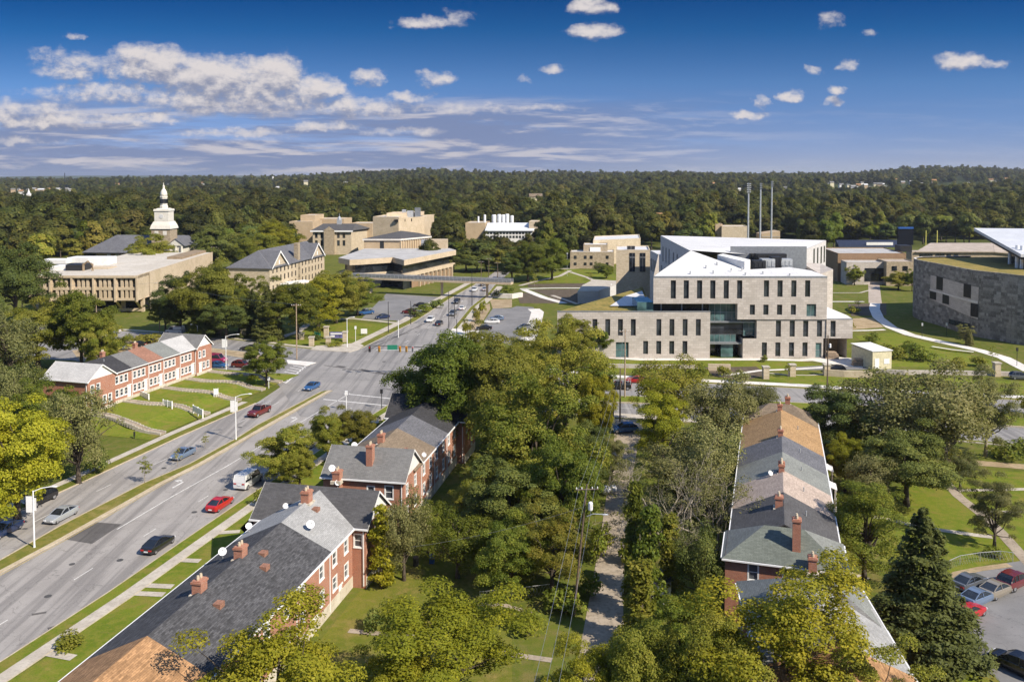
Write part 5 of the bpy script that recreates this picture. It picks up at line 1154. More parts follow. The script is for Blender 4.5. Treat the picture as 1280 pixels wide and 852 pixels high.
def gabled_hall():
    b = T('gabled_stone_hall', 'stone campus hall with grey slate roof and two white edged gables', 'building', (*atY(345, 352, 335).xy, 0))
    a, c = atY(337, 340, 330), atY(405.5, 330, 387); ang = math.atan2(c.y-a.y, c.x-a.x); L = math.hypot(c.x-a.x, c.y-a.y); ze, zr, gw = 10.5, 16.3, 15.0; dx = Vector((math.cos(ang), math.sin(ang))); nn = Vector((-dx.y, dx.x)); D = 17
    pt = lambda s, t: (a.x + dx.x*s + nn.x*t, a.y + dx.y*s + nn.y*t)
    gs = (1.5, L-gw-1)
    ops = [(s-.7, s+.7, z0, z0+2.2) for s in np.arange(3.2, L-2, 3.65) for z0 in (1.2, 4.6, 8.0)]
    m = MB(); facade(m, pt(0, 0), pt(L, 0), -.2, ze, ops, .3); facade(m, pt(L, 0), pt(L, D), -.2, ze, [], .3); facade(m, pt(0, D), pt(0, 0), -.2, ze, [], .3)
    for s0 in gs: m.face([(*pt(s0, -.02), ze), (*pt(s0+gw, -.02), ze), (*pt(s0+gw/2, -.02), zr-.2)])
    m.face([(*pt(L, 0), ze), (*pt(L, D), ze), (*pt(L, D/2), zr)]); m.build('stone_wall', 'stone_light', b)
    for o in ops: w = MB(); w.prism([pt(o[0]-.1, .2), pt(o[1]+.1, .2), pt(o[1]+.1, .3), pt(o[0]-.1, .3)], o[2]-.1, o[3]+.1); w.build('window', 'glass_dark', b)
    for s0 in gs: w = MB(); w.prism([pt(s0+gw/2-.5, -.1), pt(s0+gw/2+.5, -.1), pt(s0+gw/2+.5, 0), pt(s0+gw/2-.5, 0)], ze+.6, ze+2.2); w.build('gable_window', 'trim_white', b)
    r = MB(); slab(r, [(*pt(-.6, -.6), ze-.1), (*pt(L+.5, -.6), ze-.1), (*pt(L+.5, D/2), zr+.1), (*pt(D/2, D/2), zr+.1)], .3); slab(r, [(*pt(L+.5, D+.6), ze-.1), (*pt(-.6, D+.6), ze-.1), (*pt(D/2, D/2), zr+.1), (*pt(L+.5, D/2), zr+.1)], .3); slab(r, [(*pt(-.6, D+.6), ze-.1), (*pt(-.6, -.6), ze-.1), (*pt(D/2, D/2), zr+.1)], .3)
    for s0 in gs: slab(r, [(*pt(s0-.4, -.6), ze-.15), (*pt(s0+gw/2, -.6), zr), (*pt(s0+gw/2, D/2), zr), (*pt(s0-.4, 2), ze)], .25); slab(r, [(*pt(s0+gw+.4, 2), ze), (*pt(s0+gw/2, D/2), zr), (*pt(s0+gw/2, -.6), zr), (*pt(s0+gw+.4, -.6), ze-.15)], .25)
    r.build('roof', 'shingle_slate', b)
    for s0 in gs:
        for k in (0, 1):
            f = MB(); x0, x1 = (s0-.5, s0+gw/2) if k == 0 else (s0+gw+.5, s0+gw/2); f.face([(*pt(x0, -.7), ze-.9), (*pt(x1, -.7), zr-.6), (*pt(x1, -.7), zr+.2), (*pt(x0, -.7), ze-.1)]); f.build('bargeboard', 'trim_white', b)
    f = MB(); q = pt(L*.5, .9); f.obox(q, 2.2, 1.8, -.2, zr+1.6, ang); f.build('chimney', 'stone', b)
    a, c = at(330, 366), at(384, 360); b = T('white_canopy', 'low pale canopy in front of the gabled stone hall', 'canopy', (*a.xy, 0)); m = MB(); m.obox(((a.x+c.x)/2, (a.y+c.y)/2), (c-a).length, 4, 2.6, 3.3, math.atan2(c.y-a.y, c.x-a.x)); m.build('roof', 'white_wall', b)
    for k in range(6): q = a.lerp(c, .05 + k*.18); m = MB(); m.box(q.x-.2, q.x+.2, q.y-.2, q.y+.2, 0, 2.6); m.build('post', 'white_metal', b)
gabled_hall()
def classic_hall():
    Y = 500; b = T('dark_roofed_hall', 'stone hall with dark hipped roof and small white cupola behind the gabled hall', 'building', (*atY(412, 310, Y).xy, 0)); P = lambda px, py, y=Y: atY(px, py, y)
    x0, x1 = P(391, 300).x, P(439, 300).x; ze, zr = P(415, 288).z, P(415, 279.5, Y+10).z
    ops = [(s, s+1.6, z0, z0+3.2) for s in np.arange(1.2, x1-x0-2, 3.2) for z0 in (ze*.36, ze*.68)]
    m = MB(); facade(m, (x0, Y), (x1, Y), -.2, ze, ops, .4); facade(m, (x1, Y), (x1+6, Y+20), -.2, ze, [], .4); m.face([(x0, Y, 0), (x0+2, Y+20, 0), (x0+2, Y+20, ze), (x0, Y, ze)]); m.build('stone_wall', 'stone_light', b)
    for o in ops: w = MB(); w.box(x0+o[0]-.1, x0+o[1]+.1, Y+.3, Y+.45, o[2]-.1, o[3]+.1); w.build('window', 'glass', b)
    r = MB(); a, c, d, e = (x0-1, Y-1, ze), (x1+1, Y-1, ze), (x1+8, Y+21, ze), (x0+2, Y+21, ze); q0, q1 = (x0+4, Y+10, zr), (x1+1, Y+10, zr)
    r.face([a, c, q1, q0]); r.face([c, d, q1]); r.face([d, e, q0, q1]); r.face([e, a, q0]); r.build('roof', 'shingle_charcoal', b)
    f = MB(); f.box(x0-1.2, x1+1.2, Y-1.3, Y-.9, ze-.8, ze); f.build('cornice', 'trim_white', b)
    cx = P(420, 275).x; z = lambda py: P(420, py, Y+10).z
    f = MB(); f.box(cx-1.3, cx+1.3, Y+8.7, Y+11.3, zr-1, z(274.5)); f.lathe([(1.2, z(274.5)), (1.1, z(272)), (.15, z(270.3)), (.1, z(267))], (cx, Y+10, 0), 8); f.build('cupola', 'galvanised', b)
    f = MB(); p = P(412, 288); f.box(p.x-3, p.x+3, Y-1.5, Y, -.2, ze); f.face([(p.x-3.4, Y-1.6, ze), (p.x+3.4, Y-1.6, ze), (p.x, Y-1.6, ze+2.4)]); f.build('entrance_bay', 'stone', b)
    b2 = T('tan_blank_block', 'windowless tan stage block left of the dark roofed hall', 'building', (*atY(375, 310, Y+12).xy, 0))
    for n, xa, xb, dy, z1 in (('lower_block', 363, 392, 12, 277.5), ('upper_block', 377, 395, 22, 269.5), ('side_block', 396, 431, 30, 274), ('link_block', 439, 466, 20, 279.5)): block(b2, n, xa, xb, Y+dy, 16, -.2, atY(380, z1, Y+dy).z, 'brick_tan')
classic_hall()
def comm_building():
    z1 = 12.2; P = lambda px, py, z=z1: A2(px, py, z)
    b = T('communications_hall', 'low wide tan concrete hall with overhanging slab roof beside the footbridge', 'building', (*at(500, 362).xy, 0))
    outline = [P(423, 322), P(437, 324.6), P(452, 324), P(491, 321.5), P(505, 325), P(570, 312.5), P(562, 310.2), P(456, 310.5)]
    m = MB(); m.prism(outline, z1-2.2, z1, 0, 1); m.build('roof_slab', ['precast', 'roof_grey'], b)
    ins = lambda k: [(x + (sum(p[0] for p in outline)/8 - x)*k, y + (sum(p[1] for p in outline)/8 - y)*k) for x, y in outline]
    m = MB(); m.prism(ins(.12), 6.4, z1-2.2); m.build('upper_glazing', 'glass_dark', b)
    m = MB(); m.prism(ins(.015), 5.0, 6.4); m.build('balcony_slab', 'precast', b)
    m = MB(); m.prism(ins(.10), -.2, 5.0); m.build('ground_glazing', 'glass_dark', b)
    for px, py in ((440, 326), (491, 323), (507, 326), (530, 320.5), (556, 314.5)): q = A2(px, py, z1-2); m = MB(); m.box(q[0]-.8, q[0]+.8, q[1]+.5, q[1]+2, -.2, z1-2); m.build('pier', 'precast', b)
    a, c = Vector(outline[4]), Vector(outline[5])
    for k in range(9): q = a.lerp(c, .28 + k*.08); m = MB(); m.obox((q.x-.4, q.y+.5), .5, 1.2, -.2, 5.0, math.atan2(c.y-a.y, c.x-a.x)); m.build('fin', 'precast', b)
    q0, q1 = a.lerp(c, .16), a.lerp(c, .95); m = MB(); m.face([(q0.x-.8, q0.y+1, -.2), (q1.x-.8, q1.y+1, -.2), (q1.x-.8, q1.y+1, 5), (q0.x-.8, q0.y+1, 5)]); m.build('brick_wall', 'brown_wall', b)
    # upper theatre block with dark hipped roof
    f0, f1, f2, f3 = A2(455, 311, 12), A2(500.5, 311, 12), A2(533, 311, 12), A2(470, 305, 12)
    f2 = (f2[0], f1[1] + 18); f3 = (f0[0] + 6, f0[1] + 30)
    zt = atY(500, 298.5, f1[1]).z
    m = MB(); m.prism([f0, f1, f2, (f2[0]-8, f2[1]+22), f3], 11.5, zt); m.build('theatre_wall', 'brick_tan', b)
    for k in range(14): t = k/13; x, y = f1[0] + (f2[0]-f1[0])*t, f1[1] + (f2[1]-f1[1])*t; m = MB(); m.obox((x+.15, y-.1), .35, .5, 11.5, zt-.3, math.atan2(f2[1]-f1[1], f2[0]-f1[0])); m.build('theatre_rib', 'precast', b)
    m = MB(); cx = sum(p[0] for p in (f0, f1, f2, f3))/4; cy_ = sum(p[1] for p in (f0, f1, f2, f3))/4; top = (cx+2, cy_+6, zt+2.6); g = [(f0[0]-.6, f0[1]-.6), (f1[0]+.2, f1[1]-.8), (f2[0]+.8, f2[1]), (f2[0]-8, f2[1]+23), (f3[0]-.6, f3[1]+.6)]
    for i in range(5): m.face([(*g[i], zt), (*g[(i+1) % 5], zt), top])
    m.build('theatre_roof', 'shingle_charcoal', b)
    m = MB()
    for i in range(5): p0, p1 = g[i], g[(i+1) % 5]; m.face([(*p0, zt-.7), (*p1, zt-.7), (*p1, zt+.02), (*p0, zt+.02)])
    m.build('theatre_cornice', 'concrete_white', b)
    q = atY(477.5, 305, f0[1]); m = MB(); m.box(q.x-.9, q.x+.9, f0[1]-.1, f0[1]+.1, 12, zt-1); m.build('theatre_window', 'glass_dark', b)
    p = A2(548, 311, 12); m = MB(); m.box(p[0]-4, p[0]+4, p[1], p[1]+6, 11.5, 16.2); m.build('roof_block', 'precast', b); m = MB(); m.box(p[0]-8, p[0]-4.3, p[1], p[1]+4, 11.5, 16); m.build('roof_unit', 'galvanised', b)
comm_building()
def tan_tower():
    Y = 470; b = T('tan_stepped_block', 'stepped tan concrete block with plant on its roof behind the theatre', 'building', (*atY(495, 300, Y).xy, 0)); z = lambda py, y=Y: atY(500, py, y).z
    block(b, 'front_block', 467, 499, Y, 24, -.2, z(271.5), 'precast', skew=-4); block(b, 'side_block', 499, 531, Y-4, 26, -.2, z(273), 'precast', skew=20)
    block(b, 'top_block', 484, 523, Y+10, 16, z(272), z(267, Y+10), 'precast', skew=8)
    for px in (497, 504.5, 511.5): q = atY(px, 280, Y+1); m = MB(); m.box(q.x-1, q.x+1, Y-2.2+(px-497)*.7-2.5, Y+1+(px-497)*.7, z(277), z(271.5)-1.0); m.build('window', 'glass_dark', b)
    for px, s, hh in ((505, 2, 3), (513, 3.5, 2.4), (522, 3, 4)): q = atY(px, 268, Y+16); m = MB(); m.box(q.x-s/2, q.x+s/2, Y+15, Y+18, z(267, Y+10)-4, z(267, Y+10)+hh-1); m.build('rooftop_unit', 'galvanised' if px < 520 else 'metal_grey', b)
tan_tower()
def lab_hall():
    Y = 560; b = T('white_stack_hall', 'pale laboratory building with white roof stacks among the trees', 'building', (*atY(625, 300, Y).xy, 0)); z = lambda py, y=Y: atY(625, py, y).z
    block(b, 'tan_wing', 582, 607, Y, 20, -.2, z(279), 'brick_tan'); block(b, 'glazed_wing', 607, 666, Y-4, 16, -.2, z(287.5), 'white_wall', rim=0)
    x0, x1 = atY(607, 290, Y-4).x, atY(666, 290, Y-4).x; m = MB(); slab(m, [(x0-.5, Y-5, z(287.5)), (x1+.5, Y-5, z(287.5)), (x1+3, Y+6, z(279)), (x0+1, Y+6, z(279))], .4); m.build('roof', 'metal_roof', b)
    for k in range(14):
        for a, c in ((289.5, 292.2), (294, 297)): px = 610 + k*4; q = atY(px, 290, Y-4); m = MB(); m.box(q.x-.7, q.x+.7, Y-4.1, Y-3.9, z(c), z(a)); m.build('window', 'glass', b)
    for px, w, py in ((606, 1.6, 270), (617.5, 3, 270), (624, 2.6, 269.5), (629, 2.6, 270), (634, 2.6, 269), (640, 2.2, 271), (598, 1.2, 272)): q = atY(px, 275, Y+8); m = MB(); m.lathe([(w*.5, z(281)), (w*.5, z(py)), (w*.38, z(py)+.5)], (q.x, Y+8, 0), 10); m.build('roof_stack', 'white_metal', b)
    block(b, 'end_block', 661, 672, Y-2, 14, -.2, z(277), 'stone_light')
lab_hall()
def stone_halls():
    Y = 425; b = T('stone_arts_hall', 'two storey rough stone hall with pale upper block, left of the campus hall', 'building', (*atY(740, 335, Y).xy, 0)); z = lambda py, y=Y: atY(740, py, y).z
    block(b, 'front_block', 712.5, 767, Y, 14, -.2, z(315.5), 'stone', 'roof_white'); block(b, 'middle_block', 729, 759, Y+6, 12, z(316), z(306.5, Y+6), 'stone', 'roof_white'); block(b, 'rear_block', 741, 800, Y+16, 30, -.2, z(301, Y+16), 'stone_light', 'roof_white', skew=14)
    for px in (719, 731.5, 739, 759):
        for a, c in ((319.5, 323.5), (328, 331.5)): q = atY(px, 320, Y); m = MB(); m.box(q.x-.7, q.x+.7, Y-.1, Y+.1, z(c), z(a)); m.build('window', 'glass_dark', b)
    q = atY(744, 311, Y+6); m = MB(); m.box(q.x-2.6, q.x+2.6, Y+5.6, Y+6, z(314.5, Y+6), z(309, Y+6)); m.build('bay_window', 'trim_white', b)
    Y = 292; b = T('stone_wing', 'stone block with two tall dark windows joined to the campus hall', 'building', (*atY(792, 345, Y).xy, 0)); z = lambda py: atY(792, py, Y).z
    poly = block(b, 'stone_block', 770, 812, Y, 18, -.2, z(313.5), 'stone_light', 'roof_white')
    for px in (790.3, 803.3): q = atY(px, 320, Y); m = MB(); m.box(q.x-.95, q.x+.95, Y-.12, Y+.05, z(339.5), z(316)); o = m.build('window', 'glass_dark', b); m = MB(); m.box(q.x-.03, q.x+.03, Y-.16, Y-.13, z(339.5), z(316)); m.box(q.x-.95, q.x+.95, Y-.16, Y-.13, z(322), z(321)); m.build('glazing_bar', 'metal_grey', o)
    for px in (786, 791): q = atY(px, 309, Y+6); m = MB(); m.box(q.x-.6, q.x+.6, Y+5, Y+6, z(313.5), z(313.5)+1.2); m.build('roof_vent', 'metal_dark', b)
    p = at(741, 379); b = T('low_concrete_wall', 'low grey concrete block wall beside the ramp left of the campus hall', 'wall', (p.x, p.y, 0)); m = MB(); q0, q1, q2 = at(722, 379.5), at(748, 379.5), at(782, 366); m.prism([(q0.x, q0.y), (q1.x, q1.y), (q2.x, q2.y), (q2.x-12, q2.y+6), (q0.x+3, q0.y+16)], -.1, 4.6, 0, 1); m.build('wall', ['panel_shade', 'concrete'], b)
stone_halls()
def low_halls():
    Y = 372; b = T('brown_low_hall', 'low brown brick hall with flat grey roof right of the campus hall', 'building', (*atY(1085, 340, Y).xy, 0)); z = lambda py, y=Y: atY(1085, py, y).z
    block(b, 'main_block', 1046, 1131, Y, 30, -.2, z(317.5), 'brown_wall', 'roof_grey'); block(b, 'pale_block', 1057, 1107, Y-10, 9, -.2, z(328.5, Y-10), 'panel_stone', 'roof_grey'); block(b, 'stone_block', 1107, 1143, Y-14, 13, -.2, z(328, Y-14), 'stone', 'roof_tan')
    q = atY(1093, 338, Y-10); m = MB(); m.box(q.x-4, q.x+4, Y-10.2, Y-10, 1.5, z(335, Y-10)); m.build('opening', 'glass_dark', b)
    for px in (1118, 1131.5): q = atY(px, 335, Y-14); m = MB(); m.box(q.x-1, q.x+1, Y-14.2, Y-14, z(338, Y-14), z(332.5, Y-14)); m.build('window', 'glass_dark', b)
    q = atY(1133, 311, Y+10); m = MB(); m.box(q.x-2.5, q.x+2.5, Y+10, Y+16, z(317.5), z(307, Y+10)); m.build('roof_block', 'metal_dark', b)
    Y = 420; b = T('tan_roofed_long_hall', 'long low stone hall with wide tan roof behind the slate clad building', 'building', (*atY(1190, 325, Y).xy, 0)); z = lambda py, y=Y: atY(1190, py, y).z
    block(b, 'stone_wall', 1138, 1270, Y, 8, -.2, z(314.5), 'stone', 'roof_tan', rim=0)
    x0, x1, x2 = atY(1145, 313, Y-1).x, atY(1243, 313, Y-1).x, atY(1266, 313, Y-1).x; m = MB(); slab(m, [(x0, Y-1, z(314)), (x1, Y-1, z(314)), (atY(1241, 304, Y+24).x, Y+24, z(303.5, Y+24)), (atY(1163, 304, Y+24).x, Y+24, z(303.5, Y+24))], .5); slab(m, [(x1+.1, Y-1, z(314)), (x2, Y-1, z(316)), (x2, Y+24, z(306, Y+24)), (atY(1241, 304, Y+24).x+.1, Y+24, z(303.5, Y+24))], .5); m.build('roof', 'roof_tan', b)
    for px in (1152, 1158, 1163, 1172, 1178, 1186, 1195): q = atY(px, 318, Y); m = MB(); m.box(q.x-1, q.x+1, Y-.2, Y, z(321), z(317.5)); m.build('window', 'glass_dark', b)
    Y = 520; b = T('tan_grandstand_block', 'tan block with stepped top behind the campus roof, left of the light masts', 'building', (*atY(915, 300, Y).xy, 0)); z = lambda py: atY(915, py, Y).z
    block(b, 'main_block', 901, 933, Y, 14, -.2, z(283.5), 'stone_light'); block(b, 'side_block', 893, 902, Y+4, 10, -.2, z(281), 'brick_tan')
    b = T('small_tan_block', 'small tan block behind the campus roof below the light masts', 'building', (*atY(963, 300, Y+5).xy, 0)); x0, x1 = atY(952, 300, Y+5).x, atY(975, 300, Y+5).x
    m = MB(); m.prism([(x0, Y+5), (x1, Y+5), (x1, Y+17), (x0, Y+17)], -.2, [z(293), z(289.5), z(289.5), z(293)]); m.build('stone_wall', 'brick_tan', b); m = MB(); m.box(x0, x1, Y+4.7, Y+4.9, z(297), z(296)); m.build('string_course', 'concrete', b)
    q = at(1085, 309); b = T('bleacher_stand', 'blue seated bleachers at the sports field edge', 'grandstand', (q.x, q.y, 0)); m = MB(); x0, x1 = at(1044, 308).x, at(1134, 308).x
    for k in range(5): m.box(x0, x1, q.y+k*1.2, q.y+k*1.2+1.15, -.1, 1.2+k*.75)
    m.build('seating', 'blue_seat', b); m = MB(); xa = atY(1083, 305, q.y).x; m.box(xa, xa+17, q.y-.1, q.y, 1.3, 3.2); m.build('banner', 'white_wall', b)
    q = atY(1132, 304, 480); b = T('scoreboard', 'tall dark scoreboard against the wood', 'scoreboard', (q.x, 480, 0)); m = MB(); m.box(q.x-4.3, q.x+4.3, 480, 481, 7.2, atY(1132, 286, 480).z); m.build('board', 'scoreboard_dark', b); m = MB(); m.box(q.x-4.2, q.x+4.2, 479.7, 481.2, atY(1132, 286, 480).z+.01, atY(1132, 283.8, 480).z); m.build('top_panel', 'plastic_blue', b)
    for s in (-3, 3): m = MB(); m.box(q.x+s-.25, q.x+s+.25, 480.2, 480.7, 0, 7.2); m.build('post', 'metal_dark', b)
    q = atY(1164, 304, 470); b = T('goal_post', 'yellow goal posts at the sports field', 'goal post', (q.x, 470, 0)); m = MB(); x0, x1 = atY(1157.3, 300, 470).x, atY(1171.3, 300, 470).x; m.tube([(x0, 470, 3), (x0, 470, atY(1157, 288, 470).z)], .28, 6); m.tube([(x1, 470, 3), (x1, 470, atY(1157, 288, 470).z)], .28, 6); m.tube([(x0, 470, 3), (x1, 470, 3)], .22, 6); m.tube([(q.x, 470, 0), (q.x, 470, 3)], .25, 6); m.build('frame', 'yellow_post', b)
low_halls()

# ------------------------------------------------------------------ footbridge, walls, sheds
def bridge():
    z = 6.3; a, c = at(425, 345, z), at(640, 353, z); b = T('footbridge', 'long railed concrete footbridge crossing over the far road', 'bridge', (*c.xy, 0)); pl = [(a.x, a.y), (c.x, c.y)]; l, r = offset(pl, -1.7), offset(pl, 1.7)
    m = MB(); m.prism([l[0], r[0], r[1], l[1]], z-.7, z); m.build('deck', 'precast', b)
    for s, e in ((-1.6, 'l'), (1.6, 'r')):
        q = resample(offset(pl, s), 1.6); m = MB(); m.tube([(x, y, z+1.25) for x, y in (q[0], q[-1])], .08, 5); m.tube([(x, y, z+.6) for x, y in (q[0], q[-1])], .05, 5)
        for x, y in q: m.tube([(x, y, z), (x, y, z+1.3)], .06, 4)
        m.build('railing', 'galvanised', b); m = MB(); p = offset(pl, s*.97); m.face([(*p[0], z+.1), (*p[1], z+.1), (*p[1], z+1.1), (*p[0], z+1.1)]); m.build('side_panel', 'metal_grey', b)
    for px, py in ((464, 366), (552.5, 369.5), (609, 372)): q = at(px, py); m = MB(); m.obox((q.x, q.y), .9, 1.4, -.1, z-.7, 0); m.obox((q.x, q.y), 1.2, 3, z-1.4, z-.7, 0); m.build('pier', 'precast', b)
bridge()
def lowwall(nm, label, cl, h, t, mat, cat='wall', z=0.0, posts=0):
    pl = pts(*cl); q = at(*cl[0]); b = T(nm, label, cat, (q.x, q.y, z)); m = MB(); l, r = offset(pl, -t/2), offset(pl, t/2)
    for i in range(len(pl)-1): m.prism([r[i], r[i+1], l[i+1], l[i]], z-.1, z+h)
    m.build('wall', mat, b); return b
lowwall('retaining_wall', 'long low stone retaining wall below the curved path', [(1095,466),(1130,468),(1180,468),(1225,469),(1272,470)], 1.0, .5, 'panel_stone')
lowwall('retaining_wall', 'short stone retaining wall between the service drive and the road lawn', [(1030,469.5),(1055,471),(1090,472)], 1.5, .5, 'stone_light')
lowwall('retaining_wall', 'curved stone wall edging the rain garden before the glass entrance', [(885,463),(913,463.5)], 1.6, .5, 'stone_light')
lowwall('retaining_wall', 'low stone wall along the forecourt left of the glass entrance', [(748,459),(800,460),(872,460.5)], .9, .5, 'panel_stone')
lowwall('retaining_wall', 'stepped pale wall at the top of the green ramps', [(614,372),(640,373),(652,371)], 1.7, 1.2, 'concrete_white')
def panelwall(label, p0, p1, z, h, mat):
    q = at(*p0, z); r = at(*p1, z); b = T('white_panel_fence', label, 'fence', (q.x, q.y, z)); m = MB(); ang = math.atan2(r.y-q.y, r.x-q.x); L = (r-q).length
    m.obox(((q.x+r.x)/2, (q.y+r.y)/2), L, .12, z+.1, z+h, ang); m.build('panel', mat, b)
    for k in (0, .5, 1): s = q.lerp(r, k); m = MB(); m.obox((s.x, s.y), .14, .2, z-.4, z+h+.12, ang); m.build('post', mat, b)
panelwall('short white panel railing on the grass bank, the upper one', (204,506.5), (215,509), 1.5, 1.1, 'trim_white')
panelwall('short white panel railing on the grass bank, lower and nearer the road', (241.5,514), (253.5,520), .9, 1.2, 'trim_white')
panelwall('white stair railing by the door of the red roofed bank house', (172,494), (186,500), 1.7, 1.2, 'trim_white')
panelwall('small white sign board low on the grass bank by the far steps', (267.5,493.5), (272.5,493), 1.2, 1.2, 'trim_white')
def campus_fence():
    px = [(229,411),(240,413.5),(274,419),(305,422),(336,425.5)]
    for i, p in enumerate(px[1:]):
        q = at(*p); b = T('gate_pier', ['square stone fence pier nearest the precast hall', 'square stone fence pier, second along the street fence', 'square stone fence pier before the shady pines', 'square stone fence pier at the campus walk'][i], 'pillar', (q.x, q.y, 0)); m = MB(); m.box(q.x-.7, q.x+.7, q.y-.7, q.y+.7, -.1, 2.3); m.build('shaft', 'stone_light', b); m = MB(); m.box(q.x-.85, q.x+.85, q.y-.85, q.y+.85, 2.3, 2.6); m.build('cap', 'concrete', b)
    for i, lab in enumerate(('iron railing of the street fence, left section', 'iron railing between the first two stone piers', 'iron railing between the middle stone piers', 'iron railing ending at the campus walk')):
        a, c = at(*px[i]), at(*px[i+1]); b = T('iron_fence', lab, 'fence', (a.x, a.y, 0)); m = MB(); n = 16
        for z in (.3, 1.5): m.tube([(a.x, a.y, z), (c.x, c.y, z)], .05, 4)
        for k in range(1, n*2): s = a.lerp(c, k/(n*2)); m.tube([(s.x, s.y, 0), (s.x, s.y, 1.7)], .035, 3)
        m.build('railing', 'metal_dark', b)
    for i, p in enumerate(((389.5,432),(408,423),(410.5,430),(431.5,427),(377,424))):
        q = at(*p); b = T('gate_pier', ['stone pier of the corner sign garden, left', 'tall stone pier left of the purple campus sign', 'short stone pier in the sign hedge', 'stone pier right of the purple campus sign', 'small stone pier by the street trees and entry walk'][i], 'pillar', (q.x, q.y, 0)); m = MB(); h = (2.2, 3.2, 1.8, 2.6, 1.6)[i]; m.box(q.x-.6, q.x+.6, q.y-.6, q.y+.6, -.1, h); m.build('shaft', 'stone_light', b); m = MB(); m.box(q.x-.75, q.x+.75, q.y-.75, q.y+.75, h, h+.3); m.build('cap', 'concrete', b)
    a, c = at(412, 424.5), at(429, 424.5); b = T('campus_sign', 'purple campus sign board between stone piers at the corner', 'sign', (a.x, a.y, 0)); m = MB(); m.box(a.x, c.x, a.y-.2, a.y+.2, .5, 2.2); m.build('board', 'sign_purple', b); m = MB(); m.box(a.x+.3, c.x-.3, a.y-.26, a.y-.21, 1.55, 1.95); m.box(a.x+.3, a.x+1.5, a.y-.26, a.y-.21, .8, 1.3); m.build('pale_band', 'trim_white', b)
    a, c = at(393, 423), at(402, 422); b = T('campus_sign', 'small green banner sign left of the tall stone pier', 'sign', (a.x, a.y, 0)); m = MB(); m.box(a.x, c.x, a.y-.1, a.y+.1, .9, 2.0); m.build('board', 'sign_green', b); m = MB(); m.box(a.x, a.x+.15, a.y-.1, a.y+.1, 0, .9); m.box(c.x-.15, c.x, a.y-.1, a.y+.1, 0, .9); m.build('post', 'metal_dark', b)
    a = at(455, 419); b = T('lawn_sign', 'small white square notice standing in the corner lawn', 'sign', (a.x, a.y, 0)); m = MB(); m.box(a.x-.9, a.x+.9, a.y, a.y+.1, .5, 1.9); m.build('board', 'trim_white', b); m = MB(); m.box(a.x-.7, a.x-.6, a.y+.02, a.y+.08, 0, .5); m.box(a.x+.6, a.x+.7, a.y+.02, a.y+.08, 0, .5); m.build('post', 'metal_grey', b)
    for px_, py, h, lab in ((1033,469,2.4,'stone gate pier at the service drive'), (1137.5 + 108,470,3.0,'stone pier on the wall below the curved path'), (957,473,2.6,'stone gate pier left of the drive lawn'), (990,470,2.6,'stone gate pier right of the rain garden')):
        q = at(px_, py); b = T('gate_pier', lab, 'pillar', (q.x, q.y, 0)); m = MB(); m.box(q.x-.65, q.x+.65, q.y-.65, q.y+.65, -.1, h); m.build('shaft', 'stone_light', b); m = MB(); m.box(q.x-.8, q.x+.8, q.y-.8, q.y+.8, h, h+.25); m.build('cap', 'concrete', b)
campus_fence()
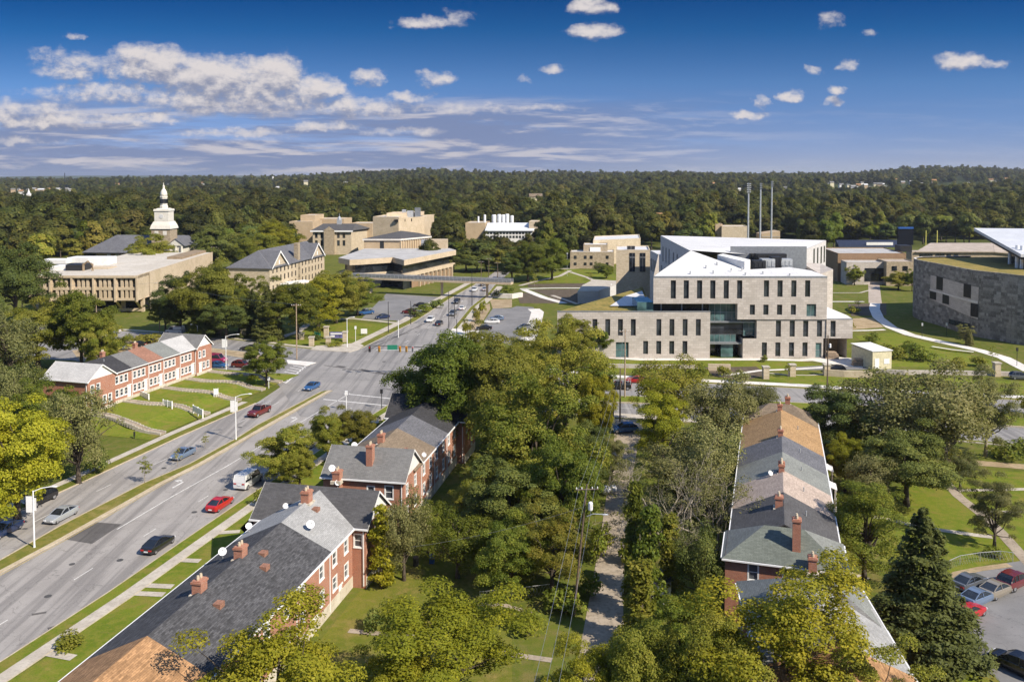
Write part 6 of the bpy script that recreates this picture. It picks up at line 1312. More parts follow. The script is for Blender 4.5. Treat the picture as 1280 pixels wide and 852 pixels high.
def shed():
    p = at(824, 757); b = T('garden_shed', 'small white garden shed with dark roof beside the alley', 'shed', (p.x, p.y, 0), R(8)); m = MB(); m.box(-1.3, 1.3, 0, 2.4, 0, 2.2); m.face([(-1.3, 0, 2.2), (1.3, 0, 2.2), (1.3, 0, 2.75), (-1.3, 0, 2.45)]); m.build('wall', 'white_wall', b, local=True); m = MB(); slab(m, [(-1.5, -.25, 2.45), (1.5, -.25, 2.85), (1.5, 2.6, 2.95), (-1.5, 2.6, 2.6)], .12); m.build('roof', 'shingle_dark', b, local=True); m = MB(); m.box(-.5, .5, -.05, -.01, .05, 2.0); m.build('door', 'trim_white', b, local=True)
    p = at(1099, 460); b = T('site_cabin', 'cream site cabin with pale roof beside the campus slope', 'cabin', (p.x, p.y, 0), R(14)); m = MB(); m.box(-2.6, 2.6, -1, 7, 0, 4.3); m.build('wall', 'cream', b, local=True); m = MB(); slab(m, [(-2.8, -1.2, 4.45), (2.8, -1.2, 4.45), (2.8, 7.2, 4.8), (-2.8, 7.2, 4.8)], .15); m.build('roof', 'white_wall', b, local=True); m = MB(); m.box(-2, -.8, -1.05, -1.01, .2, 2.6); m.build('door', 'white_metal', b, local=True); m = MB(); m.box(.5, 2.0, -1.05, -1.01, 1.2, 2.4); m.build('window', 'white_metal', b, local=True)
    p = at(1080, 453); b = T('site_digger', 'orange compact digger parked in the service yard', 'digger', (p.x, p.y, 0), R(20))
    m = MB(); m.box(-1.5, 1.5, -1.3, 1.3, .8, 2.1); m.build('body', 'orange', b, local=True); m = MB(); m.box(-.9, .7, -.8, .8, 2.1, 3.5); m.build('cab', 'glass_dark', b, local=True); m = MB(); m.tube([(1.2, 0, 1.8), (3.0, 0, 3.6), (4.6, 0, 1.2)], .22, 6); m.build('arm', 'orange', b, local=True)
    for s in (-1, 1): m = MB(); m.box(-1.9, 1.9, s*1.1-.3, s*1.1+.3, 0, .8); m.build('track', 'rubber', b, local=True)
    for i, (px, py, lab) in enumerate(((1040,448,'stack of pale timber pallets by the loading bay'), (1075,457,'loose brown timber pile in the service yard'))):
        p = at(px, py); b = T('pallet_stack', lab, 'pallets', (p.x, p.y, 0)); 
        for k in range(4): m = MB(); m.obox((p.x+random.uniform(-.3, .3), p.y), 3.2-k*.3, 1.6, .05+k*.45, .42+k*.45, random.uniform(-.2, .2)); m.build('pallet', 'wood_pale', b)
    for px, py, lab, c in ((540,704,'blue wheeled bin under the trees behind the terrace','plastic_blue'), (520,707,'dark wheeled bin left of the blue bin','metal_dark')):
        p = at(px, py); b = T('wheeled_bin', lab, 'bin', (p.x, p.y, 0)); m = MB(); w = .3; m.prism([(p.x-w, p.y-w), (p.x+w, p.y-w), (p.x+w, p.y+w), (p.x-w, p.y+w)], .1, 1.0); m.build('body', c, b); m = MB(); m.box(p.x-.34, p.x+.34, p.y-.36, p.y+.34, 1.0, 1.09); m.build('lid', c, b)
        for s in (-.22, .22): m = MB(); m.tube([(p.x+s-.03, p.y+.28, .12), (p.x+s+.03, p.y+.28, .12)], .12, 8); m.build('wheel', 'rubber', b)
    p = at(757, 618); b = T('white_tank', 'pair of white rounded tanks beside the alley', 'tank', (p.x, p.y, 0)); 
    for s in (0, 1.0): m = MB(); m.ell((p.x+s, p.y+s*.4, .7), (.7, .6, .7)); m.build('body', 'white_wall', b, smooth=True)
    # porches of terrace D
    for s, lab in ((bD[4] + 2.2, 'small white door awning on the orange roofed house'), (bD[3] + 2.6, 'small white door awning on the slate blue roofed house')):
        q = OD + V_(angD, s, -.75); b = T('door_awning', lab, 'awning', (q.x, q.y, 0), angD); m = MB(); slab(m, [(-1.2, -.9, 4.6), (1.2, -.9, 4.6), (1.2, .7, 5.2), (-1.2, .7, 5.2)], .1); m.build('canopy', 'white_wall', b, local=True)
        for k in (-1.1, 1.1): m = MB(); m.tube([(k, -.8, 0), (k, -.8, 4.5)], .05, 5); m.build('post', 'trim_white', b, local=True)
    # chain link fences
    for lab, cl in (('chain link fence curving round the right hand lawn', [(1187,712),(1200,706),(1225,702),(1250,700),(1266,702)]), ('chain link fence at the foot of the spruce', [(1115,812),(1150,806),(1195,808)]), ('chain link garden fence behind the bottom left terrace', [(600,752),(640,748),(690,742)])):
        pl = pts(*cl); b = T('chain_link_fence', lab, 'fence', (*pl[0], 0)); m = MB(); m.tube([(x, y, 1.15) for x, y in pl], .035, 4); m.build('top_rail', 'galvanised', b)
        for x, y in resample(pl, 2.4): m = MB(); m.tube([(x, y, 0), (x, y, 1.2)], .035, 5); m.build('post', 'galvanised', b)
        m = MB(); rs = resample(pl, .35)
        for i in range(len(rs)-1): a, c = rs[i], rs[i+1]; m.tube([(*a, .05), (*c, 1.1)], .008, 3, cap=False); m.tube([(*a, 1.1), (*c, .05)], .008, 3, cap=False)
        m.build('mesh', 'galvanised', b)
shed()

# ------------------------------------------------------------------ roof dishes
def dish(px, py, z, lab, r=.42):
    r *= .8; p = at(px, py, z); b = T('satellite_dish', lab, 'satellite dish', (p.x, p.y, z - .9)); c = Vector((p.x, p.y, z)); ax = Vector((.35, -.75, .55)).normalized(); u = ax.orthogonal().normalized(); v = ax.cross(u); m = MB(); n = 14; rings = []
    for k in range(5):
        rr = r*k/4; rings.append([c + u*math.cos(t)*rr + v*math.sin(t)*rr + ax*(rr*rr*.45) for t in [2*math.pi*i/n for i in range(n)]])
    for k in range(4):
        for i in range(n): m.face([rings[k][i], rings[k][(i+1) % n], rings[k+1][(i+1) % n], rings[k+1][i]])
    m.build('reflector', 'white_metal', b, smooth=True); m = MB(); m.tube([c - ax*.02, c + Vector((0, .1, -.9))], .05, 6); m.build('mast', 'galvanised', b); m = MB(); m.tube([c - v*r*.9 + ax*.1, c + ax*.55], .02, 4); m.ell(c + ax*.58, (.06, .06, .08)); m.build('feed_arm', 'metal_grey', b)
for a in ((278,689,8.9,'white dish on the dark roof, nearest the lower square chimney',.5), (311,657,7.9,'white dish on the roof edge above the front lawn',.45), (388,655,9.0,'largest white dish, on the pale grey roof slope',.55), (357,632,8.6,'small dish on the far front slope before the grey end house',.4),
          (443,556,9.9,'white dish on the ridge of the grey cross roof',.5), (415,585,8.3,'white dish on the grey cross roof left of its tall chimney',.55), (422,603,6.6,'pinkish white dish on the brick end wall',.45), (530,568,8.2,'small dish on the brown roof by the white gable',.4), (963,591,9.2,'dark dish on the pinkish roof beside the ridge',.4)): dish(*a)

# ------------------------------------------------------------------ cars
CAR = {}
def car_meshes(k):
    if k in CAR: return CAR[k]
    L, Wd, st, gh = {'sedan': (4.75, 1.82, [(-2.4,.40,.58,.55),(-2.3,.27,.72,.74),(-2.05,.22,.80,.85),(-1.6,.2,.87,.90),(-1.1,.2,.94,.91),(0,.2,.96,.92),(1.2,.2,.99,.92),(1.95,.22,1.03,.89),(2.3,.28,1.0,.80),(2.4,.42,.84,.68)], [(-1.15,.93,.86),(-.55,1.26,.73),(-.15,1.40,.66),(.45,1.45,.64),(1.0,1.38,.64),(1.5,1.22,.70),(2.05,1.02,.80)]),
        'suv': (4.7, 1.88, [(-2.35,.45,.72,.62),(-2.22,.32,.88,.82),(-1.9,.28,.98,.89),(-1.4,.26,1.05,.92),(-.8,.26,1.08,.93),(1.5,.26,1.1,.93),(2.2,.3,1.08,.9),(2.35,.45,.95,.82)], [(-1.2,1.06,.88),(-.75,1.38,.80),(-.35,1.60,.73),(.5,1.70,.71),(1.5,1.66,.71),(1.95,1.45,.77),(2.22,1.1,.84)]),
        'van': (5.3, 2.0, [(-2.65,.45,.85,.8),(-2.5,.3,1.1,.94),(-1.9,.28,1.25,.99),(1.5,.28,1.25,1.0),(2.55,.3,1.25,1.0),(2.65,.4,1.2,.98)], [(-1.75,1.23,.97),(-1.05,2.15,.86),(2.45,2.2,.88),(2.62,1.25,.97)]),
        'pickup': (5.6, 1.98, [(-2.8,.5,.85,.82),(-2.6,.36,1.12,.94),(-1.8,.3,1.2,.98),(-1.0,.3,1.15,.98),(.6,.3,1.18,.98),(2.7,.34,1.18,.97),(2.8,.45,1.1,.93)], [(-1.1,1.15,.96),(-.5,1.82,.76),(.55,1.82,.76),(.8,1.18,.92)])}[k]
    b = MB(); secs = []
    for x, zl, zs, hw in st:
        secs.append([(x, -hw*.93, zl), (x, -hw, zl + (zs-zl)*.45), (x, -hw*.97, zs - .06), (x, -hw*.86, zs), (x, hw*.86, zs), (x, hw*.97, zs - .06), (x, hw, zl + (zs-zl)*.45), (x, hw*.93, zl)])
    for s0, s1 in zip(secs, secs[1:]):
        for i in range(8): j = (i+1) % 8; b.face([s0[i], s0[j], s1[j], s1[i]])
    b.face(secs[0][::-1]); b.face(secs[-1])
    g = MB(); roof = MB(); n_ = len(gh); nf, nr = (2, 2) if n_ == 7 else (1, 1)
    for i in range(n_-1):
        (x0, z0, w0), (x1, z1, w1) = gh[i], gh[i+1]
        if i < nf or (i >= n_-1-nr and k != 'van'): g.face([(x0, -w0, z0), (x0, w0, z0), (x1, w1, z1), (x1, -w1, z1)])
        else: roof.prism([(x0-.01, -w0-.02), (x1+.01, -w1-.02), (x1+.01, w1+.02), (x0-.01, w0+.02)], [z0-.03, z1-.03, z1-.03, z0-.03], [z0+.03, z1+.03, z1+.03, z0+.03])
    for s in (-1, 1):
        g.face([(x, s*w, z) for x, z, w in gh][::s])
        for q in (gh[:nf+1], gh[n_-nr-1:]): roof.tube([(x, s*(w+.005), z-.01) for x, z, w in q], .05, 5)
        for xm in ((gh[nf][0]*.45 + gh[n_-1-nr][0]*.55),) + (((gh[nf][0]*.05 + gh[n_-1-nr][0]*.95),) if k == 'suv' else ()): roof.tube([(xm, s*(gh[0][2]+.002), gh[0][1]-.02), (xm, s*(gh[nf][2]+.01), gh[nf+1][1] if n_ == 7 else gh[nf][1])], .05, 5)
        if k == 'van': roof.face([(gh[1][0]+.9, s*(.965), 1.25), (gh[2][0], s*.965, 1.25), (gh[2][0]-.02, s*(gh[2][2]+.012), 2.17), (gh[1][0]+.9, s*(gh[1][2]+.012), 2.14)])
    parts = {'body': (b, 'car_grey', True), 'window_glass': (g, 'glass_dark', False), 'roof': (roof, 'car_grey', False)}
    if k == 'pickup': m = MB(); m.box(.95, 2.68, -.82, .82, .98, 1.185); parts['bed'] = (m, 'rubber', False)
    h = MB(); q = MB(); x0, x1 = st[0][0], st[-1][0]; zf = (st[0][2] + st[1][2])/2 - .08; zr = st[-1][2] - .14
    out = {n: m.mesh(n, [mt], smooth=sm) for n, (m, mt, sm) in parts.items()}
    for nm, xx, zz, mt in (('headlight', st[1][0]-.09, zf, 'lamp_clear'), ('tail_light', st[-2][0]+.10, zr, 'lamp_red')):
        m = MB(); m.box(-.05, .05, -.2, .2, -.08, .08); out[nm] = (m.mesh(nm, [mt]), xx, zz, st[1][3]*.72)
    m = MB(); m.box(-.02, .02, -.26, .26, -.07, .07); out['number_plate'] = (m.mesh('number_plate', ['white_metal']), st[-1][0]+.03, zr-.16)
    r = .33 if k == 'sedan' else .38
    ty = MB(); ty.tube([(0, -.11, 0), (0, .11, 0)], r, 16); ri = MB(); ri.tube([(0, -.118, 0), (0, .118, 0)], r*.62, 12)
    out['tyre'] = ty.mesh('wheel', ['rubber']), r; out['rim'] = ri.mesh('rim', ['alloy']); out['wx'] = (st[1][0]+.62, st[-2][0]-.68); out['wy'] = st[2][3] - .1
    CAR[k] = out; return out
CARP = {}
def car(k, col, p, ang, lab, group='parked and moving cars', z=.045, far=False):
    o = car_meshes(k); nm = {'sedan': 'car', 'suv': 'car', 'van': 'van', 'pickup': 'pickup_truck'}[k]
    cat = {'sedan': 'car', 'suv': 'car', 'van': 'van', 'pickup': 'pickup truck'}[k]
    if k not in CARP:
        r = T(nm, lab, cat, (p[0], p[1], z), ang, group)
        for n in ('body', 'window_glass', 'roof', 'bed'):
            if n in o: inst(n, o[n], r)
        for n in ('headlight', 'tail_light'):
            me, xx, zz, yy = o[n]
            for s in (-1, 1): inst(n, me, r, (xx, s*yy, zz))
        me, xx, zz = o['number_plate']; inst('number_plate', me, r, (xx, 0, zz))
        for x in o['wx']:
            for s in (-1, 1): w = inst('wheel', o['tyre'][0], r, (x, s*o['wy'], o['tyre'][1])); inst('rim', o['rim'], w)
        CARP[k] = r
    else:
        r = copy_thing(CARP[k], lab); r.location = (p[0], p[1], z); r.rotation_euler = (0, 0, ang)
    for ch in r.children:
        n = ch.name.split('.')[0]
        if n in ('body', 'roof'): ch.material_slots[0].link = 'OBJECT'; ch.material_slots[0].material = MATS['car_' + col]
    if 'ladder rack' in lab:
        m = MB()
        for s in (-.8, .8): m.tube([(-.6, s, 2.0), (2.7, s, 2.0)], .05, 5); m.tube([(.95, s, 1.1), (.95, s, 2.0)], .04, 5); m.tube([(2.6, s, 1.1), (2.6, s, 2.0)], .04, 5)
        for x in (-.5, .4, 1.3, 2.2): m.tube([(x, -.8, 2.0), (x, .8, 2.0)], .04, 5)
        m.build('ladder_rack', 'galvanised', r, local=True)
    return r
def hd(px, py, px2, py2):   # heading of a car whose nose points from the first picture point to the second (model nose is -x)
    a, b = at(px, py), at(px2, py2); return math.atan2(b.y-a.y, b.x-a.x) + math.pi
AW = hd(134, 741, 315, 617); TO = AW + math.pi; AW2 = hd(225, 546, 320, 504); TO2 = AW2 + math.pi
NA = hd(520.6, 401, 590, 358); NT_ = NA + math.pi; EW = hd(931, 500, 700, 489); EE = EW + math.pi; PK = hd(1216, 770, 1290, 735)
for k, col, x, y, ang, lab in (
    ('sedan', 'black', 198, 685, AW, 'black sedan parked on the main road beside the front lawns'), ('sedan', 'red', 275, 634, AW, 'bright red sedan parked on the main road'), ('van', 'white', 311, 606, AW, 'white delivery van parked in the shade of a roadside tree'),
    ('sedan', 'silver', 77, 648, TO, 'silver sedan heading down the main road'), ('suv', 'black', 51, 628, TO2, 'black suv at the left kerb near the silver sedan'), ('sedan', 'navy', 6, 667, TO, 'dark blue sedan cut by the left edge'),
    ('sedan', 'steel', 229, 571, TO2, 'grey blue sedan below the grass bank behind a young tree'), ('pickup', 'maroon', 324, 518, TO2, 'maroon pickup truck with a ladder rack'), ('sedan', 'blue', 390, 486, TO2, 'blue sedan at the end of the median by the crossing'),
    ('sedan', 'cream', 390, 556, AW, 'cream car half hidden behind roadside trees'), ('suv', 'white', 538, 402, NT_, 'white suv on the far road nearest the crossing'), ('sedan', 'black', 549, 406, NA, 'black car beside the white suv on the far road'),
    ('suv', 'grey', 566, 394, NT_, 'dark grey suv on the far road'), ('sedan', 'white', 578, 387, NA, 'white car on the right lane of the far road'), ('suv', 'black', 571, 379, NT_, 'black suv on the far road below the footbridge'), ('suv', 'white', 593, 364, NT_, 'white suv just past the footbridge'),
    ('sedan', 'silver', 606, 363, NA, 'silver car just past the footbridge on the right'), ('sedan', 'black', 603, 357, NT_, 'small dark car farthest up the far road'),
    ('pickup', 'blue', 457, 393, EW + .9, 'blue truck parked at the left end of the western car park'), ('sedan', 'navy', 478, 398, EW + .8, 'dark blue car alone at the front of the western car park'), ('suv', 'maroon', 511, 392, EW, 'dark maroon suv at the western car park entrance'), ('sedan', 'black', 525, 383, EW + .2, 'black car parked by the hedge strip'),
    ('sedan', 'white', 615, 404, EW + .25, 'white car parked in the eastern car park'), ('sedan', 'steel', 621, 400, EW + .25, 'pale blue car behind the white one in the eastern car park'), ('sedan', 'black', 605, 412, EW + .25, 'black car in front of the white one in the eastern car park'), ('sedan', 'grey', 655, 411, EW + .9, 'dark grey car by the white walk of the eastern car park'),
    ('suv', 'steel', 145, 437, EW + .2, 'blue grey suv parked behind the bank terrace'), ('sedan', 'black', 171, 433, EW + .2, 'black car parked behind the bank terrace chimneys'), ('sedan', 'white', 141, 416, EW, 'white car on the crossing street beside the trees'), ('van', 'white', 219, 417, EW, 'white van on the crossing street behind the bank terrace'),
    ('van', 'magenta', 270, 453, EE, 'dark magenta minivan by the end of the bank terrace'), ('sedan', 'blue', 272, 459, EE, 'bright blue car in front of the magenta minivan'), ('suv', 'maroon', 302, 459, EE, 'maroon suv waiting beside the corner tree'), ('sedan', 'silver', 316, 463, EE, 'silver car under the corner tree'), ('sedan', 'black', 311, 438, EW, 'small black car far side of the crossing street'),
    ('pickup', 'black', 773, 486, EW, 'black pickup truck on the right hand street'), ('sedan', 'red', 795, 478, EW, 'red car behind the black pickup on the right hand street'), ('sedan', 'red', 752, 476, EW, 'red car ahead of the black pickup by the tree'), ('suv', 'blue', 781, 540, EW + .3, 'bright blue suv parked at the top of the alley'),
    ('sedan', 'steel', 1223, 752, PK, 'silver blue sedan in the house car park, second from the front'), ('sedan', 'gold', 1246, 742, PK, 'dull gold sedan in the house car park'), ('suv', 'maroon', 1268, 732, PK, 'dark maroon car at the back of the house car park'), ('sedan', 'red', 1209, 771, PK, 'red car with its front under the spruce'), ('sedan', 'grey', 1212, 733, PK, 'dark grey car at the back left of the house car park'), ('suv', 'black', 1270, 838, AW + .8, 'black suv at the bottom right corner'),
    ('suv', 'black', 1044, 465, EW, 'black suv on the service drive behind the stone wall'), ('suv', 'grey', 1276, 474, EE, 'dark grey suv at the right end of the retaining wall')):
    car(k, col, at(x, y), ang, lab)

# ------------------------------------------------------------------ poles, lamps, wires, signals
def pole(px, by, ty, lab, arm=1, r=.16, mat='wood_pole', transformer=False, lean=0.0, z=0.0, name='utility_pole', lamp=False, ang=.1):
    p = at(px, by, z); top = atY(px, ty, p.y); h = top.z; q = Vector((p.x + lean, p.y, h)); b = T(name, lab, 'pole', (p.x, p.y, z)); m = MB(); m.tube([(p.x, p.y, z-.2), ((p.x+q.x)/2, p.y, (z+h)/2), q], [r, r*.85, r*.65], 8); m.build('shaft', mat, b); d = Vector((math.cos(ang), math.sin(ang), 0))
    for k in range(arm):
        c = q + Vector((0, -.1, -.5 - k*1.0)); m = MB(); m.tube([c - d*1.2, c + d*1.2], .07, 5); ar = m.build('crossarm', mat, b); m = MB()
        for s in (-1.1, -.55, .55, 1.1): m.lathe([(.05, 0), (.06, .12), (.03, .2)], c + d*s + Vector((0, 0, .06)), 6)
        m.build('insulator', 'white_metal', ar)
    if transformer: c = q + Vector((.35, -.3, -2.6)); m = MB(); m.lathe([(.22, 0), (.24, .08), (.24, .75), (.18, .83), (.04, .9)], c, 10); m.build('transformer', 'white_metal', b)
    if lamp: c = q + Vector((0, 0, -3.4)); m = MB(); m.tube([c, c + Vector((.6, -.2, .35)), c + Vector((1.6, -.4, .4))], .05, 6); m.ell(c + Vector((1.85, -.45, .38)), (.38, .14, .09)); m.build('lamp_arm', 'galvanised', b)
    return q
pa = pole(717, 768, 605, 'leaning wooden utility pole with transformer and lamp beside the alley', 1, .13, transformer=True, lean=1.35, lamp=True)
pb = pole(781, 497, 411, 'tall pale utility pole on the street median before the campus hall', 1, .16, 'wood_pale'); pc = pole(775, 527, 460, 'dark utility pole at the street end of the alley', 0); pd_ = pole(766.5, 527, 490, 'short dark pole left of the alley end pole', 0)
pe = pole(1034, 487, 419, 'utility pole with transformer in front of the loading bay', 0, .17, transformer=True); pf = pole(371, 449, 379, 'tall pale utility pole on the traffic island', 1, .17, 'wood_pale'); pg = pole(199.5, 415, 352, 'brown utility pole in front of the precast hall', 1, .17, 'wood_pale')
ph = pole(28, 395, 352, 'pale utility pole with double crossarm left of the precast hall', 2, .18, 'wood_pale'); pi_ = pole(121, 413, 374, 'thin pole among the trees before the precast hall', 0, .14, 'wood_pale')
for px, by, ty, lab in ((485.5, 416, 377, 'thin dark pole at the edge of the corner lawn'), (513.5, 405, 376, 'thin dark pole with a white box by the car park entrance'), (561, 410, 364, 'dark pole on the right kerb of the far road'), (590, 382, 339, 'dark pole near the far road below the footbridge'), (571, 423, 399, 'short dark pole by the east corner'), (568, 398, 370, 'dark pole between two cars on the far road'), (498, 422, 400, 'white post with black signal head on the far road kerb')):
    pole(px, by, ty, lab, 0, .12, 'metal_dark' if 'white post' not in lab else 'white_metal')
pj = [pole(px, by, ty, lab, 1, .16, 'wood_pole') for px, by, ty, lab in ((601.5, 358, 326, 'distant utility pole left of the road end trees'), (611, 356, 322, 'distant utility pole behind the footbridge, tallest there'), (622, 354, 327, 'distant utility pole right behind the footbridge'))]
def wires(lab, a, b, sag, n=3, gap=.9, ang=.1, r=.015):
    d = Vector((math.cos(ang), math.sin(ang), 0))
    for k in range(n):
        o = d*(k - (n-1)/2)*gap; A_, B_ = a + o + Vector((0, 0, -.25)), b + o + Vector((0, 0, -.25)); m = MB()
        m.tube([A_.lerp(B_, t/14) + Vector((0, 0, -sag*4*(t/14)*(1-t/14))) for t in range(15)], r, 4, cap=False); w = m.build('power_line', 'metal_grey'); tag(w, lab, 'power line', lab)
wires('power line running from the alley pole towards the viewer', pa, Vector((-.5, 40, 12.5)), .8, 3, .85)
wires('power line running up the alley from the leaning pole', pa, pc + Vector((0, 0, -.3)), 1.2, 3, .8); wires('power line over the street from the alley to the median pole', pc, pb, .4, 2, .6); wires('power line from the alley pole towards the house backs', pa + Vector((0, 0, -2)), Vector((-11, 93, 5.6)), .5, 1)
wires('power line along the crossing street past the precast hall', pg, pf, .9, 2); wires('power line along the crossing street into the left trees', ph, pg, 1.0, 2)
def lamp(px, by, ty, lab, arm=2.4, banner=True, z=0.0, adir=(1, .25)):
    p = at(px, by, z); h = atY(px, ty, p.y).z; b = T('street_lamp', lab, 'street lamp', (p.x, p.y, z), 0, 'white street lamps with banners'); m = MB(); m.tube([(p.x, p.y, z), (p.x, p.y, z+.5), (p.x, p.y, h-.2)], [.16, .11, .075], 8); m.build('pole', 'white_metal', b); d = Vector((*adir, 0)).normalized(); q = Vector((p.x, p.y, h-.3)); m = MB(); m.tube([q, q + d*arm*.4 + Vector((0, 0, .35)), q + d*arm*.85 + Vector((0, 0, .45))], .05, 6); m.build('arm', 'white_metal', b)
    m = MB(); c = q + d*(arm*.85 + .35) + Vector((0, 0, .43)); m.ell(c, (.42, .17, .10), 10, 5); m.build('lamp_head', 'white_metal', b, smooth=True)
    if banner:
        for s, e in ((-.9, -.12), (.12, .5)): m = MB(); m.box(p.x+s, p.x+e, p.y-.02, p.y+.02, h-2.9, h-.9) if s < 0 else m.box(p.x+.1, p.x+.36, p.y-.02, p.y+.02, h-2.7, h-1.1); m.build('banner', 'trim_white' if s < 0 else 'white_wall', b)
        m = MB(); m.tube([(p.x-.95, p.y, h-.85), (p.x+.4, p.y, h-.85)], .025, 4); m.build('banner_arm', 'galvanised', b)
lamp(43, 685, 611, 'white lamp post with banner on the median, nearest the viewer'); lamp(295, 550, 494, 'white lamp post with banner on the median below the bank'); lamp(282.7, 464, 419, 'white lamp post with banner at the end of the bank terrace', 2.8)
lamp(434, 434, 397, 'white lamp post at the campus sign corner', 1.6, False); lamp(247, 424, 406, 'short white lamp post by the street fence', 1.6, False, adir=(-1, .1))
def small_post(px, by, ty, lab, mat='white_metal', heads=1, hm='white_metal', hw=.25):
    p = at(px, by); h = atY(px, ty, p.y).z; b = T('signal_post', lab, 'post', (p.x, p.y, 0)); m = MB(); m.tube([(p.x, p.y, 0), (p.x, p.y, h)], .07, 6); m.build('shaft', mat, b); m = MB(); m.box(p.x-hw, p.x+hw, p.y-.15, p.y+.15, h-.7, h+.1); m.build('head', hm, b)
for a in ((433, 513, 489, 'white signal post at the nose of the main median'), (444.5, 427, 408, 'slim white sign post at the corner pavement'), (477, 511, 487, 'thin dark signal post on the near kerb of the crossing', 'metal_dark', 1, 'metal_dark'), (336, 485, 471, 'white hydrant like post under the corner tree'), (168, 548, 540, 'small dark post at the foot of the bank steps', 'metal_dark', 1, 'metal_dark', .1), (1183, 420, 404, 'dark path lamp on the slope below the slate clad building', 'metal_dark', 1, 'galvanised', .2), (1152.5, 421, 404, 'slim path lamp beside the curved path', 'metal_dark', 1, 'galvanised', .2), (1271, 457, 435, 'dark path lamp at the right end of the curved path', 'metal_dark', 1, 'metal_dark', .2), (709, 345, 316, 'slim pale lamp mast on the lawn left of the stone arts hall', 'galvanised', 1, 'galvanised', .3), (764, 371, 355, 'white flag mast on the green roof ramp')): small_post(*a)
def signals():
    p = at(543, 470); b = T('traffic_signal_mast', 'long signal mast arm with green street sign and yellow signal heads', 'traffic signal', (p.x, p.y, 0)); zt = 6.6; m = MB(); m.tube([(p.x, p.y, 0), (p.x, p.y, 7.2)], [.2, .14], 8); m.build('mast', 'metal_dark', b); xe = atY(458, 437, p.y).x; m = MB(); m.tube([(p.x, p.y, zt), (xe, p.y+1, zt+.3)], [.11, .05], 6); m.build('arm', 'metal_dark', b)
    x0, x1 = atY(484, 437, p.y).x, atY(496.5, 437, p.y).x; m = MB(); m.box(x0, x1, p.y+.2, p.y+.3, zt-.55, zt+.55); m.build('street_sign', 'sign_green', b)
    for px, n, mt in ((462, 3, 'metal_dark'), (474, 3, 'signal_yellow'), (500, 3, 'signal_yellow'), (508, 3, 'signal_yellow'), (516, 3, 'galvanised')):
        x = atY(px, 437, p.y).x; m = MB(); m.box(x-.24, x+.24, p.y-.1, p.y+.2, zt-1.0, zt+.3); hd_ = m.build('signal_head', mt, b)
        for k in range(3): m = MB(); m.tube([(x, p.y-.12, zt-.78+k*.42), (x, p.y-.2, zt-.78+k*.42)], .15, 8); m.build('lens', 'lamp_red' if k == 2 else 'rubber', hd_)
signals()
def masts():
    for px, ty, by, lab, Y in ((935, 229, 320, 'floodlight mast with lamp rack, left of three', 455), (950, 229, 320, 'slim floodlight mast in the middle of three', 470), (964, 226.5, 320, 'slim floodlight mast, right of three', 490)):
        p = atY(px, 300, Y); h = atY(px, ty, Y).z; b = T('floodlight_mast', lab, 'light mast', (p.x, Y, 0)); m = MB(); m.tube([(p.x, Y, 0), (p.x, Y, h)], [.62, .36], 8); m.build('mast', 'galvanised', b)
        for k in range(5 if px == 935 else 3):
            m = MB(); z = h - .4 - k*1.1
            w = 1.2 if px == 935 else .75
            for s in (-.66, 0, .66): m.ell((p.x + s*w, Y-.5, z), (.3*w, .3, .38))
            m.box(p.x-w, p.x+w, Y-.3, Y-.2, z-.1, z+.1); m.build('lamp_rack', 'metal_grey', b)
masts()

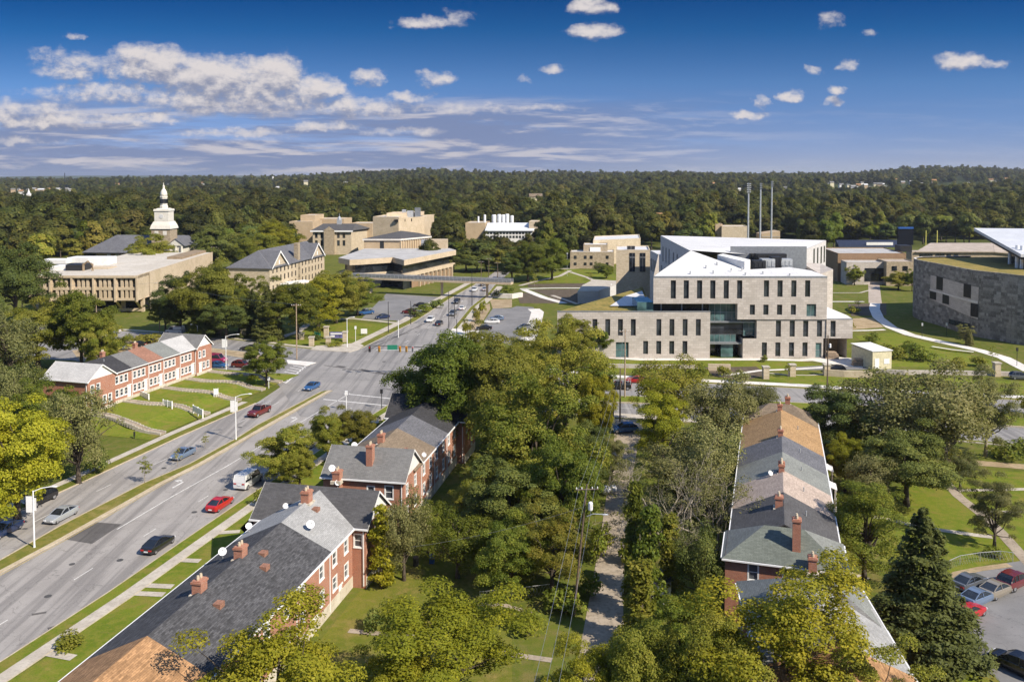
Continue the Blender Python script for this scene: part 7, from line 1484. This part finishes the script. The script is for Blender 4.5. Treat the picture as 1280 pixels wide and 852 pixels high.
# ------------------------------------------------------------------ single trees
B = ['broad0', 'broad1', 'broad2', 'broad3', 'broad4']; Lo = ['loose0', 'loose1', 'loose2']; Fi = ['fine0', 'fine1', 'fine2']
TREE_LIST = [
 # along the bottom edge
 ('loose2', 345, 985, 755, 205, 'leaf_yellow', 'autumn tinted tree at the bottom left over the dark roof edge'),
 ('loose1', 560, 900, 735, 190, 'leaf_yellow', 'light green tree at the bottom centre behind the garden'),
 ('loose0', 505, 930, 795, 110, 'leaf_yellow', 'low brownish tree between the bottom left and bottom centre trees'),
 ('loose1', 985, 950, 712, 215, 'leaf_yellow', 'big bright yellow green tree at the bottom right over the grey roof'),
 ('loose2', 905, 960, 770, 120, 'leaf_light', 'light tree left of the big yellow green one at the bottom right'),
 ('broad0', 800, 930, 782, 115, 'leaf_light', 'light green tree at the foot of the alley, bottom edge'),
 ('loose2', 725, 935, 798, 85, 'leaf_yellow', 'yellow tree at the bottom edge left of the alley foot'),
 ('broad4', 860, 850, 752, 90, 'leaf_green', 'round green tree between the shed and the bottom trees'),
 ('loose0', 1075, 985, 800, 130, 'leaf_light', 'light leafy tree at the bottom edge below the grey hip roof'),
 # the big mass in the middle
 ('broad0', 560, 560, 420, 118, 'leaf_green', 'large green tree shading the far end of the middle terrace'),
 ('broad2', 628, 572, 432, 120, 'leaf_autumn', 'large dense tree right of the shaded terrace end'),
 ('loose1', 706, 545, 398, 95, 'leaf_light', 'tall yellow green tree in front of the eastern car park'),
 ('broad3', 668, 640, 475, 140, 'leaf_green', 'tallest broad tree left of the alley top'),
 ('broad4', 640, 690, 582, 120, 'leaf_dark', 'dark shady broad tree in the middle of the gardens'),
 ('broad1', 705, 690, 545, 105, 'leaf_green', 'leafy tree leaning over the alley near the leaning pole'),
 ('broad0', 612, 650, 575, 66, 'leaf_green', 'green tree near the brick wall of the middle terrace'),
 ('loose0', 690, 742, 630, 90, 'leaf_light', 'sunlit loose tree left of the leaning utility pole'),
 ('loose2', 588, 668, 608, 64, 'leaf_light', 'light young tree beyond the bins beside the middle terrace'),
 ('fine0', 572, 722, 640, 72, 'leaf_green', 'feathery green tree right of the bins'),
 ('broad2', 640, 745, 650, 90, 'leaf_green', 'round tree in the rear gardens above the garden path'),
 ('fine0', 505, 725, 612, 62, 'leaf_olive', 'feathery olive tree beside the end house with white gable'),
 ('column1', 477, 735, 628, 30, 'leaf_yellow', 'narrow creeper covered tree at the end house corner'),
 ('fine1', 535, 690, 625, 55, 'leaf_green', 'small feathery tree behind the bins'),
 ('broad3', 598, 520, 418, 80, 'leaf_autumn', 'brownish tree at the crossing before the eastern car park'),
 ('loose2', 655, 500, 412, 70, 'leaf_light', 'light tree at the lower edge of the eastern car park'),
 ('broad1', 735, 520, 440, 55, 'leaf_green', 'slim green tree left of the street poles'),
 ('broad4', 745, 560, 470, 45, 'leaf_yellow', 'yellowish slim tree beside the alley top'),
 ('broad2', 735, 620, 530, 60, 'leaf_dark', 'dark tree overhanging the top of the alley'),
 # right of the alley
 ('fine2', 842, 545, 440, 90, 'leaf_light', 'tall light green tree right of the street poles'),
 ('loose1', 828, 588, 478, 72, 'leaf_yellow', 'golden yellow tree right of the alley top'),
 ('fine0', 900, 575, 468, 80, 'leaf_olive', 'olive feathery tree left of the brown hip roof'),
 ('fine1', 885, 640, 520, 90, 'leaf_olive', 'feathery grey green tree beside the orange roofed house'),
 ('fine2', 935, 530, 475, 70, 'leaf_olive', 'pale feathery tree at the street before the brown hip roof'),
 ('fine2', 850, 640, 545, 85, 'leaf_olive', 'olive feathery tree between the alley and the sage roofed house'),
 ('bare0', 880, 735, 640, 70, 'leaf_olive', 'thin half bare tree beside the green hip roof wall'),
 ('loose1', 765, 600, 545, 40, 'leaf_olive', 'small olive tree hanging over the top of the alley'),
 ('bare0', 830, 690, 555, 120, 'leaf_olive', 'half bare tree with tangled pale branches right of the alley'),
 ('bare1', 885, 700, 575, 105, 'leaf_olive', 'half bare tree leaning towards the pinkish roof'),
 ('column0', 793, 765, 600, 34, 'leaf_green', 'tall creeper column at the right edge of the alley, farthest'),
 ('column1', 812, 780, 628, 40, 'leaf_green', 'broad creeper column beside the alley, middle one'),
 ('column0', 800, 810, 700, 50, 'leaf_light', 'light green creeper column nearest the viewer on the alley'),
 ('column1', 835, 750, 640, 34, 'leaf_light', 'creeper column behind the white shed'),
 ('fine0', 872, 760, 655, 62, 'leaf_dark', 'dark fine leaved tree between the shed and the green hip roof'),
 ('bare1', 785, 640, 575, 40, 'leaf_olive', 'small bare tree at the alley top beside the blue suv'),
 ('fine1', 1112, 580, 462, 130, 'leaf_olive', 'huge grey green feathery tree right of the orange roof, left half of the pair'),
 ('fine2', 1180, 590, 448, 135, 'leaf_olive', 'huge grey green feathery tree before the curved path, right half of the pair'),
 ('loose2', 1232, 570, 458, 62, 'leaf_olive', 'sparse pale trunked tree at the right hand street'),
 ('broad4', 1050, 575, 488, 92, 'leaf_dark', 'dark round tree right of the orange roof'),
 ('broad2', 1056, 614, 545, 46, 'leaf_yellow', 'bright yellow green bushy tree beside the slate blue roof'),
 ('broad0', 1133, 632, 540, 105, 'leaf_dark', 'dark dense tree above the lawn paths'),
 ('fine2', 1085, 640, 560, 70, 'leaf_olive', 'olive tree between the yellow bush and the dark dense tree'),
 ('loose0', 1080, 725, 600, 98, 'leaf_green', 'loose leaved tree beside the green hip roof'),
 ('spruce0', 1150, 818, 638, 152, 'leaf_needle', 'big dark spruce beside the house car park'),
 ('loose1', 1243, 684, 590, 58, 'leaf_olive', 'sparse small tree on the lawn beside the curved walk'),
 ('fine0', 1200, 610, 560, 40, 'leaf_olive', 'small olive tree at the pale track'),
 # left of the main road
 ('broad1', 22, 655, 495, 130, 'leaf_yellow', 'large yellow green tree at the left edge beside the main road'),
 ('fine1', 98, 604, 480, 78, 'leaf_olive', 'olive brown tree at the near end of the bank terrace'),
 ('broad3', 58, 580, 482, 84, 'leaf_green', 'green tree behind the large yellow green roadside tree'),
 ('broad0', 102, 464, 362, 68, 'leaf_green', 'tall bright green tree behind the pale roofed end house'),
 ('broad2', 48, 462, 380, 90, 'leaf_light', 'light green spreading tree below the precast hall'),
 ('fine0', 8, 485, 382, 80, 'leaf_olive', 'grey green tree at the left edge below the precast hall'),
 ('fine2', 14, 545, 440, 70, 'leaf_dark', 'dark shady tree at the left edge above the yellow green tree'),
 ('fine1', 10, 560, 452, 60, 'leaf_olive', 'brownish tree left of the pale roofed end house'),
 ('broad4', 128, 470, 395, 45, 'leaf_green', 'small green tree behind the bank terrace roof'),
 ('broad1', 20, 405, 304, 84, 'leaf_dark', 'tall dark tree left of the precast hall'),
 ('broad3', -30, 420, 312, 70, 'leaf_dark', 'dark tree at the left edge beside the precast hall'),
 ('broad2', 333, 484, 426, 46, 'leaf_green', 'round green tree on the corner at the end of the bank'),
 ('spruce1', 335, 425, 356, 44, 'leaf_needle', 'dark pine on the campus lawn beside the stone piers'),
 ('spruce0', 316, 420, 362, 38, 'leaf_needle', 'dark pine behind the stone piers'),
 ('broad0', 262, 420, 329, 72, 'leaf_autumn', 'golden topped tree in front of the gabled hall'),
 ('broad4', 226, 417, 345, 54, 'leaf_dark', 'dark tree at the right end of the precast hall'),
 ('broad1', 300, 416, 342, 58, 'leaf_green', 'green tree left of the gabled hall front'),
 ('spruce1', 252, 422, 372, 40, 'leaf_dark', 'dark fir behind the street railing'),
 ('broad3', 283, 424, 370, 54, 'leaf_dark', 'shady dark tree over the street railing'),
 ('broad2', 207, 416, 366, 36, 'leaf_green', 'green tree beside the brown utility pole'),
 ('broad0', 372, 424, 352, 66, 'leaf_green', 'broad green tree on the campus corner lawn'),
 ('broad4', 420, 404, 340, 64, 'leaf_autumn', 'yellowing tree at the western car park'),
 ('broad1', 398, 412, 346, 52, 'leaf_yellow', 'yellow tree in front of the gabled hall gable'),
 ('broad3', 447, 394, 352, 48, 'leaf_green', 'green tree left of the footbridge pier'),
 ('fine1', 378, 338, 300, 30, 'leaf_autumn', 'brownish tree between the gabled hall and the dark roofed hall'),
 ('broad2', 410, 577, 514, 46, 'leaf_green', 'leafy roadside tree by the middle terrace, left one'),
 ('broad0', 448, 572, 511, 52, 'leaf_autumn', 'brownish roadside tree by the middle terrace, right one'),
 ('broad4', 358, 602, 534, 68, 'leaf_green', 'round green street tree beside the white van'),
 ('broad2', 375, 612, 565, 40, 'leaf_light', 'light green small tree beside the round street tree'),
 # on the campus
 ('broad1', 187, 352, 293, 60, 'leaf_light', 'dome shaped tree in front of the steeple hall'),
 ('broad1', 270, 342, 284, 62, 'leaf_dark', 'dark tree right of the steeple hall portico'),
 ('broad0', 305, 338, 296, 46, 'leaf_dark', 'dark tree left of the gabled hall roof'),
 ('broad4', 345, 330, 278, 50, 'leaf_yellow', 'yellowish tree left of the tan blank block'),
 ('broad2', 322, 345, 290, 44, 'leaf_green', 'green tree behind the gabled hall'),
 ('broad1', 1068, 356, 331, 20, 'leaf_green', 'round green tree in front of the brown low hall'),
 ('broad0', 1123, 362, 340, 30, 'leaf_light', 'light spreading tree between the brown low hall and the slate clad building'),
 ('broad2', 1140, 364, 338, 16, 'leaf_green', 'green tree at the corner of the slate clad building'),
 ('broad3', 748, 446, 402, 32, 'leaf_green', 'green tree in front of the lower campus hall windows'),
 ('broad2', 716, 452, 396, 44, 'leaf_light', 'light tree at the left end of the campus hall'),
 ('broad4', 690, 350, 300, 42, 'leaf_green', 'green tree on the hall lawn left of the stone arts hall'),
 ('broad1', 660, 352, 302, 44, 'leaf_green', 'green tree on the hall lawn, second from the stone arts hall'),
 ('broad0', 672, 340, 304, 44, 'leaf_dark', 'dark tree below the pale laboratory building'),
 ('broad3', 640, 352, 316, 34, 'leaf_dark', 'dark tree at the road end near the footbridge'),
 ('fine2', 748, 342, 326, 14, 'leaf_dark', 'small dark fir at the stone arts hall front'),
 ('broad0', 758, 348, 331, 20, 'leaf_green', 'rounded green tree right of the stone arts hall door'),
 ('spruce0', 1212, 432, 411, 11, 'leaf_olive', 'small conical tree on the slope below the curved path'),
 ('loose1', 1207, 430, 405, 18, 'leaf_olive', 'thin young tree above the curved path'),
]
for key, px, by, ty, w, mt, lab in TREE_LIST:
    tree_px(key, px, by, ty, w, lab, mt, bark='bark_pale' if 'pale trunked' in lab else None)
for px, by, ty, lab in ((181, 604, 568, 'young tree on the median, nearest the viewer'), (222, 582, 559, 'young tree on the median in front of the grey blue sedan'), (257, 560, 540, 'young tree on the median below the grass bank'), (758, 475, 445, 'thin young tree beside the street lawn'), (985, 472, 452, 'young tree at the drive lawn gate pier'), (1240, 452, 431, 'young tree on the meadow by the curved path end'), (668, 358, 342, 'young tree on the green ramps, left one'), (738, 350, 340, 'young tree beside the hall path'), (1073, 385, 372, 'young tree on the terrace above the service yard')):
    tree_px('sapling%d' % (px % 2), px, by, ty, max(10, (by-ty)*.52), lab, 'leaf_light', name='young_tree', bark='bark_pale')
for px, by, ty, w, mt, lab in ((85, 808, 790, 44, 'leaf_light', 'small bush on the front lawn near the tan roof'), (327, 633, 612, 26, 'leaf_green', 'round bush by the pavement behind the white van'), (752, 690, 655, 30, 'leaf_light', 'light shrub at the left edge of the alley, farther one'), (738, 745, 715, 34, 'leaf_green', 'shrub at the left edge of the alley below the leaning pole'), (783, 705, 672, 34, 'leaf_green', 'shrub under the creeper columns at the alley right edge'), (465, 787, 762, 34, 'leaf_dark', 'dark round shrub in the rear garden'), (705, 765, 735, 60, 'leaf_green', 'wide shrub left of the leaning pole base'), (745, 700, 660, 34, 'leaf_green', 'shrub at the left edge of the alley'), (660, 790, 760, 50, 'leaf_green', 'spreading shrub above the lower garden path'),
    (1180, 574, 555, 40, 'leaf_light', 'light shrub behind the pale track'), (1258, 572, 553, 50, 'leaf_green', 'green shrub right of the pale trunked tree'), (1285, 570, 548, 40, 'leaf_green', 'green shrub at the right edge by the street'), (1243, 696, 682, 28, 'leaf_green', 'low shrub under the sparse lawn tree'), (395, 425, 417, 16, 'leaf_dark', 'clipped shrub in the corner sign garden'), (418, 433, 426, 22, 'leaf_green', 'low hedge under the purple campus sign'), (545, 385, 373, 22, 'leaf_dark', 'hedge at the right end of the car park strip'), (530, 390, 379, 22, 'leaf_green', 'hedge in the middle of the car park strip'), (518, 396, 385, 20, 'leaf_dark', 'hedge at the near end of the car park strip'),
    (905, 470, 456, 24, 'leaf_autumn', 'brown shrub in the rain garden'), (870, 475, 455, 34, 'leaf_green', 'green shrub left of the rain garden'), (925, 478, 462, 26, 'leaf_olive', 'olive shrub at the rain garden edge'), (582, 418, 398, 14, 'leaf_yellow', 'tall pale grasses left of the eastern car park, near clump'), (595, 402, 383, 13, 'leaf_autumn', 'tall pale grasses left of the eastern car park, middle clump'), (603, 392, 374, 12, 'leaf_yellow', 'tall pale grasses left of the eastern car park, far clump'),
    (1090, 428, 416, 22, 'leaf_green', 'shrub above the slope steps behind the campus hall'), (1135, 440, 426, 30, 'leaf_green', 'green shrub on the slope just below the curved path'), (1195, 462, 446, 32, 'leaf_autumn', 'brownish shrub on the meadow right of the site cabin'), (1225, 458, 444, 26, 'leaf_light', 'light shrub near the right end of the meadow'), (1060, 412, 402, 20, 'leaf_autumn', 'brown shrub at the right end wall of the campus hall'), (1068, 392, 382, 16, 'leaf_green', 'shrub on the terrace bed right of the campus hall'), (800, 472, 458, 22, 'leaf_green', 'green shrub on the forecourt lawn left of the glass entrance'), (840, 476, 460, 30, 'leaf_olive', 'olive shrub on the forecourt lawn'), (955, 452, 443, 12, 'leaf_light', 'small light shrub at the campus hall base'), (620, 372, 362, 16, 'leaf_dark', 'dark shrub at the road end before the stepped pale wall'), (634, 368, 356, 20, 'leaf_green', 'green shrub beside the stepped pale wall'), (1115, 448, 430, 40, 'leaf_light', 'hedge like bank of green shrubs behind the site cabin'), (1150, 450, 432, 40, 'leaf_green', 'hedge like bank of green shrubs on the meadow'), (1290, 520, 485, 40, 'leaf_autumn', 'dark red leaved shrub at the right edge'), (1188, 800, 770, 40, 'leaf_green', 'shrub right of the spruce foot'), (130, 440, 425, 60, 'leaf_autumn', 'brownish hedge behind the bank terrace, left'), (185, 428, 416, 50, 'leaf_autumn', 'brownish hedge behind the bank terrace, right'), (120, 590, 560, 36, 'leaf_dark', 'dark shrub at the near foot of the bank')):
    tree_px('shrub%d' % (px % 2), px, by, ty, w, lab, mt, name='shrub')

# trees along the edge of the wood behind the campus, then the wood itself
def wood_edge():
    W_ = ['wood0', 'wood1', 'wood2', 'wood3']; rng = random.Random(5); mats = ['leaf_wood', 'leaf_wood', 'leaf_green', 'leaf_dark', 'leaf_autumn']
    for px, y0, n, x1 in ((575, 338, 5, 640), (585, 330, 6, 655), (660, 331, 6, 712), (690, 322, 4, 740), (250, 326, 5, 330), (300, 316, 4, 365), (540, 326, 5, 600), (810, 312, 6, 900), (1000, 311, 6, 1046), (1045, 303, 8, 1140), (1150, 303, 7, 1215), (60, 330, 5, 130), (-20, 345, 4, 60), (120, 322, 5, 245), (530, 345, 3, 570)):
        for i in range(n):
            X = px + (x1 - px) * (i + rng.uniform(.1, .9)) / n; p = at(X, y0 + rng.uniform(-3, 3)); tree(rng.choice(W_), p.x, p.y, rng.uniform(8, 11) if 540 < X < 680 and p.y < 540 else rng.uniform(13, 21), rng.uniform(11, 17), 'broad leafy tree at the near edge of the wood behind the campus', rng.choice(mats), 'trees at the edge of the wood', elev(p.x, p.y))
wood_edge()
FAR = []
def far_houses():
    rng = random.Random(11)
    def one(px, py, Y, w, hh, lab, roofc='shingle_grey', wall='white_wall', nm='distant_house', grp='pale houses far off in the wood'):
        p = atY(px, py, Y); z0 = min(p.z - hh, elev(p.x, Y) + 12) if False else p.z - hh
        b = T(nm, lab, 'house', (p.x, Y, z0), rng.uniform(-.3, .3), grp); m = MB(); m.box(-w/2, w/2, 0, w*.7, -16, hh*.65); m.build('wall', wall, b, local=True)
        m = MB(); a = hh*.65; slab(m, [(-w/2-.5, -.6, a), (w/2+.5, -.6, a), (w/2+.5, w*.35, hh), (-w/2-.5, w*.35, hh)], .3); slab(m, [(w/2+.5, w*.7+.6, a), (-w/2-.5, w*.7+.6, a), (-w/2-.5, w*.35, hh), (w/2+.5, w*.35, hh)], .3); m.build('roof', roofc, b, local=True)
        FAR.append((px, Y, w/2/Y*FPX + 1.0, py))
    for px0, px1, py0, py1, n, Y0, Y1 in ((5, 100, 234, 241, 14, 1500, 2300), (140, 300, 227, 237, 6, 1900, 2600), (1035, 1110, 226, 234, 16, 1500, 2200), (1110, 1270, 222, 233, 16, 1600, 2400), (880, 1000, 226, 236, 3, 1500, 2000), (315, 470, 223, 236, 5, 1500, 2400)):
        for i in range(n):
            Y = rng.uniform(Y0, Y1); one(px0 + (px1-px0)*(i + rng.random())/n, rng.uniform(py0, py1), Y, rng.uniform(6, 11), rng.uniform(6, 8.5), 'small pale house far off among the treetops towards the horizon', rng.choice(['shingle_grey', 'shingle_tan', 'shingle_pale', 'roof_white']), rng.choice(['white_wall', 'cream', 'white_wall', 'brick_tan']))
    one(670, 242, 900, 13, 9, 'pale house in a clearing of the wood above the laboratory building', 'shingle_brown', 'cream', 'distant_house', None); one(778, 247, 950, 10, 8, 'white house in the wood above the stone arts hall', 'shingle_grey', 'white_wall', 'distant_house', None); one(824, 266, 720, 6, 10, 'small tan tower house rising from the wood left of the light masts', 'shingle_tan', 'brick_tan', 'distant_house', None)
    p = atY(36, 243, 1300); b = T('distant_church', 'tiny white church spire far left on the wooded ridge', 'church', (p.x, 1300, p.z - 2)); m = MB(); m.box(-2.5, 2.5, -2.5, 2.5, -14, 3); m.build('tower', 'white_wall', b, local=True); m = MB(); m.lathe([(2.6, 3), (1.4, 6), (.1, 11)], n=8); m.build('spire', 'white_wall', b, local=True); FAR.append((36, 1300, 4, 243))
    for px, py, Y, lab in ((81, 222, 2600, 'thin distant mast on the left horizon'), (341, 224, 2500, 'thin pale tower on the horizon left of centre')): p = atY(px, py, Y); b = T('distant_mast', lab, 'mast', (p.x, Y, elev(p.x, Y))); m = MB(); m.tube([(p.x, Y, elev(p.x, Y)), (p.x, Y, p.z + (14 if px < 100 else 8))], 2.2 if px > 100 else 1.2, 6); m.build('shaft', 'white_wall' if px > 100 else 'metal_dark', b)
far_houses()
def wood():
    rng = np.random.default_rng(3); bound = [(-400, 338), (-20, 340), (60, 326), (110, 322), (250, 320), (300, 312), (360, 303), (440, 302), (530, 312), (575, 331), (650, 331), (715, 322), (740, 317), (800, 309), (900, 300), (960, 297), (1040, 304), (1140, 299), (1215, 300), (1700, 300)]
    def yb(px):
        for (a, b), (c, d) in zip(bound, bound[1:]):
            if px <= c: return b + (d-b)*(px-a)/(c-a)
        return 300
    skip = [(574, 676, 600, 470), (393, 530, 530, 440), (890, 978, 545, 500)]
    V, S, K = [], [], []; Y = 385.0
    while Y < 3700:
        s = 9.5 + max(0, Y-450)*.0056; X = -Y*.78
        while X < Y*.78:
            x, y = X + rng.uniform(-.42, .42)*s, Y + rng.uniform(-.42, .42)*s; X += s; px = 640 + FPX*x/y
            base = at(px, yb(px)).y
            if y < base: continue
            if any(a < px < b and d < y < c for a, b, c, d in skip): continue
            z = elev(x, y); h = rng.uniform(.7, 1.3) if rng.random() < .45 else rng.uniform(1.1, 2.0)
            if 568 < px < 680 and y < 560: h = min(h, .95)
            bad = False
            for fx, fY, fw, fy in FAR:
                if abs(px - fx) < fw + 5.5*h/y*FPX and y < fY + 12:
                    top = HORIZ - (z + 13*h - CAM_H)/y*FPX
                    if top < fy + 1.2: bad = True; break
            if bad: continue
            V.append((x, y, z - .5)); S.append(h); K.append(int(rng.integers(0, 4)))
        Y += s*.92
    V3 = np.array([[s_ * r_, s_ * r_, s_ * q_] for s_, r_, q_ in zip(S, rng.uniform(.8, 1.2, len(S)), rng.uniform(.8, 1.25, len(S)))], np.float32); me = bpy.data.meshes.new('wood'); me.from_pydata(V, [], []); n = len(V)
    a = me.attributes.new('scl', 'FLOAT_VECTOR', 'POINT'); a.data.foreach_set('vector', V3.ravel()); a = me.attributes.new('kind', 'INT', 'POINT'); a.data.foreach_set('value', np.array(K, np.int32)); a = me.attributes.new('rot', 'FLOAT', 'POINT'); a.data.foreach_set('value', rng.uniform(0, 6.28, n).astype(np.float32))
    o = bpy.data.objects.new('wood', me); C.objects.link(o); kind(o, 'stuff'); o['label'] = 'broad green wood stretching from the campus to the horizon'
    ng = bpy.data.node_groups.new('wood_nodes', 'GeometryNodeTree'); ng.interface.new_socket('Geometry', in_out='INPUT', socket_type='NodeSocketGeometry'); ng.interface.new_socket('Geometry', in_out='OUTPUT', socket_type='NodeSocketGeometry')
    N, Lk = ng.nodes, ng.links; gi, go, jn = N.new('NodeGroupInput'), N.new('NodeGroupOutput'), N.new('GeometryNodeJoinGeometry')
    def attr(nm, ty): q = N.new('GeometryNodeInputNamedAttribute'); q.data_type = ty; q.inputs[0].default_value = nm; return q.outputs[0]
    cx = N.new('ShaderNodeCombineXYZ'); Lk.new(attr('rot', 'FLOAT'), cx.inputs[2]); kd = attr('kind', 'INT'); sc_ = attr('scl', 'FLOAT_VECTOR')
    src = {}
    for ob in bpy.data.objects:
        if ob.type == 'MESH' and ob.data.name.startswith('wood_crown') and ob.data.name not in src and not (ob.material_slots[0].link == 'OBJECT' and ob.material_slots[0].material.name != 'leaf_wood'): src[ob.data.name] = ob
    for k, nm in enumerate(sorted(src)):
        cmp_ = N.new('FunctionNodeCompare'); cmp_.data_type = 'INT'; cmp_.operation = 'EQUAL'
        si = [s for s in cmp_.inputs if s.type == 'INT']; Lk.new(kd, si[0]); si[1].default_value = k
        ip = N.new('GeometryNodeInstanceOnPoints'); oi = N.new('GeometryNodeObjectInfo'); oi.inputs[0].default_value = src[nm]; oi.inputs['As Instance'].default_value = True; oi.transform_space = 'ORIGINAL'
        Lk.new(gi.outputs[0], ip.inputs['Points']); Lk.new(cmp_.outputs[0], ip.inputs['Selection']); Lk.new(oi.outputs['Geometry'], ip.inputs['Instance']); Lk.new(sc_, ip.inputs['Scale'])
        rt = N.new('FunctionNodeEulerToRotation'); Lk.new(cx.outputs[0], rt.inputs[0]); Lk.new(rt.outputs[0], ip.inputs['Rotation']); Lk.new(ip.outputs[0], jn.inputs[0])
    Lk.new(jn.outputs[0], go.inputs[0]); md = o.modifiers.new('wood_trees', 'NODES'); md.node_group = ng
    print('WOOD', n, sorted(src))
wood()
def far_ridge():
    rng = random.Random(2); n = 80; L, Rr = [], []
    v, f = [], []
    for i in range(n + 1):
        x = -7000 + 14000*i/n; k = smooth(1200, 2600, x); z = 34 + 30*k + rng.uniform(-3, 3) + 6*math.sin(x/700)
        v += [(x, 7600, 20), (x, 7900, z), (x, 8600, z + 3), (x, 9400, 20)]
    for i in range(n):
        for j in range(3): a = i*4 + j; f.append((a, a+4, a+5, a+1))
    me = bpy.data.meshes.new('hills'); me.from_pydata(v, [], f); me.materials.append(MATS['hill_wood']); me.polygons.foreach_set('use_smooth', [True]*len(f)); me.update(); o = bpy.data.objects.new('hills', me); C.objects.link(o); kind(o)
far_ridge()
def haze():
    m = bpy.data.materials.new('haze'); m.use_nodes = True; t = NT(m.node_tree); t.n.clear(); pv = t.new('ShaderNodeVolumePrincipled'); pv.inputs['Color'].default_value = (.86, .91, 1, 1); pv.inputs['Density'].default_value = 6e-5; pv.inputs['Anisotropy'].default_value = .3
    o = t.new('ShaderNodeOutputMaterial'); t.l.new(pv.outputs[0], o.inputs['Volume'])
    MATS['haze'] = m; b = MB(); b.box(-9100, 9100, -320, 16100, -30, 95); ob = b.build('haze', 'haze'); kind(ob, 'stuff')
haze()
